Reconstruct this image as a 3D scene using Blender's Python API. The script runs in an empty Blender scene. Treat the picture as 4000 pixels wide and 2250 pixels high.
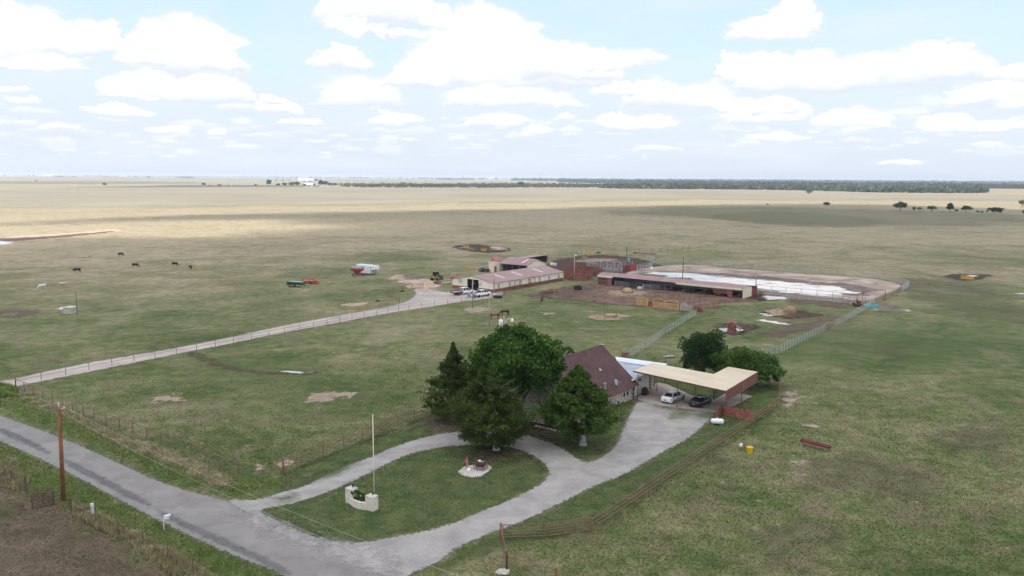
import bpy, bmesh, math, random
import numpy as np
from mathutils import Vector, Matrix
R=math.radians; pi=math.pi
random.seed(7); rng=np.random.default_rng(11)
sc=bpy.context.scene
col=sc.collection
# ------------------------------------------------------------ camera (drone at 32 m)
CH=32.; FP=3111.; PT=math.atan((1125-693)/FP); RL=0.0063
FW=np.array([0,math.cos(PT),-math.sin(PT)]); r0=np.array([1.,0,0]); u0=np.array([0,math.sin(PT),math.cos(PT)])
RT=math.cos(RL)*r0+math.sin(RL)*u0; UP=-math.sin(RL)*r0+math.cos(RL)*u0
CP=np.array([0,0,CH])
def at(x,y,z=0.):
    "survey point: photo pixel (4000x2250) -> point on the plane at height z"
    d=FW+RT*(x-2000)/FP+UP*(1125-y)/FP
    return Vector(CP+d*((z-CH)/d[2]))
def W(pts): return [(lambda a:(a[0],a[1]))(at(*p)) for p in pts]
cd=bpy.data.cameras.new('camera'); cam=bpy.data.objects.new('camera',cd); col.objects.link(cam)
cd.sensor_width=36; cd.lens=FP/4000*36; cd.clip_start=.5; cd.clip_end=120000
M=Matrix((tuple(RT)+(0,),tuple(UP)+(0,),tuple(-FW)+(0,),(0,0,0,1))).transposed()
M.translation=Vector(CP); cam.matrix_world=M
sc.camera=cam
sc.view_settings.view_transform='Standard'; sc.view_settings.look='None'; sc.view_settings.gamma=1; sc.view_settings.exposure=.17
try:
    sc.cycles.transparent_max_bounces=32; sc.cycles.max_bounces=5; sc.cycles.diffuse_bounces=3; sc.cycles.glossy_bounces=2; sc.cycles.volume_bounces=1
except Exception: pass
# ------------------------------------------------------------ node helpers
class NT:
    def __init__(s,nt): s.t=nt; nt.nodes.clear()
    def n(s,typ,**k):
        nd=s.t.nodes.new(typ)
        for a,b in k.items():
            if a.startswith('i_'):
                nd.inputs[a[2:].replace('_',' ')].default_value=b
            else: setattr(nd,a,b)
        return nd
    def l(s,a,b): s.t.links.new(a,b)
    def math(s,op,a,b=0.,c=None,clamp=False):
        nd=s.t.nodes.new('ShaderNodeMath'); nd.operation=op; nd.use_clamp=clamp
        for i,x in enumerate((a,b,c)):
            if x is None: continue
            if hasattr(x,'links'): s.l(x,nd.inputs[i])
            else: nd.inputs[i].default_value=x
        return nd.outputs[0]
    def mix(s,f,a,b,mode='MIX'):
        nd=s.t.nodes.new('ShaderNodeMix'); nd.data_type='RGBA'; nd.blend_type=mode
        for i,x in ((0,f),(6,a),(7,b)):
            if hasattr(x,'links'): s.l(x,nd.inputs[i])
            else: nd.inputs[i].default_value=x if i==0 else (x if len(x)==4 else (*x,1))
        return nd.outputs[2]
    def noise(s,vec,scale,detail=4,rough=.55,dist=0.):
        nd=s.t.nodes.new('ShaderNodeTexNoise'); nd.inputs['Scale'].default_value=scale; nd.inputs['Detail'].default_value=detail
        nd.inputs['Roughness'].default_value=rough; nd.inputs['Distortion'].default_value=dist
        if vec is not None: s.l(vec,nd.inputs['Vector'])
        return nd.outputs['Fac']
    def ramp(s,f,stops,interp='LINEAR'):
        nd=s.t.nodes.new('ShaderNodeValToRGB'); cr=nd.color_ramp; cr.interpolation=interp
        while len(cr.elements)<len(stops): cr.elements.new(.5)
        for e,(p,c) in zip(cr.elements,stops): e.position=p; e.color=(*c,1) if len(c)==3 else c
        s.l(f,nd.inputs[0]); return nd.outputs[0]
    def mr(s,v,a,b,c=0.,d=1.,smooth=True):
        nd=s.t.nodes.new('ShaderNodeMapRange'); nd.interpolation_type='SMOOTHSTEP' if smooth else 'LINEAR'; nd.clamp=True if not smooth else nd.clamp
        s.l(v,nd.inputs[0])
        for i,x in enumerate((a,b,c,d)): nd.inputs[i+1].default_value=x
        return nd.outputs[0]
def newmat(name):
    m=bpy.data.materials.new(name); m.use_nodes=True; return m,NT(m.node_tree)
def finish(N,colr,rough=.8,metal=0.,spec=.3,bump=None,bs=.3,bd=.02,alpha=None,coat=0.):
    p=N.n('ShaderNodeBsdfPrincipled')
    if hasattr(colr,'links'): N.l(colr,p.inputs['Base Color'])
    else: p.inputs['Base Color'].default_value=(*colr,1)
    if hasattr(rough,'links'): N.l(rough,p.inputs['Roughness'])
    else: p.inputs['Roughness'].default_value=rough
    p.inputs['Metallic'].default_value=metal; p.inputs['Specular IOR Level'].default_value=spec; p.inputs['Coat Weight'].default_value=coat
    if bump is not None:
        b=N.n('ShaderNodeBump'); b.inputs['Strength'].default_value=bs; b.inputs['Distance'].default_value=bd
        N.l(bump,b.inputs['Height']); N.l(b.outputs[0],p.inputs['Normal'])
    o=N.n('ShaderNodeOutputMaterial'); sh=p.outputs[0]
    if alpha is not None:
        t=N.n('ShaderNodeBsdfTransparent'); ms=N.n('ShaderNodeMixShader')
        N.l(alpha,ms.inputs[0]); N.l(t.outputs[0],ms.inputs[1]); N.l(sh,ms.inputs[2]); sh=ms.outputs[0]
    N.l(sh,o.inputs[0]); return p
def simple(name,c,rough=.6,metal=0.,var=.12,scale=2.,bs=.0,spec=.4,coat=0.,dirt=None,da=.5):
    m,N=newmat(name); tc=N.n('ShaderNodeTexCoord').outputs['Object']
    n=N.noise(tc,scale,5,.6)
    c1=tuple(max(0,x*(1-var)) for x in c); c2=tuple(min(1,x*(1+var)) for x in c)
    cc=N.ramp(n,[(.35,c1),(.65,c2)])
    if dirt:
        d=N.mr(N.noise(tc,scale*.4,6,.65),.5,.68,0,da); cc=N.mix(d,cc,dirt)
    finish(N,cc,rough,metal,spec,bump=N.noise(tc,scale*8,3) if bs else None,bs=bs,coat=coat)
    return m
def ribbed(name,c,axis=0,pitch=.3,rough=.45,metal=0.,var=.07,depth=.03,dirt=None,da=.3,line=.82,spec=.4):
    "ribbed sheet metal: ribs run across the given local axis"
    m,N=newmat(name); tc=N.n('ShaderNodeTexCoord').outputs['Object']
    sp=N.n('ShaderNodeSeparateXYZ'); N.l(tc,sp.inputs[0]); x=sp.outputs[axis]
    fr=N.math('FRACT',N.math('DIVIDE',x,pitch)); tri=N.math('ABSOLUTE',N.math('SUBTRACT',fr,.5))
    rib=N.mr(tri,.36,.47)
    n=N.noise(tc,.7,5,.6)
    cc=N.ramp(n,[(.3,tuple(v*(1-var) for v in c)),(.7,tuple(min(1,v*(1+var)) for v in c))])
    cc=N.mix(N.math('MULTIPLY',rib,1-line),cc,(0,0,0))
    sheet=N.n('ShaderNodeTexWhiteNoise'); sheet.noise_dimensions='1D'; N.l(N.math('FLOOR',N.math('DIVIDE',x,.92)),sheet.inputs['W'])
    cc=N.mix(1.,cc,N.ramp(sheet.outputs[0],[(0,(.93,.93,.93)),(1,(1,1,1))]),'MULTIPLY')
    if dirt: cc=N.mix(N.mr(N.noise(tc,.35,6,.7),.48,.7,0,da),cc,dirt)
    finish(N,cc,rough,metal,spec,bump=rib,bs=.6,bd=depth); return m
# ------------------------------------------------------------ mesh builder
class MB:
    def __init__(s): s.v=[]; s.f=[]
    def add(s,vs,fs):
        o=len(s.v); s.v+= [tuple(v) for v in vs]; s.f+= [tuple(i+o for i in f) for f in fs]; return s
    def box(s,c,d,rz=0.,ry=0.,rx=0.,taper=1.):
        m=Matrix.Translation(c)@Matrix.Rotation(rz,4,'Z')@Matrix.Rotation(ry,4,'Y')@Matrix.Rotation(rx,4,'X')
        vs=[]
        for z in(-1,1):
            k=taper if z>0 else 1
            for x,y in((-1,-1),(1,-1),(1,1),(-1,1)): vs.append(m@Vector((x*d[0]/2*k,y*d[1]/2*k,z*d[2]/2)))
        return s.add(vs,[(3,2,1,0),(4,5,6,7),(0,1,5,4),(1,2,6,5),(2,3,7,6),(3,0,4,7)])
    def tube(s,p0,p1,r0,r1=None,n=6,cap=True):
        r1=r0 if r1 is None else r1; p0=Vector(p0);p1=Vector(p1); d=(p1-p0)
        if d.length<1e-6: return s
        d.normalize(); a=d.orthogonal().normalized(); b=d.cross(a)
        vs=[p0+(a*math.cos(2*pi*i/n)+b*math.sin(2*pi*i/n))*r0 for i in range(n)]+[p1+(a*math.cos(2*pi*i/n)+b*math.sin(2*pi*i/n))*r1 for i in range(n)]
        fs=[(i,(i+1)%n,n+(i+1)%n,n+i) for i in range(n)]
        if cap: fs+=[tuple(range(n))[::-1],tuple(range(n,2*n))]
        return s.add(vs,fs)
    def path(s,pts,r,n=6):
        for a,b in zip(pts,pts[1:]): s.tube(a,b,r if not isinstance(r,list) else r[0],None,n)
        return s
    def lathe(s,c,prof,n=16,axis='Z'):
        vs=[];fs=[];c=Vector(c)
        for r,z in prof:
            for i in range(n):
                a=2*pi*i/n
                if axis=='Z': p=(r*math.cos(a),r*math.sin(a),z)
                elif axis=='Y': p=(r*math.cos(a),z,r*math.sin(a))
                else: p=(z,r*math.cos(a),r*math.sin(a))
                vs.append(c+Vector(p))
        for j in range(len(prof)-1):
            for i in range(n): fs.append((j*n+i,j*n+(i+1)%n,(j+1)*n+(i+1)%n,(j+1)*n+i))
        fs.append(tuple(range(n))[::-1]); fs.append(tuple(range((len(prof)-1)*n,len(prof)*n)))
        return s.add(vs,fs)
    def prism(s,poly,z0,z1):
        n=len(poly); vs=[(x,y,z0) for x,y in poly]+[(x,y,z1) for x,y in poly]
        return s.add(vs,[tuple(range(n))[::-1],tuple(range(n,2*n))]+[(i,(i+1)%n,n+(i+1)%n,n+i) for i in range(n)])
    def slab(s,quad,t):
        "plate of thickness t below the given 3d polygon"
        n=len(quad); q=[Vector(p) for p in quad]; nrm=(q[1]-q[0]).cross(q[2]-q[1]).normalized()
        if nrm.z<0: nrm=-nrm
        vs=q+[p-nrm*t for p in q]
        return s.add(vs,[tuple(range(n)),tuple(range(n,2*n))[::-1]]+[(i,(i+1)%n,n+(i+1)%n,n+i) for i in range(n)])
    def sidex(s,prof,y0,y1):
        "profile in xz extruded along y"
        n=len(prof); vs=[(x,y0,z) for x,z in prof]+[(x,y1,z) for x,z in prof]
        return s.add(vs,[tuple(range(n)),tuple(range(n,2*n))[::-1]]+[(i,(i+1)%n,n+(i+1)%n,n+i) for i in range(n)])
    def sidey(s,prof,x0,x1):
        n=len(prof); vs=[(x0,y,z) for y,z in prof]+[(x1,y,z) for y,z in prof]
        return s.add(vs,[tuple(range(n)),tuple(range(n,2*n))[::-1]]+[(i,(i+1)%n,n+(i+1)%n,n+i) for i in range(n)])
    def loft(s,rings,cap=True):
        n=len(rings[0]); vs=[p for r_ in rings for p in r_]; fs=[]
        for j in range(len(rings)-1):
            for i in range(n): fs.append((j*n+i,j*n+(i+1)%n,(j+1)*n+(i+1)%n,(j+1)*n+i))
        if cap: fs+=[tuple(range(n))[::-1],tuple(range((len(rings)-1)*n,len(rings)*n))]
        return s.add(vs,fs)
    def blob(s,c,rad,n=8,m=5,jit=.15):
        vs=[];fs=[]
        for j in range(1,m):
            t=pi*j/m
            for i in range(n):
                a=2*pi*i/n; k=1+random.uniform(-jit,jit)
                vs.append((c[0]+rad[0]*math.sin(t)*math.cos(a)*k,c[1]+rad[1]*math.sin(t)*math.sin(a)*k,c[2]+rad[2]*math.cos(t)*k))
        vs+=[(c[0],c[1],c[2]+rad[2]),(c[0],c[1],c[2]-rad[2])]; T=len(vs)-2
        for j in range(m-2):
            for i in range(n): fs.append((j*n+i,(j+1)*n+i,(j+1)*n+(i+1)%n,j*n+(i+1)%n))
        for i in range(n): fs.append((T,i,(i+1)%n)); fs.append((T+1,(m-2)*n+(i+1)%n,(m-2)*n+i))
        return s.add(vs,fs)
    def build(s,name,mat,parent=None,smooth=False,bevel=0.,fix=True):
        me=bpy.data.meshes.new(name); me.from_pydata(s.v,[],s.f)
        if fix:
            b=bmesh.new(); b.from_mesh(me); bmesh.ops.recalc_face_normals(b,faces=b.faces); b.to_mesh(me); b.free()
        if smooth: me.polygons.foreach_set('use_smooth',[True]*len(me.polygons))
        me.materials.append(mat); o=bpy.data.objects.new(name,me); col.objects.link(o)
        if parent: o.parent=parent
        if bevel:
            md=o.modifiers.new('bevel','BEVEL'); md.width=bevel; md.segments=2; md.limit_method='ANGLE'
        return o
def tag(o,label=None,cat=None,group=None,kind=None):
    if label: o['label']=label
    if cat: o['category']=cat
    if group: o['group']=group
    if kind: o['kind']=kind
    return o
def thing(name,label,cat,loc=(0,0,0),rz=0.,group=None):
    o=bpy.data.objects.new(name,None); col.objects.link(o); o.location=(loc[0],loc[1],loc[2] if len(loc)>2 else 0); o.rotation_euler=(0,0,rz); o.empty_display_size=.3
    return tag(o,label,cat,group)
KIDS={}
def kids(o): return [c for c in bpy.data.objects if c.parent==o]
def copy_tree(o,loc=None,rz=None,label=None,group=None,parent=None,scale=None):
    c=o.copy(); col.objects.link(c)
    if parent: c.parent=parent
    if loc is not None: c.location=(loc[0],loc[1],loc[2] if len(loc)>2 else 0)
    if rz is not None: c.rotation_euler=(0,0,rz)
    if scale: c.scale=(scale,)*3
    if label: c['label']=label
    if group: c['group']=group
    for k in kids(o): copy_tree(k,parent=c)
    return c
def ang(p,q): return math.atan2(q[1]-p[1],q[0]-p[0])
# ------------------------------------------------------------ signed distance sheets
def chaikin(P,k=2,closed=True):
    P=[tuple(p) for p in P]
    for _ in range(k):
        Q=[]; n=len(P)
        for i in range(n if closed else n-1):
            a=P[i]; b=P[(i+1)%n]
            Q+= [(a[0]*.75+b[0]*.25,a[1]*.75+b[1]*.25),(a[0]*.25+b[0]*.75,a[1]*.25+b[1]*.75)]
        P=Q if closed else [P[0]]+Q+[P[-1]]
    return P
def sdist(X,Y,P):
    P=np.array(P); A=P; B=np.roll(P,-1,0); d=np.full(X.shape,1e18); ins=np.zeros(X.shape,bool)
    for (ax,ay),(bx,by) in zip(A,B):
        ex,ey=bx-ax,by-ay; L=ex*ex+ey*ey+1e-12
        t=np.clip(((X-ax)*ex+(Y-ay)*ey)/L,0,1); d=np.minimum(d,(X-ax-t*ex)**2+(Y-ay-t*ey)**2)
        if abs(by-ay)>1e-12:
            c=((ay>Y)!=(by>Y))&(X<(bx-ax)*(Y-ay)/(by-ay)+ax); ins^=c
    d=np.sqrt(d); return np.where(ins,d,-d)
def sheet(name,P,mat,z,cell,margin,holes=(),kind='structure'):
    P=np.array(P); x0,y0=P.min(0)-margin; x1,y1=P.max(0)+margin
    nx=int((x1-x0)/cell)+2; ny=int((y1-y0)/cell)+2
    X,Y=np.meshgrid(x0+np.arange(nx)*cell,y0+np.arange(ny)*cell); sd=sdist(X,Y,P)
    for h in holes: sd=np.minimum(sd,-sdist(X,Y,h))
    k=sd>-margin; kc=k[:-1,:-1]|k[1:,:-1]|k[:-1,1:]|k[1:,1:]
    idx=np.arange(nx*ny).reshape(ny,nx)
    q=np.stack([idx[:-1,:-1],idx[:-1,1:],idx[1:,1:],idx[1:,:-1]],-1)[kc]
    used,inv=np.unique(q,return_inverse=True); q=inv.reshape(-1,4)
    V=np.stack([X.ravel()[used],Y.ravel()[used],np.full(len(used),z)],-1)
    me=bpy.data.meshes.new(name); me.from_pydata(V.tolist(),[],q.tolist())
    a=me.attributes.new('sd','FLOAT','POINT'); a.data.foreach_set('value',sd.ravel()[used].astype(np.float32))
    me.materials.append(mat); o=bpy.data.objects.new(name,me); col.objects.link(o); tag(o,kind=kind); return o
def sheetmat(name,build,soft=.5,wob=.6,wscale=1.2,amax=1.,spec=.25,rough=.9,bs=.4,bd=.03,speck=0.,sscale=3.):
    "material fading out at the sheet's ragged edge; build(N,pos)->(colour, bump)"
    m,N=newmat(name); pos=N.n('ShaderNodeNewGeometry').outputs['Position']
    a=N.n('ShaderNodeAttribute',attribute_name='sd').outputs['Fac']
    w=N.math('MULTIPLY',N.math('SUBTRACT',N.noise(pos,wscale,6,.65),.5),wob*2.4)
    al=N.mr(N.math('ADD',a,w),-soft/2,soft/2,0,amax)
    if speck: al=N.math('MULTIPLY',al,N.mr(N.noise(pos,sscale,5,.7),.5-.12-speck*.2,.5+.12-speck*.2,1-speck*1.0 if speck<=1 else 0,1))
    c,b=build(N,pos); finish(N,c,rough,0,spec,bump=b,bs=bs,bd=bd,alpha=al); return m
# ------------------------------------------------------------ ground colours
def grass_colour(N,pos,dry=0.,dark=1.,far=True,sat=0.):
    A=N.noise(pos,.011,6,.6,.4); B=N.noise(pos,.06,6,.62,.6); C=N.noise(pos,.45,5,.6); D=N.noise(pos,3.2,4,.65)
    f=N.math('ADD',N.math('ADD',N.math('MULTIPLY',A,.28),N.math('MULTIPLY',B,.32)),N.math('ADD',N.math('MULTIPLY',C,.24),N.math('MULTIPLY',D,.22)))
    f=N.math('ADD',f,dry-.05)
    if far:
        sp=N.n('ShaderNodeSeparateXYZ'); N.l(pos,sp.inputs[0])
        d=N.math('ADD',sp.outputs[1],N.math('MULTIPLY',sp.outputs[0],.15))
        d2=N.math('SUBTRACT',sp.outputs[1],N.math('MULTIPLY',sp.outputs[0],.55)); f=N.math('ADD',f,N.math('MAXIMUM',N.mr(d,130,600,0,.145),N.mr(d2,160,560,0,.165)))  # paler with distance; sunlit band at far left also put into the colour
    c=N.ramp(f,[(.39,(.042*dark,.075*dark,.02*dark)),(.45,(.092*dark,.113*dark,.042*dark)),(.505,(.16*dark,.163*dark,.08*dark)),(.56,(.24*dark,.205*dark,.13*dark)),(.64,(.34*dark,.285*dark,.195*dark))])
    c=N.mix(N.mr(N.noise(pos,.17,7,.75),.50,.62,0,.62),c,(.17*dark,.125*dark,.09*dark))
    c=N.mix(N.mr(N.noise(pos,.28,6,.72),.54,.64,0,.5),c,(.065*dark,.12*dark,.022*dark))
    g=N.ramp(N.noise(pos,5.,4,.8),[(.32,(.55,.55,.52)),(.68,(1.42,1.42,1.42))])
    c=N.mix(1.,c,g,'MULTIPLY')
    sp_=N.mr(N.noise(pos,.9,3,.5),.70,.735,0,.65)
    c=N.mix(sp_,c,(.36*dark,.31*dark,.24*dark))
    return c,N.noise(pos,4.,5,.75)
gm,N=newmat('pasture'); pos=N.n('ShaderNodeNewGeometry').outputs['Position']
c,b=grass_colour(N,pos); finish(N,c,.95,0,.1,bump=b,bs=.5,bd=.12)
me=bpy.data.meshes.new('ground'); G=45000
me.from_pydata([(-G,-G,0),(G,-G,0),(G,G,0),(-G,G,0)],[],[(0,1,2,3)]); me.materials.append(gm)
g_=bpy.data.objects.new('ground',me); col.objects.link(g_); tag(g_,kind='structure')
Z=[.006]
FZ=[.03]
def zz(step=.001):
    if step>=.04: FZ[0]+=.05; return FZ[0]
    Z[0]+=.001; return Z[0]+(.03 if step>.01 else 0)
def green(c1,c2,s=.25):
    def f(N,pos):
        a=N.noise(pos,s,6,.65); b=N.noise(pos,5.,4,.7)
        c=N.ramp(a,[(.38,c1),(.62,c2)]); c=N.mix(1.,c,N.ramp(b,[(.3,(.7,.7,.7)),(.7,(1.28,1.28,1.28))]),'MULTIPLY'); return c,b
    return f
def gravel(c1,c2,s=.3,grain=.12):
    def f(N,pos):
        a=N.noise(pos,s,6,.6,.5); b=N.noise(pos,9.,5,.75)
        c=N.ramp(a,[(.35,c1),(.65,c2)]); c=N.mix(1.,c,N.ramp(b,[(.3,(1-grain,)*3),(.7,(1+grain,)*3)]),'MULTIPLY'); return c,b
    return f
m_lawn=sheetmat('lawn',green((.04,.075,.02),(.11,.13,.045),.5),soft=2.5,wob=2.2,wscale=.35,amax=.85,speck=.3)
m_lush=sheetmat('lush_grass',green((.06,.11,.02),(.12,.17,.04),.3),soft=3.,wob=4.,wscale=.35,amax=.6,speck=.35)
m_lushL=sheetmat('lush_pasture',green((.075,.13,.03),(.13,.18,.055),.1),soft=18,wob=34,wscale=.05,amax=.3,speck=.7,sscale=.4)
m_brownL=sheetmat('worn_pasture',green((.105,.083,.058),(.17,.135,.095),.12),soft=6,wob=16,wscale=.09,amax=.3,speck=.95,sscale=.5)
m_dkbrown=sheetmat('dark_brown_ground',green((.07,.055,.03),(.11,.09,.045),.4),soft=2.,wob=2.,wscale=.5,amax=.8)  # dark brown ground colour, fading at the sheet edge
m_drygrass=sheetmat('dry_weeds',green((.2,.17,.1),(.3,.25,.16),.5),soft=1.2,wob=1.2,wscale=.8,amax=.8,speck=.7)
m_brown=sheetmat('bare_brown',green((.1,.066,.05),(.17,.12,.09),.3),soft=4,wob=8,wscale=.15,amax=.7,speck=.8,sscale=.4)
m_asph=sheetmat('worn_asphalt',gravel((.175,.163,.158),(.25,.235,.228),.35,.2),soft=.35,wob=.55,wscale=2.4)
m_tar=sheetmat('dark_tar',gravel((.12,.115,.118),(.17,.162,.162),.5),soft=.7,wob=.5,wscale=1.,amax=.75,speck=.5)
m_grav=sheetmat('pale_gravel',gravel((.235,.222,.215),(.345,.325,.31),.35,.24),soft=.35,wob=.6,wscale=2.2)
m_lane=sheetmat('lane_gravel',gravel((.31,.265,.245),(.43,.375,.345),.12,.14),soft=.8,wob=.8,wscale=.8)
m_sand=sheetmat('sandy_dirt',gravel((.38,.27,.2),(.52,.4,.31),.2,.12),soft=4.,wob=9.,wscale=.14,amax=.9)
m_pale=sheetmat('pale_scrape',gravel((.36,.27,.21),(.5,.4,.33),.5,.15),soft=1.,wob=4.,wscale=.5,amax=.6,speck=.95,sscale=1.6)
m_arena=sheetmat('arena_dirt',gravel((.2,.145,.12),(.46,.37,.31),.12,.2),soft=1.5,wob=1.,wscale=.5)
m_spill=sheetmat('gravel_spill',gravel((.26,.245,.24),(.38,.36,.345),.3,.2),soft=2.5,wob=2.5,wscale=1.,amax=.9,speck=.7,sscale=2.)
m_wet=sheetmat('wet_dirt',gravel((.13,.095,.075),(.22,.17,.14),.15,.2),soft=3.,wob=9.,wscale=.12,amax=.8,rough=.75,spec=.2)
m_mud=sheetmat('mud',gravel((.03,.018,.013),(.1,.062,.045),.5,.35),soft=1.8,wob=5.,wscale=.25,amax=.93,rough=.85,spec=.12)
m_pen=sheetmat('trampled_pen',gravel((.085,.048,.036),(.22,.14,.1),.3,.25),soft=3,wob=9.,wscale=.12,amax=.9)
m_hay=sheetmat('hay_litter',gravel((.24,.17,.11),(.42,.33,.22),.7,.2),soft=1.2,wob=5.,wscale=.4,amax=.8,speck=.5,sscale=1.)
m_conc=sheetmat('slab_concrete',gravel((.3,.25,.22),(.42,.36,.32),.4,.06),soft=.12,wob=.05,wscale=1.)
m_conc2=sheetmat('old_concrete',gravel((.2,.18,.18),(.3,.27,.27),.5,.1),soft=.2,wob=.1,wscale=1.)
m_cloudshade=sheetmat('cloud_shadow_field',gravel((.1,.11,.08),(.15,.15,.11),.004,.1),soft=60,wob=60,wscale=.004,amax=.85)  # distant cloud shadow put into the sheet colour
m_tanfield=sheetmat('hay_field',gravel((.31,.275,.205),(.4,.36,.275),.004,.08),soft=160,wob=200,wscale=.006,amax=.6)
m_greenfield=sheetmat('green_field',gravel((.16,.17,.09),(.23,.225,.13),.01,.15),soft=60,wob=110,wscale=.012,amax=.4)
def watermat(name,wob=2.6,ws=.8,speck=.3):
    m,N=newmat(name); pos=N.n('ShaderNodeNewGeometry').outputs['Position']
    a=N.n('ShaderNodeAttribute',attribute_name='sd').outputs['Fac']
    mp=N.n('ShaderNodeMapping'); N.l(pos,mp.inputs[0]); mp.inputs['Scale'].default_value=(.45,1.1,1)
    w=N.math('MULTIPLY',N.math('SUBTRACT',N.noise(mp.outputs[0],ws,6,.7),.5),wob*2.4)
    al=N.mr(N.math('ADD',a,w),-.05,.5)
    if speck>.5: al=N.math('MULTIPLY',al,N.mr(N.noise(mp.outputs[0],.3,7,.7),.36,.46,0,1))
    finish(N,(.5,.47,.46),.03,0,.6,bump=N.noise(pos,2.,3),bs=.02,bd=.01,alpha=al); return m  # pale base of muddy water, also painting in the bright sky reflection
m_water=watermat('puddle_water'); m_bigwater=watermat('arena_water',10.,.12,.6)
def px(*a): return W([(a[i],a[i+1]) for i in range(0,len(a),2)])
def P_(*a): return W([(a[i]*1.5528,a[i+1]*1.5528) for i in range(0,len(a),2)])
# ------------------------------------------------------------ ground sheets
road_n=px(-900,1380,-400,1497,0,1623,233,1707,455,1805,621,1883,776,1930,900,1958,1001,1997,1107,2049,1236,2106,1330,2121,1480,2200,1650,2310,1900,2480)
road_s=px(1600,2560,1340,2380,1107,2245,932,2178,776,2111,637,2043,518,1981,362,1898,233,1831,103,1769,0,1726,-400,1590,-900,1460)
road_poly=road_n+road_s
island=px(1001,1997,1107,2049,1236,2106,1330,2124,1418,2121,1521,2103,1728,2064,1900,1991,1990,1957,2066,1919,2121,1888,2148,1853,2138,1822,2107,1795,2052,1764,1993,1748,1890,1738,1766,1742,1683,1755,1600,1773,1495,1821,1366,1888,1236,1940,1133,1971,1055,1984)
grav_poly=px(870,1950,1004,1957,1081,1930,1185,1904,1262,1862,1340,1826,1443,1790,1521,1754,1625,1717,1728,1694,1806,1687,1930,1685,2030,1693,2097,1713,2180,1742,2221,1771,2262,1796,2286,1807,2333,1800,2390,1759,2416,1728,2436,1676,2462,1619,2478,1585,2492,1566,2600,1585,2800,1610,2778,1635,2752,1655,2726,1681,2685,1718,2592,1764,2514,1811,2436,1857,2307,1904,2210,1957,2141,1991,2072,2023,1986,2060,1900,2090,1780,2142,1728,2188,1650,2225,1600,2245,1560,2300,1500,2260,1400,2160,1200,2110,1050,2040,960,2000)
lane_poly=px(-700,1560,0,1494,155,1457,388,1410,621,1373,854,1328,1087,1276,1320,1234,1522,1199,1595,1176,1629,1150,1612,1128,1655,1122,1700,1136,1755,1144,1830,1140,1960,1135,1970,1152,1928,1165,1790,1180,1707,1196,1553,1217,1320,1262,1087,1303,870,1350,730,1375,466,1430,233,1477,62,1510,0,1526,-700,1640)
def S(name,P,mat,cell,margin,holes=(),smooth=2,st=.004): return sheet(name,chaikin(P,smooth) if smooth else P,mat,zz(st),cell,margin,holes)
# far fields
S('field',P_(300,470,480,464,900,467,950,469,600,471,100,472),m_cloudshade,40,60,st=.05)  # dark band of cloud shadow painted on the far plain
S('field',P_(0,437+6,300,444,600,447,1000,450,1250,452,900,455,300,452,0,450),m_tanfield,120,160,st=.05)
S('field',P_(-100,455,400,456,600,461,300,463,-100,463),m_greenfield,60,80,st=.05)
S('field',P_(860,452,1500,458,1520,463,900,460),m_tanfield,80,80,st=.05)
S('field',P_(700,472,1500,474,2300,488,2700,492,2700,508,2200,500,1500,505,1000,515,500,520,-300,525,-300,480),m_tanfield,40,90,st=.05)
S('field',P_(2600,540,2200,528,1800,520,1650,521,1500,536,1900,560,2300,572,2600,575),m_greenfield,14,25,st=.04)
# creek and pond at left
S('creek_bank',P_(-60,600,0,597,60,590,160,588,240,578,300,575,320,577,280,584,180,590,100,600,30,610,-60,617),m_sand,1.2,4)
S('creek_bank',P_(-60,602,0,600,100,596,200,588,300,580,230,590,120,600,30,608,-60,612),m_brown,1.2,5)
S('pond',P_(-60,601,0,606,34,609,25,613,0,616,-60,619),m_water,.8,1.2)
S('puddle',P_(8,791,30,788,52,787,45,792,20,794),m_water,.5,1)
S('puddle',P_(146,773,160,772,176,772,180,779,160,781,150,777),m_water,.4,1)
S('wet_ground',P_(-10,783,20,780,90,778,110,786,60,795,-10,797),m_brown,1,4)
# broad bare and lush areas
for q in ((2250,700,2400,690,2576,760,2650,820,2450,800,2300,760),(1560,1200,1700,1130,1800,1150,1780,1210,1640,1260,1560,1280),(2080,1170,2200,1150,2330,1180,2340,1240,2220,1260,2100,1230),(1880,1350,2000,1330,2080,1370,2000,1420,1880,1400),(2130,860,2230,850,2300,870,2280,890,2180,890),(2360,1090,2480,1070,2560,1100,2500,1140,2400,1130),(640,1350,900,1330),):
    if len(q)>4: S('bare_ground',P_(*q),m_brownL,2. if q[1]<900 else 1.,14)
for q in ((880,640,1020,632,1130,640,1060,660,900,664),(740,690,860,668,930,676,900,700,780,712),(1750,540,2000,530,2300,560,2100,575,1850,560),(1930,900,2100,820,2350,800,2576,840,2576,900,2300,900,2100,930),(1290,770,1420,760,1560,790,1500,830,1340,820),(500,930,800,900,1000,960,950,1040,700,1120,560,1080),(2250,740,2576,720,2650,790,2400,800)):
    S('lush_grass',P_(*q),m_lushL,2.,14)
S('bare_ground',P_(-60,1210,60,1225,150,1265,260,1330,420,1430,520,1530,540,1600,-60,1600),m_brown,.6,6)
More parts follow.
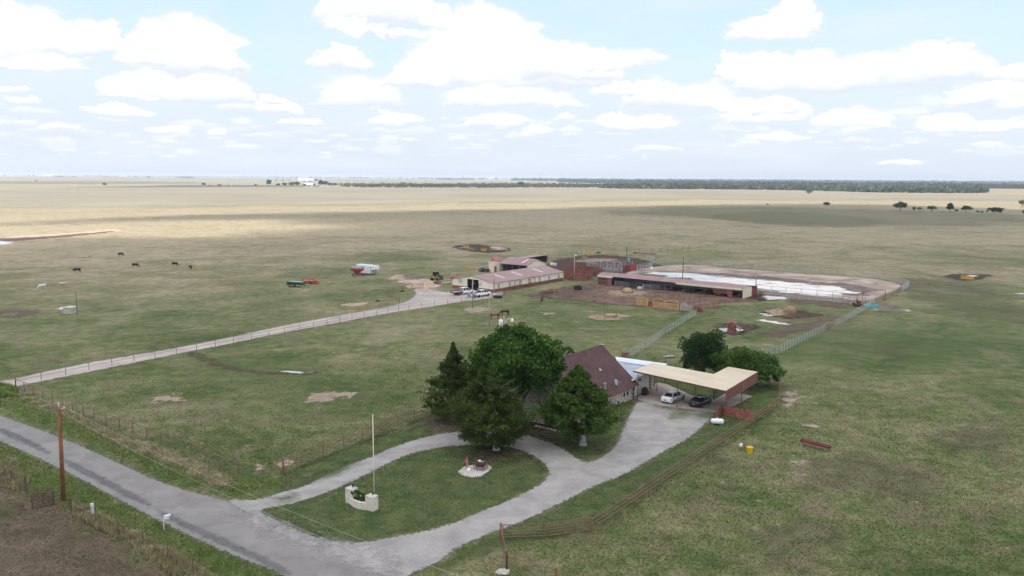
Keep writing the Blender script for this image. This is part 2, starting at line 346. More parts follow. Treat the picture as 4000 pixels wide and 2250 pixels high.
# road, verge, drive
verge=px(-300,1540,0,1590,233,1680,455,1775,621,1850,776,1900,1000,1935,1150,1880,929,1860,700,1790,480,1690,280,1610,100,1540,-300,1450)
S('verge_grass',verge,m_lush,.5,3)
S('verge_grass',px(-300,1640,0,1735,233,1840,518,1990,776,2120,1107,2255,1300,2400,1100,2400,760,2200,500,2080,250,1960,0,1830,-300,1740),m_lush,.5,3)
S('lawn',px(1107,1850,1500,1700,1880,1590,2060,1650,2250,1690,2440,1590,2490,1560,2440,1680,2300,1810,2100,1730,1800,1690,1500,1760,1200,1890,1100,1930),m_lawn,.5,3)
S('lawn',island,m_lawn,.5,2)
S('lawn',px(2750,1660,2900,1640,3000,1600,2960,1640,2700,1810,2450,1960,2310,2070,1950,2110,1700,2240,1800,2140,2100,2020,2440,1870,2600,1770),m_lawn,.5,3)
S('lawn',px(2800,1620,2900,1580,2960,1550,3000,1490,3040,1530,3030,1580,2950,1640,2850,1640),m_lush,.5,1.5)
S('lawn',px(2560,1490,2700,1500,2860,1520,2830,1545,2780,1565,2700,1545,2640,1515,2570,1500),m_lawn,.4,1)
S('brown_ground',px(1790,1780,1900,1740,2060,1740,2100,1790,1960,1810,1850,1800),m_dkbrown,.5,2)
S('brown_ground',px(2030,1660,2240,1690,2240,1720,2120,1715,2020,1690),m_dkbrown,.4,2)
S('bare_ground',px(1640,1660,1780,1600,1840,1650,1780,1690,1650,1700),m_brown,.5,2.5)
S('weeds',px(100,1545,260,1590,330,1630,480,1700,620,1740,760,1800,900,1860,930,1900,840,1900,720,1840,560,1770,440,1730,280,1640,90,1560),m_drygrass,.4,1.5)
S('weeds',px(0,1760,130,1830,200,1850,60,1800,0,1790),m_drygrass,.4,1.5)
S('weeds',px(280,1960,420,2010,600,2110,800,2230,900,2300,760,2300,560,2140,400,2050,290,2010),m_drygrass,.4,1.8)
ro=S('road',road_poly,m_asph,.45,1.2,smooth=1)
for q in (px(0,1672,60,1695,130,1728,200,1768,190,1775,110,1740,50,1712,0,1690),px(235,1785,330,1830,430,1880,560,1955,600,1985,480,1935,380,1880,270,1822),px(600,1985,700,2030,850,2095,1000,2165,1150,2240,1120,2250,980,2180,800,2100,640,2020)):
    S('tar_strip',q,m_tar,.3,.5,st=.004)
Z[0]+=.004
gr=sheet('driveway',chaikin(grav_poly,1),m_grav,zz(),.4,1.2,holes=[chaikin(island,1)])
S('gravel_spill',px(990,2000,1107,2056,1236,2112,1330,2128,1430,2130,1520,2170,1560,2260,1450,2250,1330,2190,1180,2135,1050,2085,930,2020),m_spill,.3,2)
sheet('driveway',chaikin(lane_poly,1),m_lane,zz(),.7,1.2)
S('concrete_slab',px(2473,1558,2575,1586,2796,1614,2830,1598,2870,1587,2902,1570,2939,1549,2875,1536,2833,1537,2788,1564,2702,1547,2650,1521,2601,1501,2566,1494,2541,1524),m_conc,.25,.3,smooth=0,st=.02)
for q in (px(2565,1588,2600,1585,2610,1592,2580,1597),px(2610,1600,2660,1593,2710,1605,2700,1618,2650,1635,2625,1632,2640,1615),px(2735,1614,2780,1612,2790,1622,2750,1632,2720,1636),px(1220,1870,1330,1830,1400,1795,1405,1800,1320,1845,1230,1882),px(1080,1948,1130,1940,1135,1946,1090,1960)):
    S('lush_grass',q,m_lush if q[0][0]>10 else m_lawn,.2,1.2,smooth=1)
S('ditch',P_(478,884,505,892,540,910,600,928,680,936,760,935,800,936,790,941,700,943,600,936,530,918,490,900,470,890),m_dkbrown,.3,2)
S('puddle',P_(705,934,740,933,780,935,790,937,760,939,720,938),m_water,.2,.8)
# sandy and scraped ground
S('sandy_ground',P_(985,700,1010,692,1060,695,1090,712,1120,722,1085,728,1050,730,1020,716),m_sand,.7,3)
S('sandy_ground',P_(868,766,890,760,925,760,922,768,890,772),m_sand,.5,1.5)
S('wet_ground',P_(1000,697,1040,692,1070,694,1060,702,1020,704),m_wet,.7,2)
for q in ((770,1000,800,990,850,986,895,990,880,1000,820,1012,785,1014),(380,1003,430,992,470,1000,420,1014),(1160,778,1200,770,1240,780,1190,790),(1358,790,1372,787,1398,788,1390,792),(1970,1000,1990,980,2005,982,2003,1010,1985,1030,1972,1020),(2100,735,2130,732,2110,737),(2038,1071,2060,1070,2058,1075,2040,1076),(1995,1163,2015,1161,2005,1168),(1995,1184,2010,1180,2016,1190,1996,1192),(850,525,900,523,930,526,880,530),(690,1165,720,1160,705,1172),(640,1180,670,1176,650,1190),(1590,555,1640,552,1640,556)):
    S('bare_patch',P_(*q),m_pale,.35 if q[1]>900 else .8,2)
# hay ring mud
S('mud',P_(1132,622,1165,616,1200,614,1240,620,1275,624,1290,629,1260,636,1210,636,1170,630),m_mud,.8,3)
S('dry_mound',P_(1235,621,1260,619,1278,624,1260,629,1236,627),m_sand,.8,2)
S('wet_ground',P_(1145,622,1185,620,1195,628,1165,628),m_wet,.8,2)
S('mud',P_(2370,696,2400,689,2440,689,2500,692,2480,700,2440,706,2400,703),m_mud,.8,3)
S('mud',P_(1795,824,1830,812,1870,815,1905,826,1890,838,1850,842,1815,836),m_mud,.5,2.5)
S('puddle',P_(1808,829,1820,826,1850,826,1872,830,1860,838,1820,837),m_water,.3,.8)
S('mud',P_(1905,785,1940,778,2000,778,2060,790,2068,796,2000,803,1950,800),m_mud,.5,2.5)
S('hay_litter',P_(1915,783,1945,778,1990,778,2000,788,1970,797,1935,792),m_hay,.4,1.2)
S('hay_litter',P_(1475,797,1500,790,1560,790,1592,796,1560,806,1510,807),m_hay,.4,2)
S('mud',P_(1875,745,1920,733,1980,735,1990,745,1930,757,1880,757),m_mud,.5,2.5)
S('bare_ground',P_(1960,755,2060,750,2150,758,2170,768,2120,776,2010,765),m_brown,.7,3)
S('bare_ground',P_(2050,795,2120,800,2090,815,2000,835,1960,850,1900,850,1990,820),m_brown,.7,4)
for q in ((1918,742,1960,738,1996,746,1985,752,1940,756,1925,752),(1895,804,1925,805,1965,812,1992,816,1975,819,1920,810),(1905,790,1925,789,1952,797,1930,797),(2190,768,2215,766,2235,772,2210,784,2195,780),(2240,781,2262,779,2290,781,2280,786),(1840,803,1856,804,1850,806),(2545,739,2576,737,2600,738,2600,741,2560,741),(2425,693,2450,692,2462,695,2445,698)):
    S('puddle',P_(*q),m_water,.25,1.,smooth=1)
S('wet_ground',P_(2195,768,2235,768,2262,777,2245,785,2205,782),m_wet,.6,3)
# pens and arena
S('trampled_pen',P_(1310,745,1420,725,1500,715,1520,700,1900,750,1880,760,1750,780,1700,785,1560,765,1460,762,1380,748),m_pen,.8,3)
S('trampled_pen',P_(1390,655,1450,645,1520,640,1600,650,1640,660,1660,668,1600,690,1500,700,1420,690,1380,670),m_mud,1,4)
S('bare_ground',P_(1310,740,1500,712,1500,735,1400,755),m_brown,.8,4)
S('hay_litter',P_(1520,735,1550,730,1600,730,1640,738,1600,745,1550,745),m_hay,.5,3)
S('hay_litter',P_(1440,655,1500,650,1570,652,1520,660,1450,660),m_hay,.8,3)
arena=px(2420,1068,2560,1040,2700,1033,2900,1053,3200,1074,3411,1089,3486,1102,3535,1118,3480,1145,3400,1180,3260,1172,3100,1150,2950,1135,2750,1112,2500,1080)
S('arena_ground',arena,m_arena,1.0,2)
S('wet_ground',px(2470,1068,2600,1060,2760,1066,2950,1078,3150,1098,3400,1120,3440,1140,3300,1160,3100,1148,2900,1130,2600,1095),m_wet,.8,3)
S('puddle',px(2500,1064,2620,1066,2740,1076,2900,1088,3100,1106,3340,1128,3330,1150,3250,1160,3120,1148,2970,1130,2800,1107,2620,1082),m_bigwater,.5,7)
S('wet_ground',px(2960,1140,3100,1152,3300,1170,3400,1185,3300,1186,3100,1170,2980,1152),m_wet,.7,2)
S('old_slab',px(2620,1590,2622,1590,2623,1591),m_conc2,.2,.1,smooth=0) if 0 else None
# ------------------------------------------------------------ light
sdir=Vector((-.52,-.24,.82)).normalized(); el=math.asin(sdir.z)
sl=bpy.data.lights.new('sun','SUN'); sl.energy=5.0; sl.angle=R(.53); sl.color=(1,.95,.88)
so=bpy.data.objects.new('sun',sl); col.objects.link(so); so.rotation_euler=sdir.to_track_quat('Z','Y').to_euler()
# ------------------------------------------------------------ sky with broken cumulus
w=bpy.data.worlds.new('World'); sc.world=w; w.use_nodes=True; N=NT(w.node_tree)
sky=N.n('ShaderNodeTexSky'); sky.sky_type='NISHITA'; sky.sun_disc=False; sky.sun_elevation=el; sky.sun_rotation=math.atan2(sdir.x,sdir.y); sky.altitude=300; sky.air_density=1.; sky.dust_density=1.5; sky.ozone_density=1.5
dirv=N.n('ShaderNodeTexCoord').outputs['Generated']
sp=N.n('ShaderNodeSeparateXYZ'); N.l(dirv,sp.inputs[0]); dx,dy,dz=sp.outputs
az=N.math('ARCTAN2',dx,dy); ele=N.math('ARCSINE',dz)
AZ=.66; EL=.30; IW,IH=2304,896
def fbm(w_,h_,cx,cy,octs,seed,ro=.55):
    g=np.random.default_rng(seed); out=np.zeros((h_,w_),np.float32); amp=1; tot=0
    for o in range(octs):
        nx,ny=int(cx*2**o)+2,int(cy*2**o)+2; G_=g.uniform(0,1,(ny+1,nx+1)).astype(np.float32)
        X=np.linspace(0,nx-1e-3,w_); Y=np.linspace(0,ny-1e-3,h_); xi=X.astype(int); yi=Y.astype(int); fx=(X-xi); fy=(Y-yi); fx=fx*fx*(3-2*fx); fy=(fy*fy*(3-2*fy))[:,None]
        a=G_[yi][:,xi]; b=G_[yi][:,xi+1]; c=G_[yi+1][:,xi]; d=G_[yi+1][:,xi+1]
        out+=amp*((a*(1-fx)+b*fx)*(1-fy)+(c*(1-fx)+d*fx)*fy); tot+=amp; amp*=ro
    return out/tot
def skyimg():
    g=np.random.default_rng(5); pxr=IW/(2*AZ)
    gx,gy=np.meshgrid(np.arange(IW,dtype=np.float32),np.arange(IH,dtype=np.float32))
    wx=(fbm(IW,IH,30,12,6,1)-.5)*95+(fbm(IW,IH,120,46,5,21,.65)-.5)*34; wy=(fbm(IW,IH,30,12,6,2)-.5)*60+(fbm(IW,IH,120,46,5,22,.65)-.5)*30
    near=np.clip(gy/IH*1.6+.12,0,1); WX=gx+wx*near; WY=gy+wy*near
    al=np.zeros((IH,IW),np.float32); hs=np.zeros((IH,IW),np.float32); vl=np.zeros((IH,IW),np.float32)
    big=[(60,100,105,62),(-60,95,90,55),(240,105,62,36),(160,110,60,30),(455,125,105,66),(560,160,40,20),(360,150,50,18),(370,220,80,30),(530,230,80,32),(300,278,70,13),(845,145,52,28),(905,232,110,42),(960,12,150,45),(870,60,60,16),(960,85,110,12),(1190,110,120,80),(1120,170,110,40),(1330,165,150,62),(1450,165,110,38),(1560,152,90,22),(1640,150,26,12),(1050,195,80,25),(1240,245,150,26),(1400,250,60,16),(1250,300,75,15),(1345,325,38,13),(1930,65,55,32),(1990,45,62,40),(1960,85,70,18),(1900,175,95,36),(2050,185,150,42),(2210,180,130,44),(2350,165,85,42),(1700,245,150,34),(1640,235,60,36),(1850,262,70,14),(1545,225,38,22),(1930,285,105,28),(1960,268,50,22),(2140,298,72,25),(2520,240,100,28),(2440,245,50,20),(2370,315,75,24),(2500,318,70,15),(2520,187,38,15),(700,270,52,18),(680,255,28,12),(1000,300,60,13),(960,308,40,10),(1560,305,60,18),(1640,310,70,20),(430,325,52,9),(150,320,40,6),(1950,345,80,9),(760,305,45,10),(120,165,90,14),(545,330,22,8),(2260,410,50,5)]
    L_=[(cx,cy,rx,ry,1.,40) for cx,cy,rx,ry in big]; L_=[(a_,b_,c_,d_*1.15,e_,f_) for a_,b_,c_,d_,e_,f_ in L_]
    for k in range(70): L_.append((g.uniform(-100,2680),g.uniform(215,385),g.uniform(18,62),g.uniform(5,15),g.uniform(.3,.75),14))
    for k in range(170):
        t=g.uniform(0,1)**.8; y=395-t*105; sz=(430-y)/100; L_.append((g.uniform(-150,2720),y,g.uniform(12,50)*(.45+sz*.5),g.uniform(3.,8.)*(.4+sz*.6),g.uniform(.2,.6),10))
    for cx,cy,rx,ry,op,npf in L_:
        a0,e0=skyang(cx,cy); X0=(a0+AZ)*pxr; Y0=e0/EL*IH; sx=rx*1.5528/FP*pxr; sy=ry*1.5528/FP/EL*IH
        if not(-sx*2<X0<IW+sx*2): continue
        x0,x1=int(max(0,X0-sx*1.5-40)),int(min(IW,X0+sx*1.5+40)); y0,y1=int(max(0,Y0-sy*1.8-26)),int(min(IH,Y0+sy*1.8+40))
        if x1<=x0 or y1<=y0: continue
        x=WX[y0:y1,x0:x1]; y=WY[y0:y1,x0:x1]; dens=np.full(x.shape,-1.,np.float32); hl=np.zeros(x.shape,np.float32)
        base=Y0-sy*.75
        for k in range(npf):
            u=g.normal()*.42; u=max(-1,min(1,u)); top=math.sqrt(max(0,1-u*u)); v=g.uniform(0,1)*top; r_=sy*g.uniform(.34,.62)*(1.1-.45*v)*(.5+.5*top); cxp=X0+u*sx; cyp=base+v*sy*1.35+r_*.35
            ys=np.where(y<cyp,1.45,1.); d=1-np.sqrt(((x-cxp)/(r_*1.25))**2+((y-cyp)*ys/r_)**2)
            hl=np.where(d>dens,np.clip(.5+(y-cyp)/r_*.35-(x-cxp)/r_*.12+v*.5,0,1),hl); dens=np.maximum(dens,d)
        ell=1-np.sqrt(((x-X0)/sx)**2+(np.where(y<Y0,(y-Y0)*1.35,(y-Y0)*1.0)/sy)**2); dens=np.maximum(dens,ell*.8)
        t=np.clip((dens+.14)/.5,0,1); t=t*t*(3-2*t)*op
        v=np.clip((y-base)/(sy*1.1),0,1); lit=np.clip(v*1.1+hl*.35-.22,0,1); 
        A=al[y0:y1,x0:x1]; hs[y0:y1,x0:x1]=np.where(t>.02,lit*t+hs[y0:y1,x0:x1]*(1-t),hs[y0:y1,x0:x1]); al[y0:y1,x0:x1]=A+(1-A)*t
        h_=np.clip((dens+.75)/.9,0,1)*.42*op; vl[y0:y1,x0:x1]=np.maximum(vl[y0:y1,x0:x1],h_)
    veil=np.clip((fbm(IW,IH,9,7,6,8)-.40)*3.,0,1)*.55; el_=gy/IH*EL; low=np.clip(1-el_/.13,0,1)
    vl=np.clip(np.maximum(vl,veil)+low*.35,0,1)
    lit=np.clip(hs/np.maximum(al,.05),0,1)**.8; lit=1-(1-lit)*np.clip(el_/.05,.35,1)
    wh=np.array([1.07,1.07,1.07]); sh=np.array([.74,.79,.93]); veilc=np.array([.77,.83,.94])
    C_=sh+(wh-sh)*lit[...,None]; C_=C_*al[...,None]+veilc*(1-al)[...,None]; A=al+(1-al)*vl
    C_=(C_*al[...,None]+ (1-al)[...,None]*vl[...,None]*veilc)/np.maximum(A,1e-3)[...,None]
    fade=np.clip(el_/.012,0,1); A=A*fade
    im=bpy.data.images.new('cumulus_field',IW,IH,alpha=True,float_buffer=True); im.colorspace_settings.name='Non-Color'
    buf=np.concatenate([C_,A[...,None]],-1).astype(np.float32); im.pixels.foreach_set(buf.ravel()); im.update(); return im
def skyang(x,y):
    d=FW+RT*(x*1.5528-2000)/FP+UP*(1125-y*1.5528)/FP; d=d/np.linalg.norm(d); return math.atan2(d[0],d[1]),math.asin(d[2])
it=N.n('ShaderNodeTexImage'); it.image=skyimg(); it.extension='CLIP'; it.interpolation='Linear'
cu=N.n('ShaderNodeCombineXYZ'); N.l(N.math('MULTIPLY_ADD',az,1/(2*AZ),.5),cu.inputs[0]); N.l(N.math('DIVIDE',ele,EL),cu.inputs[1]); N.l(cu.outputs[0],it.inputs[0])
zc=N.math('ADD',N.math('MAXIMUM',dz,0.),.035); cp=N.n('ShaderNodeCombineXYZ'); N.l(N.math('DIVIDE',dx,zc),cp.inputs[0]); N.l(N.math('DIVIDE',dy,zc),cp.inputs[1])
rmask=N.math('MULTIPLY',N.mr(N.noise(cp.outputs[0],.75,5,.6,.2),.46,.6),N.mr(dz,.012,.06))
inimg=N.math('MULTIPLY',N.mr(N.math('ABSOLUTE',az),AZ-.1,AZ-.02,1,0),N.mr(ele,EL-.08,EL-.01,1,0))
cm=N.math('ADD',N.math('MULTIPLY',it.outputs['Alpha'],inimg),N.math('MULTIPLY',N.math('MULTIPLY',rmask,.8),N.math('SUBTRACT',1.,inimg)))
halocol=N.mix(inimg,(1.,1.,1.02),it.outputs['Color'])
vcol=N.ramp(dz,[(0.,(.72,.80,.92)),(.05,(.75,.83,.95)),(.13,(.72,.90,1.)),(.21,(.64,.86,.99)),(.5,(.66,.76,.93)),(1.,(.66,.72,.86))])
bg1=N.n('ShaderNodeBackground'); N.l(sky.outputs[0],bg1.inputs[0]); bg1.inputs[1].default_value=.12
bgv=N.n('ShaderNodeBackground'); N.l(vcol,bgv.inputs[0]); bgv.inputs[1].default_value=1.0
bg2=N.n('ShaderNodeBackground'); N.l(halocol,bg2.inputs[0]); bg2.inputs[1].default_value=1.0
m1=N.n('ShaderNodeMixShader'); m1.inputs[0].default_value=.85; N.l(bg1.outputs[0],m1.inputs[1]); N.l(bgv.outputs[0],m1.inputs[2])
m2=N.n('ShaderNodeMixShader'); N.l(cm,m2.inputs[0]); N.l(m1.outputs[0],m2.inputs[1]); N.l(bg2.outputs[0],m2.inputs[2])
o_=N.n('ShaderNodeOutputWorld'); N.l(m2.outputs[0],o_.inputs[0])
w.cycles.sampling_method='MANUAL'; w.cycles.sample_map_resolution=256
# ------------------------------------------------------------ the cloud overhead that shades the farm
ALT=900.; off=Vector((sdir.x,sdir.y))/sdir.z*ALT
foot=W([(-300,1030),(0,1012),(250,998),(500,968),(800,938),(1000,912),(1150,880),(1400,884),(1700,890),(2000,858),(1700,836),(1300,838),(1000,845),(1050,833),(1500,818),(2000,812),(2500,800),(3000,790),(3500,791),(4000,806),(4600,812)])
foot=[(x+off.x-110,y+off.y-110) for x,y in foot]+[(1900+off.x,500),(1500+off.x,-420+off.y),(600,-600+off.y),(-400+off.x,-500+off.y),(-700+off.x,0+off.y)]
def cloudmesh(foot,cell=22,margin=45):
    P=np.array(foot); x0,y0=P.min(0)-margin; x1,y1=P.max(0)+margin; nx=int((x1-x0)/cell)+2; ny=int((y1-y0)/cell)+2
    X,Y=np.meshgrid(x0+np.arange(nx)*cell,y0+np.arange(ny)*cell); sd=sdist(X,Y,P)
    k=sd>-margin; kc=k[:-1,:-1]&k[1:,:-1]&k[:-1,1:]&k[1:,1:]
    idx=np.arange(nx*ny).reshape(ny,nx); q=np.stack([idx[:-1,:-1],idx[:-1,1:],idx[1:,1:],idx[1:,:-1]],-1)[kc]
    used,inv=np.unique(q,return_inverse=True); q=inv.reshape(-1,4); n=len(used)
    t=np.clip((sd.ravel()[used]+margin)/200,0,1)**.5
    x=X.ravel()[used]; y=Y.ravel()[used]
    lump=1+.35*np.sin(x/47+np.sin(y/61)*2)*np.sin(y/53+np.cos(x/71)*2)+.2*np.sin(x/19)*np.sin(y/23)
    top=np.stack([x,y,ALT+10+t*110*lump],-1); bot=np.stack([x,y,ALT-t*12*lump],-1)
    V=np.concatenate([top,bot]); F=[tuple(f) for f in q.tolist()]+[tuple(i+n for i in f[::-1]) for f in q.tolist()]
    from collections import Counter
    ed=Counter(); dr={}
    for f in q.tolist():
        for i in range(4):
            a,b=f[i],f[(i+1)%4]; ed[(min(a,b),max(a,b))]+=1; dr[(min(a,b),max(a,b))]=(a,b)
    F+= [(dr[e][1],dr[e][0],dr[e][0]+n,dr[e][1]+n) for e,cn in ed.items() if cn==1]
    me=bpy.data.meshes.new('cloud'); me.from_pydata(V.tolist(),[],F); a=me.attributes.new('sd','FLOAT','POINT'); a.data.foreach_set('value',np.tile(sd.ravel()[used],2).astype(np.float32))
    me.polygons.foreach_set('use_smooth',[True]*len(me.polygons)); return me
m,N=newmat('cloud'); pos=N.n('ShaderNodeNewGeometry').outputs['Position']
a=N.n('ShaderNodeAttribute',attribute_name='sd').outputs['Fac']
mpn=N.n('ShaderNodeMapping'); N.l(pos,mpn.inputs[0]); mpn.inputs['Scale'].default_value=(.45,1.2,1)
al=N.mr(N.math('ADD',a,N.math('MULTIPLY',N.math('SUBTRACT',N.noise(mpn.outputs[0],.011,6,.6),.5),150)),-28,40,0,.80)
tr=N.n('ShaderNodeBsdfTranslucent'); tr.inputs[0].default_value=(.97,.97,.98,1); tp=N.n('ShaderNodeBsdfTransparent'); mx=N.n('ShaderNodeMixShader')
N.l(al,mx.inputs[0]); N.l(tp.outputs[0],mx.inputs[1]); N.l(tr.outputs[0],mx.inputs[2]); oo=N.n('ShaderNodeOutputMaterial'); N.l(mx.outputs[0],oo.inputs[0])
cme=cloudmesh(foot); cme.materials.append(m); co=bpy.data.objects.new('cloud',cme); col.objects.link(co); tag(co,kind='structure')
# ------------------------------------------------------------ haze
hm,N=newmat('haze'); v=N.n('ShaderNodeVolumePrincipled'); v.inputs['Color'].default_value=(.74,.84,1,1); v.inputs['Density'].default_value=8e-5; v.inputs['Anisotropy'].default_value=.2
oo=N.n('ShaderNodeOutputMaterial'); N.l(v.outputs[0],oo.inputs['Volume'])
hb=MB(); hb.box((0,0,31.5),(92000,92000,65)); ho=hb.build('haze',hm); tag(ho,kind='stuff')
# ------------------------------------------------------------ materials
M={}
M['bark']=simple('bark',(.16,.12,.09),.95,var=.35,scale=6,bs=.6)
M['palebark']=simple('pale_bark',(.5,.46,.42),.9,var=.3,scale=5,bs=.6,dirt=(.22,.18,.15),da=.8)
M['white']=simple('white_paint',(.8,.8,.8),.45,var=.05)
M['whitecar']=simple('white_car_paint',(.82,.82,.83),.25,var=.02,coat=.6)
M['blackcar']=simple('black_car_paint',(.012,.012,.016),.2,var=.1,coat=.8)
M['black']=simple('black_rubber',(.02,.02,.022),.7,var=.2)
M['glass']=simple('dark_glass',(.012,.015,.02),.08,var=.1,spec=.6)
M['chrome']=simple('bright_metal',(.6,.6,.62),.3,1.,var=.05)
M['grey']=simple('grey_metal',(.33,.34,.36),.5,.4,var=.15)
M['galv']=simple('galvanised_pipe',(.47,.47,.5),.5,.35,var=.18,dirt=(.25,.2,.17),da=.5)
M['rust']=simple('rusty_pipe',(.21,.11,.085),.85,var=.3,scale=3,dirt=(.16,.07,.05),da=.6)
M['rustred']=simple('rusty_red_post',(.25,.085,.06),.85,var=.3,scale=3)
M['darkrust']=simple('dark_rusty_pipe',(.1,.065,.05),.85,var=.3,scale=3)
M['brownpaint']=simple('brown_paint',(.15,.06,.045),.6,var=.15)
M['red']=simple('red_paint',(.42,.02,.025),.45,var=.2,dirt=(.2,.03,.03),da=.5)
M['barnred']=simple('barn_red_paint',(.22,.03,.035),.6,var=.15)
M['redpump']=simple('faded_red_paint',(.5,.16,.17),.6,var=.15)
M['yellow']=simple('yellow_paint',(.62,.38,.06),.5,var=.15,dirt=(.3,.16,.05),da=.5)
M['brightyellow']=simple('bright_yellow_plastic',(.78,.43,.01),.4,var=.08)
M['green']=simple('tractor_green',(.02,.13,.06),.4,var=.2)
M['darkgreen']=simple('dark_green_paint',(.015,.1,.055),.5,var=.25)
M['teal']=simple('teal_plastic',(.12,.45,.45),.5,var=.12)
M['lightblue']=simple('light_blue_plastic',(.16,.45,.66),.5,var=.1)
M['orange']=simple('orange_reflector',(.8,.12,.03),.5,var=.1)
M['wood']=simple('weathered_wood',(.2,.13,.09),.9,var=.3,scale=4,bs=.4)
M['polewood']=simple('creosote_pole',(.25,.1,.045),.85,var=.35,scale=3,dirt=(.12,.07,.05),da=.7)
M['greypole']=simple('weathered_grey_pole',(.36,.31,.27),.9,var=.2,scale=3)
M['tan']=simple('tan_trim',(.76,.66,.52),.6,var=.06)
M['cream']=simple('cream_stucco',(.86,.84,.8),.8,var=.05,bs=.1)
M['concrete']=simple('pale_concrete',(.45,.42,.38),.9,var=.15,bs=.3)
M['haybale']=simple('hay',(.33,.25,.15),.95,var=.3,scale=6,bs=.8)
M['burlap']=simple('straw',(.5,.4,.24),.95,var=.25,scale=8,bs=.8)
M['leather']=simple('old_brown_wood',(.1,.035,.03),.8,var=.3,scale=5)
M['denim']=simple('blue_denim',(.07,.13,.28),.9,var=.15,scale=8)
M['skin']=simple('skin',(.5,.3,.22),.6,var=.05)
M['shirtgrey']=simple('grey_shirt',(.3,.3,.36),.9,var=.1)
M['shirtpink']=simple('pale_shirt',(.65,.55,.56),.9,var=.08)
M['shirttan']=simple('tan_shirt',(.48,.38,.34),.9,var=.08)
M['hat']=simple('straw_hat',(.62,.55,.45),.8,var=.08)
M['cowblack']=simple('black_hide',(.012,.011,.012),.7,var=.3)
M['cowwhite']=simple('white_hide',(.62,.6,.55),.8,var=.1)
M['cowtan']=simple('tan_hide',(.55,.42,.27),.8,var=.15)
M['cowred']=simple('red_hide',(.15,.035,.022),.7,var=.3)
M['bay']=simple('bay_coat',(.26,.07,.03),.45,var=.3,scale=1.5)
M['darkbay']=simple('dark_bay_coat',(.05,.022,.016),.45,var=.3)
M['blackhair']=simple('black_mane',(.012,.009,.008),.8,var=.2)
M['redlamp']=simple('red_lamp',(.55,.03,.03),.3,var=.05)
M['wall']=ribbed('cream_siding_front',(.87,.77,.66),1,.3,dirt=(.62,.5,.38),da=.2)
M['wallx']=ribbed('cream_siding_side',(.87,.77,.66),0,.3,dirt=(.62,.5,.38),da=.2)
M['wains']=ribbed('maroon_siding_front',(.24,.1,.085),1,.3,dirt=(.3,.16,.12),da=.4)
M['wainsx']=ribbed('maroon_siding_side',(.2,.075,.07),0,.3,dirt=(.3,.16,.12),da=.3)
M['roof']=ribbed('faded_red_roof',(.3,.185,.18),0,.3,rough=.5,dirt=(.38,.26,.24),da=.4,line=.86)
M['skylight']=simple('skylight_panel',(.62,.48,.46),.4,var=.06)
M['tanroof']=ribbed('tan_roof_panel',(.6,.51,.38),1,.6,rough=.5,dirt=(.46,.37,.27),da=.5,line=.85)
M['blueroof']=ribbed('galvanised_sheet',(.42,.46,.55),0,.35,rough=.4,metal=.3,dirt=(.22,.13,.11),da=.95,line=.6)
M['whiteroof']=ribbed('white_metal_roof',(.68,.73,.8),0,.25,rough=.4,metal=.1,line=.85)
def plankmat(name,c,axis,pitch=.14):
    m,N=newmat(name); tc=N.n('ShaderNodeTexCoord').outputs['Object']; sp=N.n('ShaderNodeSeparateXYZ'); N.l(tc,sp.inputs[0]); x=N.math('DIVIDE',sp.outputs[axis],pitch)
    wn=N.n('ShaderNodeTexWhiteNoise'); wn.noise_dimensions='1D'; N.l(N.math('FLOOR',x),wn.inputs['W'])
    cc=N.ramp(wn.outputs[0],[(0,tuple(v*.6 for v in c)),(.8,tuple(v*1.15 for v in c)),(1,tuple(min(1,v*2.1) for v in c))])
    gap=N.mr(N.math('ABSOLUTE',N.math('SUBTRACT',N.math('FRACT',x),.5)),.42,.47)
    cc=N.mix(gap,cc,(.03,.015,.012)); cc=N.mix(N.mr(N.noise(tc,2,6,.7),.5,.7,0,.5),cc,tuple(v*.55 for v in c))
    finish(N,cc,.9,bump=gap,bs=.5,bd=.02); return m
M['plankz']=plankmat('red_boards',(.27,.1,.085),2,.2)
# stone veneer and shingles
m,N=newmat('limestone_veneer'); tc=N.n('ShaderNodeTexCoord').outputs['Object']
mp=N.n('ShaderNodeMapping'); N.l(tc,mp.inputs[0]); mp.inputs['Scale'].default_value=(1,1,2.4)
vo=N.n('ShaderNodeTexVoronoi',feature='DISTANCE_TO_EDGE'); vo.inputs['Scale'].default_value=3.4; N.l(mp.outputs[0],vo.inputs['Vector'])
vc=N.n('ShaderNodeTexVoronoi'); vc.inputs['Scale'].default_value=3.4; N.l(mp.outputs[0],vc.inputs['Vector'])
hs=N.n('ShaderNodeSeparateColor'); N.l(vc.outputs['Color'],hs.inputs[0])
cc=N.ramp(hs.outputs[0],[(0,(.34,.26,.21)),(.3,(.6,.54,.47)),(.75,(.78,.72,.64)),(1,(.45,.32,.27))])
cc=N.mix(N.mr(vo.outputs[0],.02,.07,.85,0),cc,(.16,.12,.1)); cc=N.mix(N.mr(N.noise(tc,.8,5,.7),.5,.68,0,.4),cc,(.3,.23,.2))
finish(N,cc,.9,bump=vo.outputs[0],bs=.6,bd=.05); M['stone']=m
m,N=newmat('stacked_stone'); tc=N.n('ShaderNodeTexCoord').outputs['Object']
mp=N.n('ShaderNodeMapping'); N.l(tc,mp.inputs[0]); mp.inputs['Scale'].default_value=(1,1,2.2)
vo=N.n('ShaderNodeTexVoronoi',feature='DISTANCE_TO_EDGE'); vo.inputs['Scale'].default_value=5; N.l(mp.outputs[0],vo.inputs['Vector'])
cc=N.ramp(N.noise(mp.outputs[0],4,3),[(.3,(.62,.54,.45)),(.7,(.86,.79,.69))]); cc=N.mix(N.mr(vo.outputs[0],.0,.06,.75,0),cc,(.2,.15,.12))
finish(N,cc,.9,bump=vo.outputs[0],bs=.7,bd=.05); M['stackstone']=m
m,N=newmat('brown_shingles'); tc=N.n('ShaderNodeTexCoord').outputs['Object']
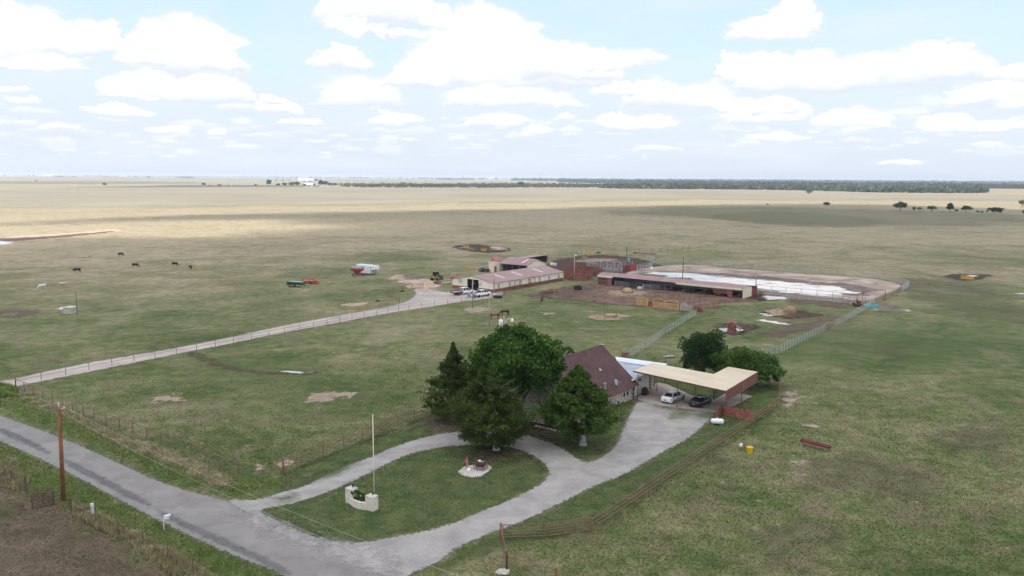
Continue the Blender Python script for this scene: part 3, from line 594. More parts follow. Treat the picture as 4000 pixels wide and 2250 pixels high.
br=N.n('ShaderNodeTexBrick'); br.inputs['Scale'].default_value=1; br.inputs['Brick Width'].default_value=.32; br.inputs['Row Height'].default_value=.15; br.inputs['Mortar Size'].default_value=.008
br.inputs['Color1'].default_value=(.098,.056,.058,1); br.inputs['Color2'].default_value=(.068,.038,.041,1); br.inputs['Mortar'].default_value=(.05,.03,.03,1); N.l(tc,br.inputs['Vector'])
cc=N.mix(1.,br.outputs[0],N.ramp(N.noise(tc,.6,6,.7),[(.3,(.78,.78,.8)),(.7,(1.3,1.25,1.25))]),'MULTIPLY')
cc=N.mix(N.mr(N.noise(tc,14,3),.55,.7,0,.4),cc,(.22,.13,.12))
finish(N,cc,.92,bump=br.outputs['Fac'],bs=.4,bd=.02); M['shingle']=m
def leafmat(name,dark,light,tip=None):
    m,N=newmat(name); t=N.n('ShaderNodeAttribute',attribute_name='tone').outputs['Fac']
    tc=N.n('ShaderNodeTexCoord').outputs['Object']; f=N.math('ADD',N.math('MULTIPLY',t,.6),N.math('MULTIPLY',N.noise(tc,.8,4),.5))
    cc=N.ramp(f,[(.25,dark),(.75,light)])
    p=N.n('ShaderNodeBsdfPrincipled'); N.l(cc,p.inputs['Base Color']); p.inputs['Roughness'].default_value=.65; p.inputs['Specular IOR Level'].default_value=.08
    tr=N.n('ShaderNodeBsdfTranslucent'); N.l(cc,tr.inputs[0]); ms=N.n('ShaderNodeMixShader'); ms.inputs[0].default_value=.16; N.l(p.outputs[0],ms.inputs[1]); N.l(tr.outputs[0],ms.inputs[2])
    o=N.n('ShaderNodeOutputMaterial'); N.l(ms.outputs[0],o.inputs[0]); return m
M['cedar2']=leafmat('bright_cedar_leaves',(.016,.042,.008),(.075,.125,.022)); M['elm']=leafmat('broad_leaves',(.015,.045,.008),(.08,.165,.025)); M['cedar']=leafmat('cedar_leaves',(.014,.034,.009),(.07,.1,.02))
M['darkleaf']=leafmat('dark_leaves',(.012,.032,.01),(.04,.08,.025)); M['paleleaf']=leafmat('pale_leaves',(.05,.07,.03),(.13,.15,.07))
M['olive']=leafmat('yellow_green_leaves',(.035,.08,.014),(.10,.165,.035)); M['far']=leafmat('far_leaves',(.035,.055,.035),(.1,.125,.075)); M['fardark']=leafmat('far_shaded_leaves',(.015,.03,.02),(.03,.05,.03))
M['deadleaf']=leafmat('bare_twigs',(.1,.08,.06),(.2,.16,.13))
# ------------------------------------------------------------ leaves
def quads(name,C_,size,mat,parent=None,tone=None,up=0.,asp=.6,rg=rng,kind=None):
    n=len(C_); sz=size*(rg.uniform(.45,1.0,n)*rg.uniform(.8,1.9,n))[:,None]
    a=rg.normal(size=(n,3)); a[:,2]+=up; a/=np.linalg.norm(a,axis=1)[:,None]
    b=rg.normal(size=(n,3)); b-=(b*a).sum(1)[:,None]*a; b/=np.linalg.norm(b,axis=1)[:,None]
    A=a*sz*.5; B=b*sz*.5*asp
    V=np.stack([C_-A-B*.6,C_-A*.1+B,C_+A,C_-A*.1-B],1).reshape(-1,3)
    F=np.arange(4*n).reshape(-1,4)
    me=bpy.data.meshes.new(name); me.vertices.add(4*n); me.vertices.foreach_set('co',V.ravel()); me.loops.add(4*n); me.loops.foreach_set('vertex_index',F.ravel())
    me.polygons.add(n); me.polygons.foreach_set('loop_start',np.arange(0,4*n,4)); me.polygons.foreach_set('loop_total',np.full(n,4)); me.update(calc_edges=True)
    if tone is None: tone=rg.uniform(0,1,n)
    t=me.attributes.new('tone','FLOAT','POINT'); t.data.foreach_set('value',np.repeat(tone,4).astype(np.float32))
    me.materials.append(mat); o=bpy.data.objects.new(name,me); col.objects.link(o)
    if parent: o.parent=parent
    return tag(o,kind=kind)
def trunk(root,h,r,lean=(0,0),limbs=8,H=8,Rr=3,mat='bark',mat2=None,seed=1,low=.25):
    rr=random.Random(seed); t=MB(); pts=[(0,0,-.1),(lean[0]*.2,lean[1]*.2,h*.35),(lean[0]*.6,lean[1]*.6,h*.7),(lean[0],lean[1],h)]
    rad=[r*1.45,r,r*.8,r*.6]
    for i in range(3): t.tube(pts[i],pts[i+1],rad[i],rad[i+1],10)
    t.tube((0,0,-.05),(0,0,.25),r*2.,r*1.3,10)
    o=t.build('trunk',M[mat],root,smooth=True); l=MB()
    for k in range(limbs):
        a=rr.uniform(0,2*pi); z0=h*rr.uniform(.55,1.); L=Rr*rr.uniform(.5,.85); zt=min(H*.92,z0+(H-z0)*rr.uniform(.2,.8))
        p0=Vector((lean[0]*z0/h,lean[1]*z0/h,z0)); p2=Vector((math.cos(a)*L,math.sin(a)*L,zt)); p1=(p0+p2)/2+Vector((0,0,(zt-z0)*.1))
        l.tube(p0,p1,r*.42,r*.26,6); l.tube(p1,p2,r*.26,r*.08,5)
        for q in range(2):
            a2=a+rr.uniform(-.8,.8); l.tube(p1,p1+Vector((math.cos(a2)*L*.4,math.sin(a2)*L*.4,(H-zt)*.3)),r*.16,r*.04,4)
    l.build('limbs',M[mat2 or mat],root,smooth=True); return o
def round_crown(H,z0,Rx,Ry,ncl,nl,seed,lump=.25,cr=.85):
    g=np.random.default_rng(seed); cz=(H+z0)/2; Rz=(H-z0)/2
    d=g.normal(size=(ncl,3)); d/=np.linalg.norm(d,axis=1)[:,None]; d[:,2]=np.where(d[:,2]<-.75,-d[:,2],d[:,2])
    rad=g.uniform(.45,1,ncl)**.45*(1-lump/2+lump*np.sin(d[:,0]*4+seed)*np.cos(d[:,1]*5+d[:,2]*3))
    c=d*rad[:,None]*np.array([Rx-cr*.6,Ry-cr*.6,Rz-cr*.5])+np.array([0,0,cz])
    ct=g.uniform(0,1,ncl); k=g.integers(0,ncl,nl); o=g.normal(size=(nl,3)); o/=np.linalg.norm(o,axis=1)[:,None]
    o*=(g.uniform(0,1,nl)**.5)[:,None]*cr*g.uniform(.6,1.2,ncl)[k][:,None]; o[:,2]*=.75
    return c[k]+o, np.clip(ct[k]*.6+g.uniform(0,.4,nl)+o[:,2]*.15,0,1)
def cedar_crown(H,z0,Rm,nbr,nl,seed,peak=.3,tiers=.3,sharp=1.,tips=.35):
    g=np.random.default_rng(seed); u=g.uniform(0,1,nbr)**.85; 
    prof=np.where(u<peak,.62+.38*u/peak,np.clip((1-u)/(1-peak),0,1)**sharp)
    az=g.uniform(0,2*pi,nbr); L=Rm*prof*g.uniform(.72,1.08,nbr)*(1+.13*np.sin(az*3+seed)+.1*np.sin(az*5+u*9)); L=np.maximum(L,.08)
    zb=z0+(H-z0)*(u*.97)*1.; k=g.integers(0,nbr,nl); w=L[k]; 
    s=1-g.uniform(0,1,nl)**1.5*.75; r_=s*L[k]
    z=zb[k]+(s**1.6)*L[k]*.22+g.normal(size=nl)*.1-(1-u[k])*0.05
    sp=.05+.34*L[k]/Rm
    x=np.cos(az[k])*r_+g.normal(size=nl)*sp; y=np.sin(az[k])*r_+g.normal(size=nl)*sp; z=z+g.normal(size=nl)*sp*.55
    z=np.maximum(z,z0*.75); ct=g.uniform(0,1,nbr)
    return np.stack([x,y,z],-1), np.clip(ct[k]*.5+s*.25+g.uniform(0,.35,nl),0,1)
def fgt(p): return (p[0],p[1],0)
t2=thing('shade_tree','tallest broad round leafy green tree between the cedars in front of the house','tree',fgt(at(2022,1668)))
trunk(t2,4.5,.42,(.3,.1),14,13,5.5,seed=3); C_,T_=round_crown(13.7,3.2,6.7,6.2,260,40000,5,.22,1.3); quads('crown',C_,.42,M['elm'],t2,T_,up=.5,asp=.55)
g=np.random.default_rng(9)
t1=thing('cedar_tree','leftmost spiky cedar with a narrow pointed top beside the pipe fence','cedar tree',fgt(at(1772,1640)),0,'cedars in the front yard')
trunk(t1,7,.25,(0,0),8,9,3,seed=4); C_,T_=cedar_crown(10.6,.6,5.0,200,28000,21,.18,.3,1.2); quads('crown',C_,.33,M['cedar'],t1,T_,up=.8,asp=.4)
t3=thing('cedar_tree','broad dark cedar standing over the gravel drive, nearest of the cedars','cedar tree',fgt(at(1939,1757)),0,'cedars in the front yard')
trunk(t3,7,.28,(-.5,0),10,9.5,3.6,mat='palebark',mat2='bark',seed=5); C_,T_=cedar_crown(10.8,.6,5.3,250,42000,33,.3,.3,1.1); C_[:,0]-=C_[:,2]*.05+.8; quads('crown',C_,.33,M['cedar'],t3,T_,up=.7,asp=.4)
t4=thing('cedar_tree','rounded cedar with a pale whitish trunk in front of the house corner','cedar tree',fgt(at(2277,1738)),0,'cedars in the front yard')
trunk(t4,6,.3,(-.2,.1),12,8.5,4.2,mat='palebark',mat2='bark',seed=6); C_,T_=cedar_crown(9.9,1.3,5.2,260,44000,47,.26,.3,.95); C_[:,0]-=.75; quads('crown',C_,.33,M['cedar2'],t4,T_,up=.5,asp=.5)
t5=thing('round_tree','dark round leafy tree behind the tan carport roof','tree',fgt(at(2745,1478)),0,'trees behind the carport')
trunk(t5,2.8,.3,(.2,0),9,7,3,seed=7); C_,T_=round_crown(7.9,.2,4.5,3.9,120,20000,15,.38,1.2); quads('crown',C_,.3,M['darkleaf'],t5,T_,up=.3,asp=.6)
t6=thing('spreading_tree','yellowish green sloping tree behind the end of the carport','tree',fgt(at(2925,1512)),0,'trees behind the carport')
trunk(t6,2.4,.3,(.3,0),9,6,4,seed=8); C_,T_=round_crown(7.1,.1,6.6,4.4,180,26000,28,.4,1.15); C_[:,2]*=1-.07*np.clip(C_[:,0]+2,0,9)*.7; quads('crown',C_,.32,M['olive'],t6,T_,up=.4,asp=.6)
def bush(px_,py_,h,w,label,name='bush',mat='elm',n=500,grp=None,seed=1,cat='bush',lsz=.3):
    p=at(px_,py_); b=thing(name,label,cat,fgt(p),0,grp); s=MB()
    for k in range(4):
        a=k*1.6; s.tube((0,0,-.05),(math.cos(a)*w*.25,math.sin(a)*w*.25,h*.6),.06*h,.02*h,5)
    s.build('stems',M['bark'],b); C_,T_=round_crown(h,.05*h,w/2,w/2,max(8,n//40),n,seed,.3,w*.16); quads('crown',C_,lsz,M[mat],b,T_,asp=.6); return b
bush(2217,1392,1.9,2.6,'small dark green bush behind the brown house roof')
# ------------------------------------------------------------ scattered field trees
protos=[]
def field_tree(kind,seed):
    H=10.
    r_=bpy.data.objects.new('oak_tree',None); col.objects.link(r_)
    if kind=='oak': trunk(r_,3.,.32,(.3,0),8,9,4.5,seed=seed); C_,T_=round_crown(10,1.8,7.6,7.6,60,1500,seed,.35,1.6); quads('crown',C_,1.0,M['darkleaf'],r_,T_,asp=.7)
    if kind=='tall': trunk(r_,3.,.3,(.1,0),8,9,3,seed=seed); C_,T_=round_crown(10,1.2,3.9,3.9,50,1400,seed,.3,1.3); quads('crown',C_,.9,M['darkleaf'],r_,T_,asp=.7)
    if kind=='wide': trunk(r_,2.,.3,(.1,0),8,6,6,seed=seed); C_,T_=round_crown(10,.3,15,8,90,2600,seed,.3,2.); quads('crown',C_,1.2,M['darkleaf'],r_,T_,asp=.7)
    if kind=='pale': trunk(r_,3.,.4,(.5,0),10,9,6,seed=seed); C_,T_=round_crown(10,2.,9.5,8,40,900,seed,.4,1.8); quads('crown',C_,1.1,M['paleleaf'],r_,T_,asp=.7)
    if kind=='dead':
        trunk(r_,4.,.4,(1,0),16,10,6,seed=seed,mat='greypole'); g=np.random.default_rng(seed); C_,T_=round_crown(8,3,4,4,12,120,seed,.5,1.); quads('crown',C_,.6,M['deadleaf'],r_,T_,asp=.3)
    return r_
K={}
def put_tree(kind,x,y,hpx,label,name='oak_tree',grp='trees across the far pasture',seed=0,cat='tree'):
    p=at(x,y); d=Vector(p)-Vector(CP); h=hpx*d.length/FP
    if (kind,seed) not in K: K[(kind,seed)]=o=field_tree(kind,seed+11)
    else: o=copy_tree(K[(kind,seed)])
    o.name=name; o.location=(p.x,p.y,0); o.scale=(h/10,)*3; o.rotation_euler=(0,0,0 if kind=='wide' else (x*.7)%6.28); tag(o,label,cat,grp); return o
put_tree('dead',3000,808,20,'leafless grey tree leftmost in the far right pasture','dead_tree',cat='dead tree')
put_tree('dead',3071,822,20,'leafless twisted tree nearest the shaded green field','dead_tree',seed=1,cat='dead tree')
put_tree('oak',3228,809,20,'single dark round tree right of the two leafless trees')
put_tree('pale',3160,761,18,'lone pale spreading tree on the sunlit far field','lone_tree')
put_tree('oak',3516,824,34,'largest dark oak left of the row at the far right',seed=1)
put_tree('tall',3570,826,17,'small pointed dark tree beside the largest far oak')
put_tree('pale',3592,824,14,'small pale shrub tree right of the small pointed tree','shrub_tree',seed=1)
put_tree('pale',3639,829,25,'pale spreading tree in the middle of the far right row','shrub_tree')
put_tree('tall',3710,829,35,'tall dark narrow tree in the far right row',seed=1)
put_tree('oak',3735,829,11,'low dark bush at the foot of the tall narrow tree','bush',cat='bush')
put_tree('oak',3773,831,26,'dark round tree just right of the tall narrow tree',seed=2)
put_tree('oak',3818,832,9,'tiny dark bush between the round tree and the wide thicket','bush',cat='bush')
put_tree('oak',3835,833,8,'tiny round bush touching the wide dark thicket','bush',seed=1,cat='bush')
put_tree('wide',3888,834,23,'wide low dark thicket at the far right','thicket',cat='thicket')
put_tree('tall',3998,837,14,'dark tree cut by the right edge of the photo')
put_tree('pale',3994,808,24,'pale yellowish tree at the right edge above the thicket','shrub_tree',seed=1)
# trees by the far road, left half
LG=[('tall',1051,729,28,'tall dark tree at the left end of the roadside row'),('oak',998,728,9,'small tree left of the roadside row'),('oak',1087,729,13,'low dark tree right after the tall roadside tree'),('oak',1112,729,16,'rounded dark tree in the roadside row, third from its left end'),('oak',1138,729,18,'rounded dark tree just left of the white farmhouse row'),('oak',1160,729,20,'dense dark tree in front of the white farmhouse'),('oak',1190,729,12,'low tree below the white farmhouse roof'),('oak',1222,729,14,'low dark tree right of the white farmhouse'),('tall',1253,729,27,'tall pale topped tree after the farmhouse'),('oak',1270,729,23,'broad dark tree beside the tall tree after the farmhouse'),('oak',1290,729,16,'dark tree in the clump right of the farmhouse'),('oak',1308,729,15,'last dark tree of the clump right of the farmhouse'),('oak',2036,731,23,'big round tree standing above the central hedge row'),('oak',796,727,13,'large dark bush on the far left field'),('oak',820,728,6,'small bush beside the large dark bush'),('pale',857,731,12,'thin brownish tree right of the large dark bush'),('oak',409,726,11,'lone dark round tree on the dark strip of field'),('pale',142,711,6,'tiny tree on the far left tan field'),('oak',900,706,5,'tiny distant tree above the roadside row'),('oak',1235,710,11,'round tree right behind the white farmhouse'),('oak',1173,710,6,'small tree left behind the white farmhouse'),('oak',1080,707,6,'small orchard tree far left of the farmhouse'),('oak',1105,707,6,'small orchard tree in line toward the farmhouse'),('oak',1130,708,6,'small orchard tree nearest the farmhouse')]
for i,(k,x,y,h,l) in enumerate(LG): put_tree(k,x,y,h,l,'roadside_tree' if h>7 else 'small_tree','trees along the far road',seed=i%3 if k!='pale' else 0)
# distant woods: masses nobody could count
def woods(name,P,n,h,size,mat,seed,q=9):
    g=np.random.default_rng(seed); P=chaikin(P,1); A=np.array(P); x0,y0=A.min(0); x1,y1=A.max(0)
    X=g.uniform(x0,x1,n*6); Y=g.uniform(y0,y1,n*6); k=sdist(X,Y,P)>0; X=X[k][:n]; Y=Y[k][:n]; n=len(X)
    hh=h*g.uniform(.5,1.2,n)*(1+.35*np.sin(X/180+seed)*np.sin(Y/140)); kk=np.repeat(np.arange(n),q); o=g.normal(size=(n*q,3))*.4
    ct=g.uniform(0,1,n)
    C_=np.stack([X[kk]+o[:,0]*hh[kk]*.8,Y[kk]+o[:,1]*hh[kk]*.8,hh[kk]*(.5+o[:,2]*.45)],-1); C_[:,2]=np.clip(C_[:,2],.5,1e9)
    return quads(name,C_,size,mat,None,np.clip(ct[kk]*.7+g.uniform(0,.3,n*q),0,1),asp=.9,rg=g,kind='stuff')
woods('hedgerow',px(1325,730.5,1500,731,1700,732,1900,733,2100,733,2350,733.5,2350,729,2100,728,1700,727,1500,727,1325,728),1000,11,5,M['far'],1,12)
woods('hedgerow',px(1400,733,2000,735,2000,733,1400,731),200,9,4,M['far'],12,10)
woods('creek_woods',px(2340,735,2480,738,2800,739.5,3100,743,3400,752,3600,754,3860,755,3850,748,3700,738,3300,732,2900,728,2500,729,2340,731),6500,12,10,M['far'],2,7)
woods('distant_woods',px(2180,712.5,2600,720.5,3000,727,3500,732.5,4300,741,4300,734,3500,728,3000,722,2600,716,2180,709.5),4500,13,15,M['fardark'],3,8)
woods('distant_woods',px(2000,707,2800,713,3600,719,4300,724,4300,718,3600,713,2800,707,2000,703),3500,15,26,M['fardark'],4,7)
woods('distant_woods',px(2560,701.5,3200,705,4200,712,4200,710.5,3200,703.5,2560,700.5),600,20,40,M['far'],5,7)
woods('horizon_trees',px(0,688.5,600,691,1200,696,2200,704,2200,701.5,1200,694,600,689.5,0,687.5),240,20,26,M['fardark'],6,7)
woods('horizon_trees',px(1700,702,1860,703,1850,700.5,1710,700),140,14,13,M['fardark'],8,7)
woods('shelterbelt',px(198,692,252,692.5,252,691,198,690.5),60,13,12,M['fardark'],9,8)
woods('shelterbelt',px(262,692.5,300,693,300,692,262,691.5),20,9,10,M['fardark'],19,8)
woods('shelterbelt',px(695,696,760,696.5,760,695,695,694.5),60,14,12,M['fardark'],10,8)
woods('shelterbelt',px(400,693,480,694,480,693,400,692),24,11,10,M['fardark'],11,8)
woods('shelterbelt',px(520,693.6,545,694,545,692.8,520,692.6),16,14,12,M['fardark'],13,8)
# ------------------------------------------------------------ buildings
def frame(c,d): return fgt(at(*c)), ang(at(*c),at(*d))
def loc_in(root,p):
    a=-root.rotation_euler.z; dx,dy=p[0]-root.location.x,p[1]-root.location.y
    return (dx*math.cos(a)-dy*math.sin(a), dx*math.sin(a)+dy*math.cos(a), p[2] if len(p)>2 else 0)
def gprism(b,y0,y1,ze,zr,x0,x1,yr=None):
    yr=(y0+y1)/2 if yr is None else yr
    return b.sidey([(y0,-.05),(y1,-.05),(y1,ze),(yr,zr),(y0,ze)],x0,x1)
def roofparts(root,mat,x0,x1,y0,y1,ze,zr,th=.08,yr=None,name='roof'):
    yr=(y0+y1)/2 if yr is None else yr; b=MB()
    b.slab([(x0,y0,ze),(x1,y0,ze),(x1,yr,zr),(x0,yr,zr)],th); b.slab([(x1,y1,ze),(x0,y1,ze),(x0,yr,zr),(x1,yr,zr)],th)
    return b.build(name,mat,root)
def onplane(root,px_,py_,fz):
    z=3.
    for _ in range(40): l=loc_in(root,at(px_,py_,z)); z=z*.5+fz(l)*.5
    return Vector((l[0],l[1],z))
# --- house
C2,rz=frame((2210,1677),(2473,1557)); L=(at(2473,1557)-at(2210,1677)).length; Wd=11.6; ZE=2.62; ZR=7.25
h=thing('brick_house','pale stone farmhouse under a steep dark brown shingle roof, behind the cedars','house',C2,rz)
b=MB(); b.sidey([(0,-.05),(7,-.05),(7,ZE+.01+(ZR-ZE)*(Wd-7)/(Wd/2)-.35),(Wd/2,ZR-.3),(0,ZE-.05)],0,.3)  # near gable
b.box((L/2+.15,.15,ZE/2-.03),(L-.3,.3,ZE)); gprism(b,0,Wd,ZE-.05,ZR-.3,L-.3,L); b.box((2.7,9.2,ZE/2),(.3,4.6,ZE)); b.box((1.6,7.,ZE/2),(2.6,.3,ZE)); b.box((L/2+1.3,Wd-.15,ZE/2),(L-2.8,.3,ZE))
wl=b.build('wall',M['stone'],h)
b=MB(); b.box((-.35,2.6,3.2),(.7,1.6,6.5)); b.box((-.35,2.6,6.6),(.9,1.8,.3)); b.build('chimney',M['stone'],h) if 0 else None
rf=MB(); sl_=(ZR-ZE)/(Wd/2); ov=.55
rf.slab([(-ov,-ov,ZE-ov*sl_),(L+ov,-ov,ZE-ov*sl_),(L+ov,Wd/2,ZR),(-ov,Wd/2,ZR)],.16); rf.slab([(L+ov,Wd+ov,ZE-ov*sl_),(-ov,Wd+ov,ZE-ov*sl_),(-ov,Wd/2,ZR),(L+ov,Wd/2,ZR)],.16)
roof=rf.build('roof',M['shingle'],h)
b=MB(); b.tube((-ov,-ov-.07,ZE-ov*sl_-.08),(L+ov,-ov-.07,ZE-ov*sl_-.08),.08,n=6); b.tube((L+.3,-ov-.02,ZE-.5),(L-.1,-.08,ZE-.75),.05); b.tube((L-.1,-.08,ZE-.75),(L-.1,-.08,.05),.05); b.build('gutter',M['brownpaint'],h)
zf=lambda l: ZE+l[1]*sl_
p=onplane(h,2362,1527,zf); b=MB(); b.tube(p-Vector((0,0,.2)),p+Vector((0,0,1.0)),.2,n=12); b.tube(p+Vector((0,0,1.0)),p+Vector((0,0,1.12)),.27,n=12); b.build('flue_pipe',M['chrome'],h,smooth=False)
p=onplane(h,2398,1512,zf); b=MB(); b.tube(p,p+Vector((0,-.1,.5)),.04); 
q=p+Vector((0,-.25,.75)); b.lathe((0,0,0),[(.03,0),(.3,.03),(.46,.12)],14,'Z')
dv=b.v[-42:]; rot=Matrix.Translation(q)@Matrix.Rotation(R(70),4,'X'); b.v[-42:]=[tuple(rot@Vector(v)) for v in dv]; b.tube(q,q+Vector((.25,-.5,.05)),.02); b.box(q+Vector((.27,-.55,.05)),(.14,.18,.12)); b.build('satellite_dish',M['grey'],h)
p=onplane(h,2343,1446,zf); b=MB(); b.tube(p-Vector((0,0,.1)),p+Vector((0,0,.3)),.07); b.box(p+Vector((.1,-.1,.02)),(.3,.3,.04)); b.build('roof_vent',M['white'],h)
p=onplane(h,2345,1523,zf); b=MB(); b.tube(p-Vector((0,0,.1)),p+Vector((0,0,.4)),.06); b.build('roof_vent',M['white'],h)
b=MB(); b.box((L+ov-.25,Wd/2-.2,ZR+.05),(.4,.5,.05)); b.build('ridge_cap',M['chrome'],h)
# windows on the right side: paired tall windows
lw=loc_in(h,at(2443,1571)); wx=lw[0]
for dx in (-.48,.48):
    fr=MB(); 
    for sgn in (-1,1): fr.box((wx+dx+sgn*.38,-.03,1.55),(.07,.1,1.5)); fr.box((wx+dx,-.03,1.55+sgn*.74),(.82,.1,.07))
    fr.box((wx+dx,-.035,1.55),(.7,.06,.05))
    f=fr.build('window_frame',M['white'],h); MB().box((wx+dx,-.01,1.55),(.72,.04,1.44)).build('pane',M['glass'],f)
# service wing in pale stucco with door, continuing the side wall
wg=MB(); X1=L+.35; wgL=(at(2541,1524)-at(2473,1557)).length
wg.box((L+wgL/2+.1,1.6,1.35),(wgL-.3,2.4,2.7)); wg.build('stucco_wall',M['cream'],h)
b=MB(); b.box((L+wgL+.45,1.2,1.3),(.8,2.2,2.6)); b.build('stone_pier',M['stone'],h)
d=MB(); d.box((L+.75,.36,1.03),(.92,.06,2.05)); d=d.build('door',M['white'],h); MB().box((L+.75,.32,1.5),(.5,.05,.9)).build('pane',M['glass'],d); MB().box((L+.75,.32,.45),(.22,.05,.4)).build('pet_flap',M['glass'],d)
b=MB(); b.box((L+wgL*.45,.3,2.25),(.22,.2,.3)); b.build('wall_lamp',M['black'],h)
# mulch bed and edging stones
b=MB(); b.prism([(-.2,-.2),(-.2,7),(-1.,7),(-1.3,4),(-1.2,-.2)],.0,.08); o=b.build('mulch_bed',simple('mulch',(.09,.025,.018),.95,var=.4,scale=9,bs=.8)); o.location=h.location; o.rotation_euler=h.rotation_euler; o.location.z=.012; tag(o,kind='structure')
for i in range(7):
    b=MB(); b.blob((0,0,.09),(.28,.2,.14),8,5,.2); st=b.build('edging_stone',M['stackstone'] if i==99 else M['concrete']); p=h.matrix_world if 0 else None
    lx,ly=-1.45,.1+i*.58; c_,s_=math.cos(rz),math.sin(rz); st.location=(C2[0]+lx*c_-ly*s_,C2[1]+lx*s_+ly*c_,0); st.rotation_euler=(0,0,rz+1.57)
    tag(st,'rough pale edging stone of the short row along the house flower bed','edging stone','edging stones of the flower bed')
# --- patio roofs behind the house
pr=thing('patio_cover','blue grey corrugated metal patio roof between the house roof and carport','patio cover',fgt(at(2462,1480)),rz)
def wpoly(root,pts): return [loc_in(root,p) for p in pts]
q=[at(2412,1402,3.1),at(2528,1424,3.1),at(2470,1452,2.9),at(2482,1468,2.75),at(2500,1486,2.7)]
b=MB(); b.slab(wpoly(pr,[at(2400,1404,3.12),at(2527,1422,3.12),at(2560,1440,2.95),at(2470,1488,2.85)]),.06); b.build('roof_sheet',M['blueroof'],pr)
for p in ((2527,1422),(2560,1440),(2430,1412)): l=loc_in(pr,at(p[0],p[1],3.)); b=MB(); b.tube((l[0],l[1],0),(l[0],l[1],3.),.05); b.build('post',M['brownpaint'],pr)
pw=thing('patio_cover','long white metal awning strip behind the brown house roof','awning',fgt(at(2500,1430)),rz)
b=MB(); b.slab(wpoly(pw,[at(2404,1393,3.5),at(2608,1421,3.5),at(2596,1428,3.35),at(2522,1427,3.15),at(2410,1409,3.15)]),.06); b.build('roof_sheet',M['whiteroof'],pw)
for p in ((2600,1423),(2510,1408),(2540,1426)): l=loc_in(pw,at(p[0],p[1],3.2)); b=MB(); b.tube((l[0],l[1],0),(l[0],l[1],3.2),.05); b.build('post',M['brownpaint'],pw)
# --- carport
cp_=thing('carport','L shaped tan metal carport roof on thin brown posts beside the house','carport',fgt(at(2644,1591)),ang(at(2474,1448,3.95),at(2835,1526,3.95)))
ZC=3.95; cor=[at(x,y,ZC) for x,y in ((2474,1448),(2835,1526),(2959,1452),(2845,1432),(2788,1461),(2549,1417))]; lc=wpoly(cp_,cor)
b=MB(); b.prism([(p[0],p[1]) for p in lc],ZC-.07,ZC); b.build('roof_sheet',M['tanroof'],cp_)
b=MB()
for i in (0,2,3,4,5):
    a,c=Vector(lc[i]),Vector(lc[(i+1)%6]); 
    nrm=Vector((c.y-a.y,-(c.x-a.x),0)).normalized()*.03; m_=(a+c)/2+nrm; b.box((m_.x,m_.y,ZC-.12),((c-a).length,.05,.2),rz=math.atan2(c.y-a.y,c.x-a.x))
b.build('fascia',M['brownpaint'],cp_)
b=MB(); a,c=Vector(lc[1]),Vector(lc[2]); nrm=Vector((c.y-a.y,-(c.x-a.x),0)).normalized()*.05; m_=(a+c)/2+nrm; b.box((m_.x,m_.y,ZC-.78),((c-a).length,.05,1.55),rz=math.atan2(c.y-a.y,c.x-a.x)); b.build('side_panel',M['wainsx'],cp_)
for (x,y) in ((2490,1562),(2644,1591.5),(2834,1592)):
    l=loc_in(cp_,at(x,y)); b=MB(); b.tube((l[0],l[1],0),(l[0],l[1],ZC-.1),.055,n=8); b.build('post',M['brownpaint'],cp_)
for (x,y) in ((2565.5,1529),(2601,1501),(2717,1534),(2787.5,1565),(2896,1580),(2870,1535)):
    l=loc_in(cp_,at(x,y)); b=MB(); b.tube((l[0],l[1],0),(l[0],l[1],ZC-.1),.05,n=8); b.build('post',M['darkrust'],cp_)
# --- long barn
C,rzb=frame((1925,1144),(2200,1096)); LB=(at(2200,1096)-at(1925,1144)).length; WB=15.2; ze=2.75; zr=4.25
bn=thing('horse_barn','long low cream metal barn with maroon lower walls and a faded red roof','barn',C,rzb)
b=MB(); b.sidey([(0,-.05),(5.1,-.05),(5.1,3.2),(9.4,3.2),(9.4,-.05),(WB,-.05),(WB,ze-.05),(WB/2,zr-.08),(0,ze-.05)],0,.15); b.build('wall',M['wall'],bn)
b=MB(); gprism(b,0,WB,ze-.05,zr-.08,LB-.15,LB); b.build('wall',M['wall'],bn)
b=MB(); b.box((LB/2,.075,ze/2-.03),(LB-.3,.15,ze)); b.box((LB/2,WB-.075,ze/2-.03),(LB-.3,.15,ze)); b.build('wall',M['wallx'],bn)
b=MB(); b.box((-.02,2.55,.48),(.06,5.1,.98)); b.build('wainscot',M['wains'],bn); b=MB(); b.box((-.02,12.3,.48),(.06,5.8,.98)); b.build('wainscot',M['wains'],bn)
b=MB(); b.box((LB/2,-.02,.48),(LB,.06,.98)); b.build('wainscot',M['wainsx'],bn)
b=MB(); b.box((LB/2+3,WB*.35,1.6),(LB-8,.1,3)); b.box((LB/2+3,WB*.6,1.6),(LB-8,.1,3)); b.build('stall_wall',M['wood'],bn)
rr=roofparts(bn,M['roof'],-.25,LB+.25,-.3,WB+.3,ze,zr)
sb=(zr-ze)/(WB/2+.3)
def barnskylight(root,xc,w,y0,y1,fn,par): MB().slab([(xc-w/2,y0,fn(y0)),(xc+w/2,y0,fn(y0)),(xc+w/2,y1,fn(y1)),(xc-w/2,y1,fn(y1))],.02).build('skylight',M['skylight'],par)
zfb=lambda l: ze+(l[1]+.3)*sb
for sx_,sy_ in ((1944,1077),(2012,1066.5),(2090,1053)):
    l=onplane(bn,sx_,sy_,zfb); barnskylight(bn,l[0],.9,2.2,6.2,lambda y: ze+(y+.3)*sb+.03,rr)
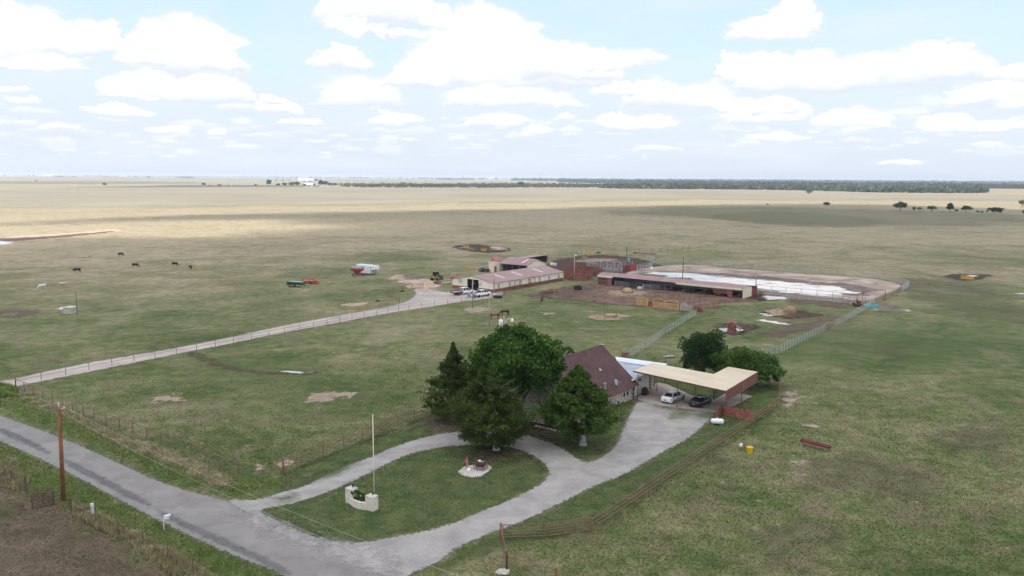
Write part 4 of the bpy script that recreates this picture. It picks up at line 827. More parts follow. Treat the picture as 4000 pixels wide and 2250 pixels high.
for sx_ in (1947.6,1990.8,2030.7,2069.8,2107.8,2144.3,2181.6):
    t=(sx_-1925)/(2200-1925); yy=1144+(1096-1144)*t; l=loc_in(bn,at(sx_,yy)); x=l[0]
    fr=MB(); 
    for s in(-1,1): fr.box((x+s*.3,-.05,1.65),(.08,.08,1.1)); fr.box((x,-.05,1.65+s*.52),(.68,.08,.08))
    f=fr.build('window_frame',M['darkrust'],bn); MB().box((x,-.015,1.65),(.54,.05,1.)).build('pane',M['skylight'],f)
b=MB(); b.tube((-.02,12.4,2.3),(-.06,12.4,2.3),.75,n=20); 
ring=MB(); 
for i in range(20):
    a0,a1=2*pi*i/20,2*pi*(i+1)/20
    if 200<math.degrees(a0)<340: continue
    ring.tube((-.09,12.1+.62*math.cos(a0),2.35+.62*math.sin(a0)),(-.09,12.1+.62*math.cos(a1),2.35+.62*math.sin(a1)),.045,n=5)
ring.tube((-.09,12.1,2.0),(-.09,12.5,2.25),.06); ring.tube((-.09,12.1,2.0),(-.09,11.7,2.25),.06); ring.tube((-.09,12.1,1.55),(-.09,12.1,2.1),.04); ring.tube((-.09,12.1,2.25),(-.09,12.1,2.45),.07)
ring.build('emblem',M['darkrust'],bn)
b=MB(); b.box((-.05,4.6,2.05),(.05,.5,.08)); b.box((-.05,4.4,2.25),(.05,.08,.4)); b.box((-.05,4.75,1.9),(.05,.08,.35)); b.box((-.05,4.55,1.7),(.05,.5,.08)); b.build('emblem',M['darkrust'],bn)
b=MB(); b.box((-.03,7.25,3.25),(.1,4.6,.12)); b.box((-.03,5.05,1.6),(.1,.1,3.2)); b.box((-.03,9.45,1.6),(.1,.1,3.2)); b.box((-.02,WB/2,zr-.02),(.12,.2,.1)); b.build('door_frame',M['tan'],bn)
# --- machine shed
C,rzm=frame((2060,1080),(2130,1068)); LM=(at(2130,1068)-at(2060,1080)).length; WM=(at(1961,1069)-at(2060,1080)).length; ze=3.6; zr=5.3
# gable faces right; ridge runs along the open front
ms_=thing('machine_shed','open fronted machine shed with a faded red roof between the silo and long barn','shed',C,rzm)
b=MB(); b.sidex([(0,-.05),(LM,-.05),(LM,ze-.05),(LM/2,zr-.1),(0,ze-.05)],-.0,.15); b.build('wall',M['wallx'],ms_)
b=MB(); b.sidex([(0,-.05),(LM,-.05),(LM,ze-.05),(LM/2,zr-.1),(0,ze-.05)],WM-.15,WM); b.box((LM-.08,WM/2,ze/2),(.15,WM,ze-.1)); b.build('wall',M['grey'],ms_)
b=MB(); b.slab([(-.3,-.3,ze),(LM/2,-.3,zr),(LM/2,WM+.3,zr),(-.3,WM+.3,ze)],.08); b.slab([(LM+.3,-.3,ze),(LM/2,-.3,zr),(LM/2,WM+.3,zr),(LM+.3,WM+.3,ze)],.08); rr=b.build('roof',ribbed('faded_red_roof_cross',(.3,.185,.18),1,.3,rough=.5,dirt=(.43,.3,.28),da=.4,line=.86),ms_)
MB().slab([(.6,2.2,ze+(zr-ze)*.28),(4.6,2.2,ze+(zr-ze)*.93),(4.6,3.1,ze+(zr-ze)*.93),(.6,3.1,ze+(zr-ze)*.28)],.02).build('skylight',M['skylight'],rr)
for yy in (.1,WM*.3,WM*.55,WM-.7): b=MB(); b.tube((.1,yy,0),(.1,yy,ze-.05),.08); b.build('post',M['whiteroof'] if yy>WM-1 else M['grey'],ms_)
b=MB(); b.box((LM*.45,-.03,2.3),(LM*.45,.05,.3)); b.build('opening_shade',M['black'],ms_)  # solid black strip paints the dark of an opening in the gable
# --- lean-to shed behind
cA=at(2054.6,1009.5,2.6); cB=at(2137,997,2.6); rzc=ang(cA,cB); LC=(cB-cA).length
ls=thing('loafing_shed','dark open loafing shed with a red single slope roof behind the machine shed','shed',(cA.x,cA.y,0),rzc)
b=MB(); b.slab([(-.3,-.2,2.75),(LC+.4,-.2,2.75),(LC+.4,5.8,2.35),(-.3,5.8,2.35)],.08); b.build('roof',M['roof'],ls)
b=MB(); b.box((-.0,2.8,1.2),(.1,5.4,2.4)); b.build('wall',M['wall'],ls); b=MB(); b.box((LC/2,5.5,1.15),(LC-.2,.1,2.3)); b.box((LC,2.8,1.2),(.1,5.3,2.4)); b.build('wall',M['darkrust'],ls)
for k in range(4): b=MB(); b.tube((.15+k*(LC-.3)/3,0,0),(.15+k*(LC-.3)/3,0,2.65),.06); b.build('post',M['darkrust'],ls)
# --- silo
s_=thing('grain_bin','round cream grain bin with a red cone roof left of the machine shed','grain bin',fgt(at(1936,1061)))
b=MB(); b.lathe((0,0,0),[(2.35,0),(2.35,3.9)],36); b.build('wall',M['tan'],s_); b=MB(); b.lathe((0,0,3.85),[(2.5,0),(.55,1.45),(.5,1.6),(.1,1.75)],36); rf=b.build('roof',simple('red_bin_roof',(.3,.125,.11),.5,var=.15),s_)
b=MB(); b.box((-.9,-1.7,4.5),(.75,.5,.1),rx=.5); b.build('roof_hatch',M['red'],rf); b=MB(); b.box((.0,-2.34,1.05),(.75,.08,2.1),rz=-.0); b.build('door',M['wains'],s_)
# --- stall shed (right)
C,rzd=frame((2900.5,1167.6),(2335,1110)); LD=(at(2335,1110)-at(2900.5,1167.6)).length; WD=10.2; ze=2.75; zr=3.45; yr=-2.2
# local x runs from the right end to the left end, open front faces -y after mirroring, so depth is negative y
sd_=thing('stall_shed','very long open stall shed with a red roof and cream fascia beside the arena','shed',C,rzd)
b=MB(); b.slab([(-.2,.25,ze),(LD+.2,.25,ze),(LD+.2,yr,zr),(-.2,yr,zr)],.08); b.slab([(-.2,yr,zr),(LD+.2,yr,zr),(LD+.2,-WD-.2,ze-.3),(-.2,-WD-.2,ze-.3)],.08); b.build('roof',M['roof'],sd_)
b=MB(); b.sidey([(0,-.05),(-WD*.62,-.05),(-WD*.62,ze-.05),(yr,zr-.08),(0,ze-.05)],0,.1); b.build('wall',M['tan'],sd_)
b=MB(); b.box((.05,-WD*.81,1.2),(.1,WD*.38,2.4)); b.build('sliding_door',M['barnred'],sd_)
b=MB(); b.box((LD/2,-WD,1.2),(LD,.08,2.4)); b.sidey([(0,-.05),(-WD,-.05),(-WD,ze-.35),(yr,zr-.1),(0,ze-.05)],LD-.1,LD); b.build('back_wall',M['grey'],sd_)
def Lx(x,y): return loc_in(sd_,at(x,y))[0]
b=MB(); b.box((Lx(2900,1167)/2+LD*.2,.3,ze-.2),(LD*.42,.05,.5)); 
xa=0; xb=LD*.43; b=MB(); b.box(((xa+xb)/2,.3,ze-.2),(xb-xa,.05,.5)); b.build('fascia',M['tan'],sd_)
b=MB(); b.box((LD*.94,.3,ze-.2),(LD*.12,.05,.5)); b.build('fascia',M['tan'],sd_)
for k in range(14):
    b=MB(); x=LD*k/13; b.tube((x+(.08 if k==0 else -.08 if k==13 else 0),.1,0),(x+(.08 if k==0 else -.08 if k==13 else 0),.1,ze-.05),.06); b.build('post',M['rust'],sd_)
for k in range(1,12): b=MB(); x=LD*k/13; b.tube((x,-WD+.2,0),(x,-WD+.2,ze-.35),.05); b.build('post',M['darkrust'],sd_)
for xc,w_ in ((LD*.945,5.0),(2.6+3,5.6)):
    b=MB(); b.box((xc,.2,1.9),(w_,.06,.25)); b.box((xc,.2,1.45),(w_,.06,.22)); b.box((xc,.2,.35 if xc>20 else 1.05),(w_,.06,.3)); 
    if xc>20: b.box((xc,.2,.95),(w_,.06,.5))
    b.box((xc-w_/2+.7,.22,1.1),(1.4,.05,2.1)); b.build('stall_boards',M['plankz'],sd_)
# --- wooden round pen
rp=px(2207,1091,2225,1095,2260,1096.5,2300,1096,2316,1091,2312,1087); rb=px(2207,1091,2203,1080,2209,1072,2235,1067.5,2300,1067,2335,1071,2353,1078,2352,1080)
def plankwall(name,label,cat,P,hh,mat,group=None,sp=.3,jit=.12,gap=.03):
    c=P[0]; o=thing(name,label,cat,(c[0],c[1],0),0,group); b=MB(); rr_=random.Random(3); pk=MB(); n=0
    for (ax,ay),(bx,by) in zip(P,P[1:]):
        Ls=math.hypot(bx-ax,by-ay); k=max(1,int(Ls/sp)); a=math.atan2(by-ay,bx-ax)
        for i in range(k):
            t=(i+.5)/k; z=hh*(1+rr_.uniform(-jit,jit*.4)); b.box((ax+(bx-ax)*t-c[0],ay+(by-ay)*t-c[1],z/2),(Ls/k-gap,.04,z),rz=a)
        pk.tube((ax-c[0],ay-c[1],0),(ax-c[0],ay-c[1],hh+.1),.07); pk.tube((ax-c[0],ay-c[1],hh*.72),(bx-c[0],by-c[1],hh*.72),.05); pk.tube((ax-c[0],ay-c[1],hh*.3),(bx-c[0],by-c[1],hh*.3),.05)
    b.build('planks',mat,o); pk.build('frame_pipes',M['rust'],o); return o
wm=simple('red_brown_pickets',(.24,.075,.06),.9,var=.45,scale=1.6,dirt=(.36,.22,.18),da=.5)
plankwall('round_pen','front curve of the tall red brown board pen at the end of the long barn','pen',chaikin(rp,1,False),2.6,wm)
plankwall('round_pen','back curve of the tall red brown board pen, nearest the grey chutes','pen',chaikin(rb,1,False),2.6,wm)
plankwall('metal_windbreak','bright red solid panel wall behind the stall shed','windbreak',px(2462,1061,2482,1056),2.5,M['red'],sp=.8,jit=0,gap=.02)
plankwall('metal_windbreak','dark red slatted panel wall left of the bright red one','windbreak',px(2430,1064,2460,1060.5),2.3,M['barnred'],sp=.7,jit=.15,gap=.15)
# picket fence by carport and its side board
pk=px(2816,1632,2826,1637,2860,1640,2940,1650); 
plankwall('picket_fence','faded red picket fence between the carport and pipe fence','picket fence',px(2823,1621,2870,1632,2910,1640,2946,1650),1.45,simple('faded_red_pickets',(.36,.11,.085),.85,var=.4,scale=3),sp=.24,jit=.08,gap=.05)
plankwall('board_fence','solid maroon metal screen meeting the red picket fence','screen',px(2796,1644,2821,1619),1.5,M['wainsx'],sp=.6,jit=0,gap=.004)
plankwall('picket_fence','short rust red picket section behind the patio roofs','picket fence',px(2430,1399,2455,1402),1.1,wm,sp=.25,jit=.1,gap=.04)
# ------------------------------------------------------------ fences
PM={}
def fence(name,label,cat,P,hh,rails,sp=3.2,pm='rust',rm='rust',pr=.055,rr_=.038,post_h=None,corner=.075,mesh=False,group=None,wires=(),endposts=True):
    c=P[0]; o=thing(name,label,cat,(c[0],c[1],0),0,group); key=(hh,post_h,pm,pr)
    def post(x,y,r_,h_):
        k=(pm,r_,h_)
        if k not in PM: b=MB(); b.tube((0,0,-.1),(0,0,h_),r_,n=8); q=b.build('post',M[pm],o); PM[k]=q.data
        else: q=bpy.data.objects.new('post',PM[k]); col.objects.link(q); q.parent=o
        q.location=(x-c[0],y-c[1],0)
    T=[0]; 
    for a,b_ in zip(P,P[1:]): T.append(T[-1]+math.hypot(b_[0]-a[0],b_[1]-a[1]))
    n=max(1,round(T[-1]/sp)); n=min(n,95)
    for i in range(n+1):
        t=T[-1]*i/n; j=max(k for k in range(len(P)-1) if T[k]<=t+1e-6); u=(t-T[j])/max(1e-6,T[j+1]-T[j])
        x=P[j][0]+(P[j+1][0]-P[j][0])*u; y=P[j][1]+(P[j+1][1]-P[j][1])*u; e=i in(0,n)
        if e and not endposts: continue
        post(x,y,corner if e else pr,(post_h or hh)+(.12 if e else .03))
    for z in rails:
        b=MB()
        for p,q in zip(P,P[1:]): b.tube((p[0]-c[0],p[1]-c[1],z),(q[0]-c[0],q[1]-c[1],z),rr_,n=6)
        b.build('rail',M[rm],o)
    if wires:
        b=MB()
        for z in wires:
            for p,q in zip(P,P[1:]): b.tube((p[0]-c[0],p[1]-c[1],z),(q[0]-c[0],q[1]-c[1],z),.011,n=3,cap=False)
        b.build('wires',M['darkrust'],o)
    return o
def gate(label,A,B,hh=1.3,mat='yellow',bars=6,arch=0.,name='gate',group=None,r_=.035,verts=2,z0=.2,cat='gate'):
    A=Vector(A if len(A)==3 else (*A,0)); B=Vector(B if len(B)==3 else (*B,0)); d=B-A; o=thing(name,label,cat,(A.x,A.y,0),math.atan2(d.y,d.x),group); L_=Vector((d.x,d.y)).length
    b=MB(); b.path([(0,0,z0),(0,0,hh),(L_,0,hh),(L_,0,z0),(0,0,z0)],r_*1.3); b.build('frame',M[mat],o)
    b=MB()
    for i in range(1,bars): z=z0+(hh-z0)*i/bars; b.tube((0,0,z),(L_,0,z),r_)
    for i in range(1,verts): x=L_*i/verts; b.tube((x,-.03,z0),(x,-.03,hh),r_)
    b.build('bars',M[mat],o)
    if arch: b=MB(); c_=.35; b.path([(-.1,0,0),(-.1,0,arch-c_),(c_-.1,0,arch),(L_+.1-c_,0,arch),(L_+.1,0,arch-c_),(L_+.1,0,0)],r_*1.7); b.tube((c_+.3,0,arch),(-.1,0,arch-c_-.35),r_); b.tube((L_-c_-.3,0,arch),(L_+.1,0,arch-c_-.35),r_); b.build('arch',M[mat],o)
    return o
def fl(*a): return px(*a)
fence('pipe_fence','rusty pipe fence with one top rail along the county road','fence',fl(62,1516,207,1575,380,1645,582,1717,758,1780,875,1836,929,1852),1.45,(1.42,),sp=3.1,wires=(.3,.6,.9,1.15),corner=.09)
fence('pipe_fence','two rail rusty corner section of pipe fence at the road end','fence',fl(929,1852,1107,1844),1.5,(1.4,.35),sp=5.,corner=.1)
fence('pipe_fence','three rail rusty pipe fence from the road corner toward the cedars','fence',fl(1107,1844,1183,1805,1387,1728,1619,1640,1723,1606,1850,1556),1.4,(1.38,.9,.42),sp=3.2)
fence('pipe_fence','two rail pipe fence along the near side of the farm lane','fence',fl(62,1507,225,1472,380,1440,606,1397,743,1374,900,1345,1060,1318,1240,1282,1389,1250,1517,1225,1607,1206,1720,1192,1816,1184,1923,1166),1.4,(1.38,.75),sp=3.9,pr=.045,rr_=.026)
fence('pipe_fence','thin rusty pipe fence along the far side of the farm lane','fence',fl(-60,1480,150,1437,381,1400,661,1355,845,1324,1000,1290,1162,1250,1300,1234,1426,1210,1560,1183),1.35,(1.32,),sp=3.9,wires=(.4,.8),pr=.035,rr_=.025)
fence('pipe_fence','short pipe fence climbing from the lane to the yard gate','fence',fl(1560,1183,1510,1151,1541,1139,1573,1135,1608,1131),1.35,(1.32,.8,.3),sp=3.5,rr_=.03)
gate('open pipe gate across the sandy track behind the yard','%s'%0 if 0 else at(1608,1131),at(1658,1124),1.3,'rust',5)
fence('pipe_fence','light pipe fence from the yard gate to the barn corner','fence',fl(1658,1124,1693,1116,1730,1111,1768,1107),1.3,(1.28,.6),sp=4,rr_=.025,pm='tan',rm='tan',pr=.04)
rt=thing('x','x','x') ; bpy.data.objects.remove(rt)
fence('pipe_fence','long three rail rust orange pipe fence right of the gravel drive','fence',fl(2310,2081,2381,2033,2700,1815,2941,1655,3000,1618,3040,1582,3050,1550,3043,1522,3025,1500,3000,1486),1.3,(1.27,.85,.42),sp=2.6,corner=.1)
gate('left of the two rusty tube gates near the bottom centre',at(1964,2107),at(2132,2101),1.35,'rust',4,name='tube_gate',group='tube gates by the drive')
gate('right of the two rusty tube gates, next to the long three rail fence',at(2140,2100),at(2300,2077),1.35,'rust',4,name='tube_gate',group='tube gates by the drive')
fence('wire_fence','rusty post and wire fence running toward the camera at the bottom','fence',fl(1956,2122,1979,2236),1.75,(1.62,),sp=9,pm='rustred',corner=.09,wires=(.2,.4,.6,.8,1.,1.2,1.4))
fence('wire_fence','rusty pipe topped fence cut off by the bottom edge','fence',fl(1979,2236,2083,2262,2170,2290),1.4,(1.35,),sp=3,pm='rustred',corner=.09,wires=(.3,.5,.7,.9,1.1))
b=MB(); b.blob((0,0,.1),(.6,.45,.25),9,6,.15); o=b.build('boulder',M['concrete']); o.location=at(1965,2238); tag(o,'rough pale rock at the foot of the bottom fence corner','rock')
fence('panel_fence','silver livestock panel fence from the patio to the silver gate','fence',fl(2436,1392,2457,1397,2505,1371,2547,1345,2590,1311,2638,1283,2687,1252,2718,1233),1.6,(1.55,1.3,1.05,.8,.55,.3),sp=2.2,pm='galv',rm='galv',rr_=.022,pr=.035)
fence('panel_fence','silver livestock panels rising from the green tree to the rusty gap','fence',fl(2975,1400,3048,1381,3122,1343,3226,1295),1.65,(1.62,1.36,1.1,.84,.58,.32),sp=1.7,pm='galv',rm='galv',rr_=.024,pr=.03)
fence('pipe_fence','rusty low rails filling the gap in the silver panel line','fence',fl(3226,1295,3260,1278),1.4,(1.2,.4),sp=3)
fence('panel_fence','silver livestock panels between the rusty gap and teal trough','fence',fl(3260,1278,3304,1257,3362,1222,3417,1191),1.65,(1.62,1.36,1.1,.84,.58,.32),sp=1.7,pm='galv',rm='galv',rr_=.024,pr=.03)
fence('pipe_fence','rusty posts and wire below the arena corner','fence',fl(3417,1191,3466,1167,3507,1147,3518,1141),1.8,(1.7,.9),sp=1.9,rr_=.02,wires=(.3,.6,1.2,1.5))
gate('small light blue panel gate in the arena side fence',at(3518,1141),at(3527,1136),1.7,'lightblue',4,name='panel_gate')
fence('panel_fence','purple grey panels at the right corner of the arena','fence',fl(3527,1136,3550,1122),1.9,(1.85,1.4,1.,.6,.3),sp=1.2,pm='galv',rm='galv',rr_=.025)
fence('panel_fence','curved grey panel fence round the right end of the arena','fence',fl(3309,1078,3411,1085,3486,1099,3531,1112,3550,1120),1.8,(1.75,1.5,1.2,.9,.6,.3),sp=2,pm='galv',rm='galv',rr_=.024,pr=.03)
fence('panel_fence','long grey panel fence along the far side of the arena','fence',fl(2693,1028,2900,1050,3028,1056,3197,1069,3262,1074),1.8,(1.75,1.5,1.2,.9,.6,.3),sp=3,pm='galv',rm='galv',rr_=.024,pr=.03)
fence('panel_fence','grey panel fence from the red windbreak to the arena corner','fence',fl(2488,1054,2543,1042,2597,1024,2693,1028),1.8,(1.75,1.5,1.2,.9,.6,.3),sp=2.6,pm='galv',rm='galv',rr_=.024,pr=.03)
fence('panel_fence','short grey alley panels inside the arena corner','fence',fl(2488,1060,2526,1052,2545,1044),1.8,(1.75,1.4,1.,.6,.3),sp=2.6,pm='galv',rm='galv',rr_=.024)
fence('pipe_fence','dark pipe fence along the near side of the flooded arena','fence',fl(2955,1138,3009,1143,3103,1152,3203,1161,3307,1172,3380,1176),1.9,(1.85,.9),sp=4,pm='greypole',rm='greypole')
fence('rail_fence','pale rail fence with white posts in front of the arena','fence',fl(2962,1151,3043,1155,3091,1167,3192,1176,3297,1188,3400,1192),1.3,(1.25,.85,.45),sp=4.4,pm='galv',rm='galv',pr=.08)
gate('dark framed gate in the near arena fence',at(3290,1180),at(3350,1185),2.2,'darkrust',3,name='pipe_gate')
fence('pipe_fence','tall rusty overhead pipe frame at the arena corner','fence',fl(3367,1185,3455,1180),3.2,(3.15,),sp=12)
fence('pipe_fence','orange brown pipe fence running right from the arena corner','fence',fl(3552,1123,3600,1123,3628,1124),1.7,(1.6,1.2,.8,.4),sp=3.5)
# pens in front of the stall shed
fence('pipe_fence','faint rusty wire fence closing the hay pen before the shed','fence',fl(2174,1150,2267,1173,2367,1178,2426,1185,2480,1192),1.4,(1.35,.9,.5),sp=3,rr_=.02,pr=.035)
gate('leftmost of the three yellow arched gates, standing alone',at(2482,1192),at(2528,1198),1.35,'yellow',6,2.1,'yellow_gate','yellow arched gates')
plankwall('board_screen','narrow red board panel between the yellow gates','panel',px(2532,1198,2548,1199),1.4,wm,sp=.3)
gate('middle yellow arched gate, left one of the joined pair',at(2550,1199),at(2597,1205),1.35,'yellow',6,2.15,'yellow_gate','yellow arched gates')
gate('rightmost yellow arched gate, next to the silver gate',at(2600,1205),at(2648,1211),1.35,'yellow',6,2.1,'yellow_gate','yellow arched gates')
gate('silver walk through gate with a tall frame right of the yellow gates',at(2660,1213),at(2680,1215),1.5,'galv',5,2.,'silver_gate')
gate('short silver feed panel beside the walk through gate',at(2682,1215),at(2700,1218),1.5,'galv',5,0,'silver_gate')
FR=[(2743,1222,2890,1172),(2690,1206,2830,1160),(2630,1198,2770,1150),(2570,1190,2710,1142),(2520,1178,2655,1130)]
NM=['rightmost rusty divider rail fence of the stall runs','second rusty divider rail fence from the right end of the stall runs','middle rusty divider rail fence of the stall runs','fourth rusty divider rail fence from the right end of the stall runs','leftmost rusty divider rail fence beside the hay pen']
for (a,b_,c,d),l in zip(FR,NM): fence('divider_fence',l,'fence',fl(a,b_,c,d),1.55,(1.5,)+((.9,.4) if a>2700 else ()),sp=3.6,group='dividers of the stall runs',wires=(.4,.8,1.2))
plankwall('board_fence','dark red boards closing the corner beside the silver gate','board fence',px(2712,1214,2744,1221),1.1,M['barnred'],sp=.5,jit=0)
fence('panel_fence','left silver panels under the front of the stall shed','fence',fl(2402,1116,2440,1120,2486,1122),1.5,(1.45,1.2,.95,.7,.4),sp=2.2,pm='galv',rm='galv')
fence('panel_fence','angled silver panels under the shed behind the water tub','fence',fl(2486,1122,2512,1128),1.5,(1.45,1.2,.95,.7,.4),sp=1.6,pm='galv',rm='galv',rr_=.022)
fence('panel_fence','right silver panels under the shed before the stall runs','fence',fl(2511,1131,2560,1132,2600,1133),1.5,(1.45,1.2,.95,.7,.4),sp=2.6,pm='galv',rm='galv')
# back pens
fence('pipe_fence','outermost rusty pipe fence of the back cattle pens','fence',fl(2140,1012,2201,1008,2283,990,2328,984,2363,983,2420,984,2468,985,2560,990,2692,977),2.,(1.9,1.2,.6),sp=5.5,rr_=.025,pm='darkrust',rm='darkrust')
fence('pipe_fence','rusty alley fence crossing the middle of the back pens','fence',fl(2137,1022,2180,1024,2274,1030,2330,1040,2350,1046),1.9,(1.85,1.2,.6),sp=5)
fence('pipe_fence','rusty cross fence behind the chute panels','fence',fl(2270,1018,2310,1018,2360,1016,2420,1016,2500,1012),1.8,(1.7,1.1,.5),sp=5,rr_=.025)
fence('panel_fence','blue grey sorting panels next to the round pen','fence',fl(2292,1040,2330,1048,2362,1056,2400,1062),1.9,(1.85,1.6,1.3,1.,.7,.4),sp=2.2,pm='galv',rm='galv',rr_=.035)
fence('panel_fence','second row of blue grey sorting panels nearer the red windbreak','fence',fl(2330,1066,2360,1068,2400,1068,2430,1067),1.9,(1.85,1.6,1.3,1.,.7,.4),sp=2,pm='galv',rm='galv',rr_=.04)
fence('panel_fence','third row of sorting panels behind the windbreak','fence',fl(2300,1032,2360,1036,2420,1040,2470,1040),1.9,(1.85,1.5,1.1,.7,.4),sp=2.4,pm='galv',rm='galv',rr_=.03)
gate('tall arched grey alley gate left of the red windbreak',at(2372,1052),at(2400,1056),1.9,'galv',6,2.9,'alley_gate','alley gates in the back pens')
gate('tall arched grey alley gate nearest the red windbreak',at(2402,1056),at(2427,1059),1.9,'galv',6,3.1,'alley_gate','alley gates in the back pens')
gate('low grey panel gate behind the blue sorting panels',at(2274,1017),at(2296,1018),1.5,'galv',5,0,'panel_gate')
gate('green framed panel gate at the far left of the arena fence',at(2528,1020),at(2556,1020),2.,'galv',6,2.6,'panel_gate')
fence('pipe_fence','thin fence line running away across the pasture behind the arena','fence',fl(2692,977,2800,962,2940,942,3050,925),1.3,(),sp=9,pm='darkrust',wires=(.5,.9,1.2),pr=.04)
fence('wire_fence','long faint wire fence crossing the middle pasture','fence',fl(1500,820,1900,841,2280,855,2700,872),1.3,(),sp=16,pm='darkrust',wires=(.5,1.2),pr=.05)
# barn side gates
ba=lambda x,y:at(x,y)
gate('wide rusty orange gate beside the barn corner with a tall frame',at(1937,1150),at(1973,1155),1.5,'rust',6,0,'pipe_gate',cat='gate')
gate('first rusty gate with arch along the barn side wall',at(2011,1133),at(2037,1128),1.35,'rust',5,2.6,'pipe_gate','gates along the barn side')
gate('second rusty gate with arch along the barn side, farther right',at(2065,1123),at(2090,1118),1.35,'rust',5,2.9,'pipe_gate','gates along the barn side')
fence('wire_fence','thin rusty fence along the barn side pasture','fence',fl(1974,1150,2050,1152,2120,1152,2174,1150),1.4,(1.3,),sp=5,rr_=.02,wires=(.4,.8))
gate('grey pipe panel by the house paddock wire',at(2160,1142),at(2270,1150),1.2,'rust',3,0,'pipe_gate',r_=.02)
# front left wire fence and gate
gate('small dark pipe gate beside the tall utility pole',at(128,1990),at(211,1974),1.45,'darkrust',6,0,'pipe_gate',z0=.15,r_=.05)
for i,(x,y,hh,l) in enumerate(((20,1862,1.25,'leftmost dark fence post in the tall roadside grass'),(48,1877,1.2,'second fence post from the left edge with pale flakes'),(106,1926,1.75,'dark fence post left of the small pipe gate'),(280,2002,1.45,'dark fence post between the utility pole and utility pedestal'))):
    b=MB(); b.tube((0,0,-.1),(0,0,hh),.07,.06,8); o=b.build('fence_post',M['darkrust']); o.location=at(x,y); o.rotation_euler=(0,-.06,0); tag(o,l,'fence post','posts of the roadside wire fence')
fence('wire_fence','sagging thin wire fence in dry weeds along the lower left verge','fence',fl(281,2002,340,2018,418,2066,573,2138,748,2240,860,2310),1.35,(),sp=4.4,pm='darkrust',pr=.03,corner=.035,wires=(.3,.6,.9,1.2))
fence('wire_fence','thin wire fence from the edge to the gate at lower left','fence',fl(-40,1840,20,1862,106,1926,160,1950,211,1974),1.25,(),sp=3,pm='darkrust',pr=.03,corner=.03,wires=(.3,.6,.9,1.15))
# ------------------------------------------------------------ poles
def pole(label,x,y,h,r=.13,mat='greypole',name='utility_pole',lean=(0,0),cat='pole'):
    p=at(x,y); o=thing(name,label,cat,(p.x,p.y,0)); b=MB(); b.tube((0,0,-.2),(lean[0],lean[1],h),r*1.15,r*.8,10); b.build('shaft',M[mat],o,smooth=True); return o
up=pole('tall reddish brown wooden utility pole by the road at lower left',248,1955,9.6,.2,'polewood',lean=(.25,0))
b=MB(); b.tube((.25,0,9.5),(.2,-.05,9.9),.05); b.tube((.05,.0,9.35),(.55,.25,9.35),.03); b.blob((.58,.27,9.45),(.07,.07,.12),6,4,0); b.blob((.22,0,9.95),(.06,.06,.1),6,4,0); b.build('insulator',M['white'],up)
b=MB(); b.path([(.45,-.2,9.4),(.5,-.1,8.),(.35,-.15,7.2),(.3,-.2,6.6)],.02); b.build('ground_wire',M['black'],up)
a0=up.location+Vector((.22,0,9.9)); a1=up.location+Vector((.58,.27,9.4))
def cable(name,label,a,b_,sag,r_=.012,mat='galv',cat='power line',grp='power lines'):
    r_=min(r_,.009) if 'wire' not in name else r_
    pts=[]; a=Vector(a); b_=Vector(b_)
    for i in range(25): t=i/24; p=a.lerp(b_,t); p.z-=4*sag*t*(1-t); pts.append(p-a)
    m_=MB(); m_.path(pts,r_,3) if 0 else None
    for p,q in zip(pts,pts[1:]): m_.tube(p,q,r_,n=3,cap=False)
    o=m_.build(name,M[mat],smooth=False); o.location=a; return tag(o,label,cat,grp)
dr=Vector((-29.5,21.6,0)).normalized()
nl=up.location+dr*75+Vector((0,0,9.3)); nr_=up.location-dr*75+Vector((0,0,9.3))
cable('power_line','upper thin power line running left from the brown utility pole',a0,nl,1.2)
cable('power_line','upper thin power line running right from the brown pole over the road',a0,nr_,1.5)
cable('power_line','lower thin power line running left from the brown utility pole',a1-Vector((0,0,.6)),nl-Vector((0,1.5,1.)),1.2)
cable('power_line','lower thin power line running right from the brown pole over the grass',a1-Vector((0,0,.6)),nr_-Vector((0,0,1.2)),1.5)
gw=up.location+Vector((.2,0,8.2)); ge=Vector(at(-20,1860)); cable('guy_wire','pale guy wire slanting from the brown utility pole to the left verge',gw,ge,0.,.015,cat='guy wire',grp='guy wires')
fp=pole('thin white flagpole without a flag at the stone planter',1462,1957,8.8,.05,'tan','flagpole',cat='flagpole'); b=MB(); b.blob((0,0,8.85),(.07,.07,.07),8,5,0); b.build('finial',M['tan'],fp)
pole('pale wooden pole standing before the barn front door',1846,1203,7.4,.17,'greypole')
b=MB(); b.box((.25,-.2,1.6),(.25,.15,.35)); o=b.build('meter_box',M['grey'],bpy.data.objects['utility_pole.001'])
pole('thin pale pole rising beside the grazing horses',1911,1275,7.3,.1,'greypole','wooden_pole')
pole('grey pole at the near right corner of the long barn',1930,1146,8.1,.13,'greypole','wooden_pole')
lp=pole('pale lamp pole in front of the wooden round pen',2243,1096,8.2,.14,'greypole','lamp_pole'); b=MB(); b.tube((0,0,8.1),(.3,-.4,8.3),.04); b.lathe((.35,-.45,7.95),[(.18,0),(.22,.25),(.05,.4)],10); b.build('lamp_head',M['white'],lp)
pole('thin dark pole beside the white well house in the left pasture',302,1228,5.5,.08,'darkrust','wooden_pole')
pole('dark pole standing behind the stall shed at its left part',2666,1110,8.4,.12,'darkrust','wooden_pole')
pole('grey pole at the right end of the stall shed',2952,1128,8.1,.12,'greypole','wooden_pole')
pole('rusty pole beside the dark red windbreak panels',2446,1066,9.3,.12,'darkrust','wooden_pole')
tp=pole('utility pole with a transformer and yard lamp behind the big green tree',1968,1392,7.4,.16,'greypole')
b=MB(); b.lathe((-.55,-.1,5.6),[(.3,0),(.36,.1),(.36,.95),(.4,1.),(.25,1.12)],14); b.tube((-.55,-.1,6.7),(-.5,-.1,7.),.05); b.tube((-.2,-.1,6.2),(0,0,6.2),.06); b.build('transformer',M['white'],tp)
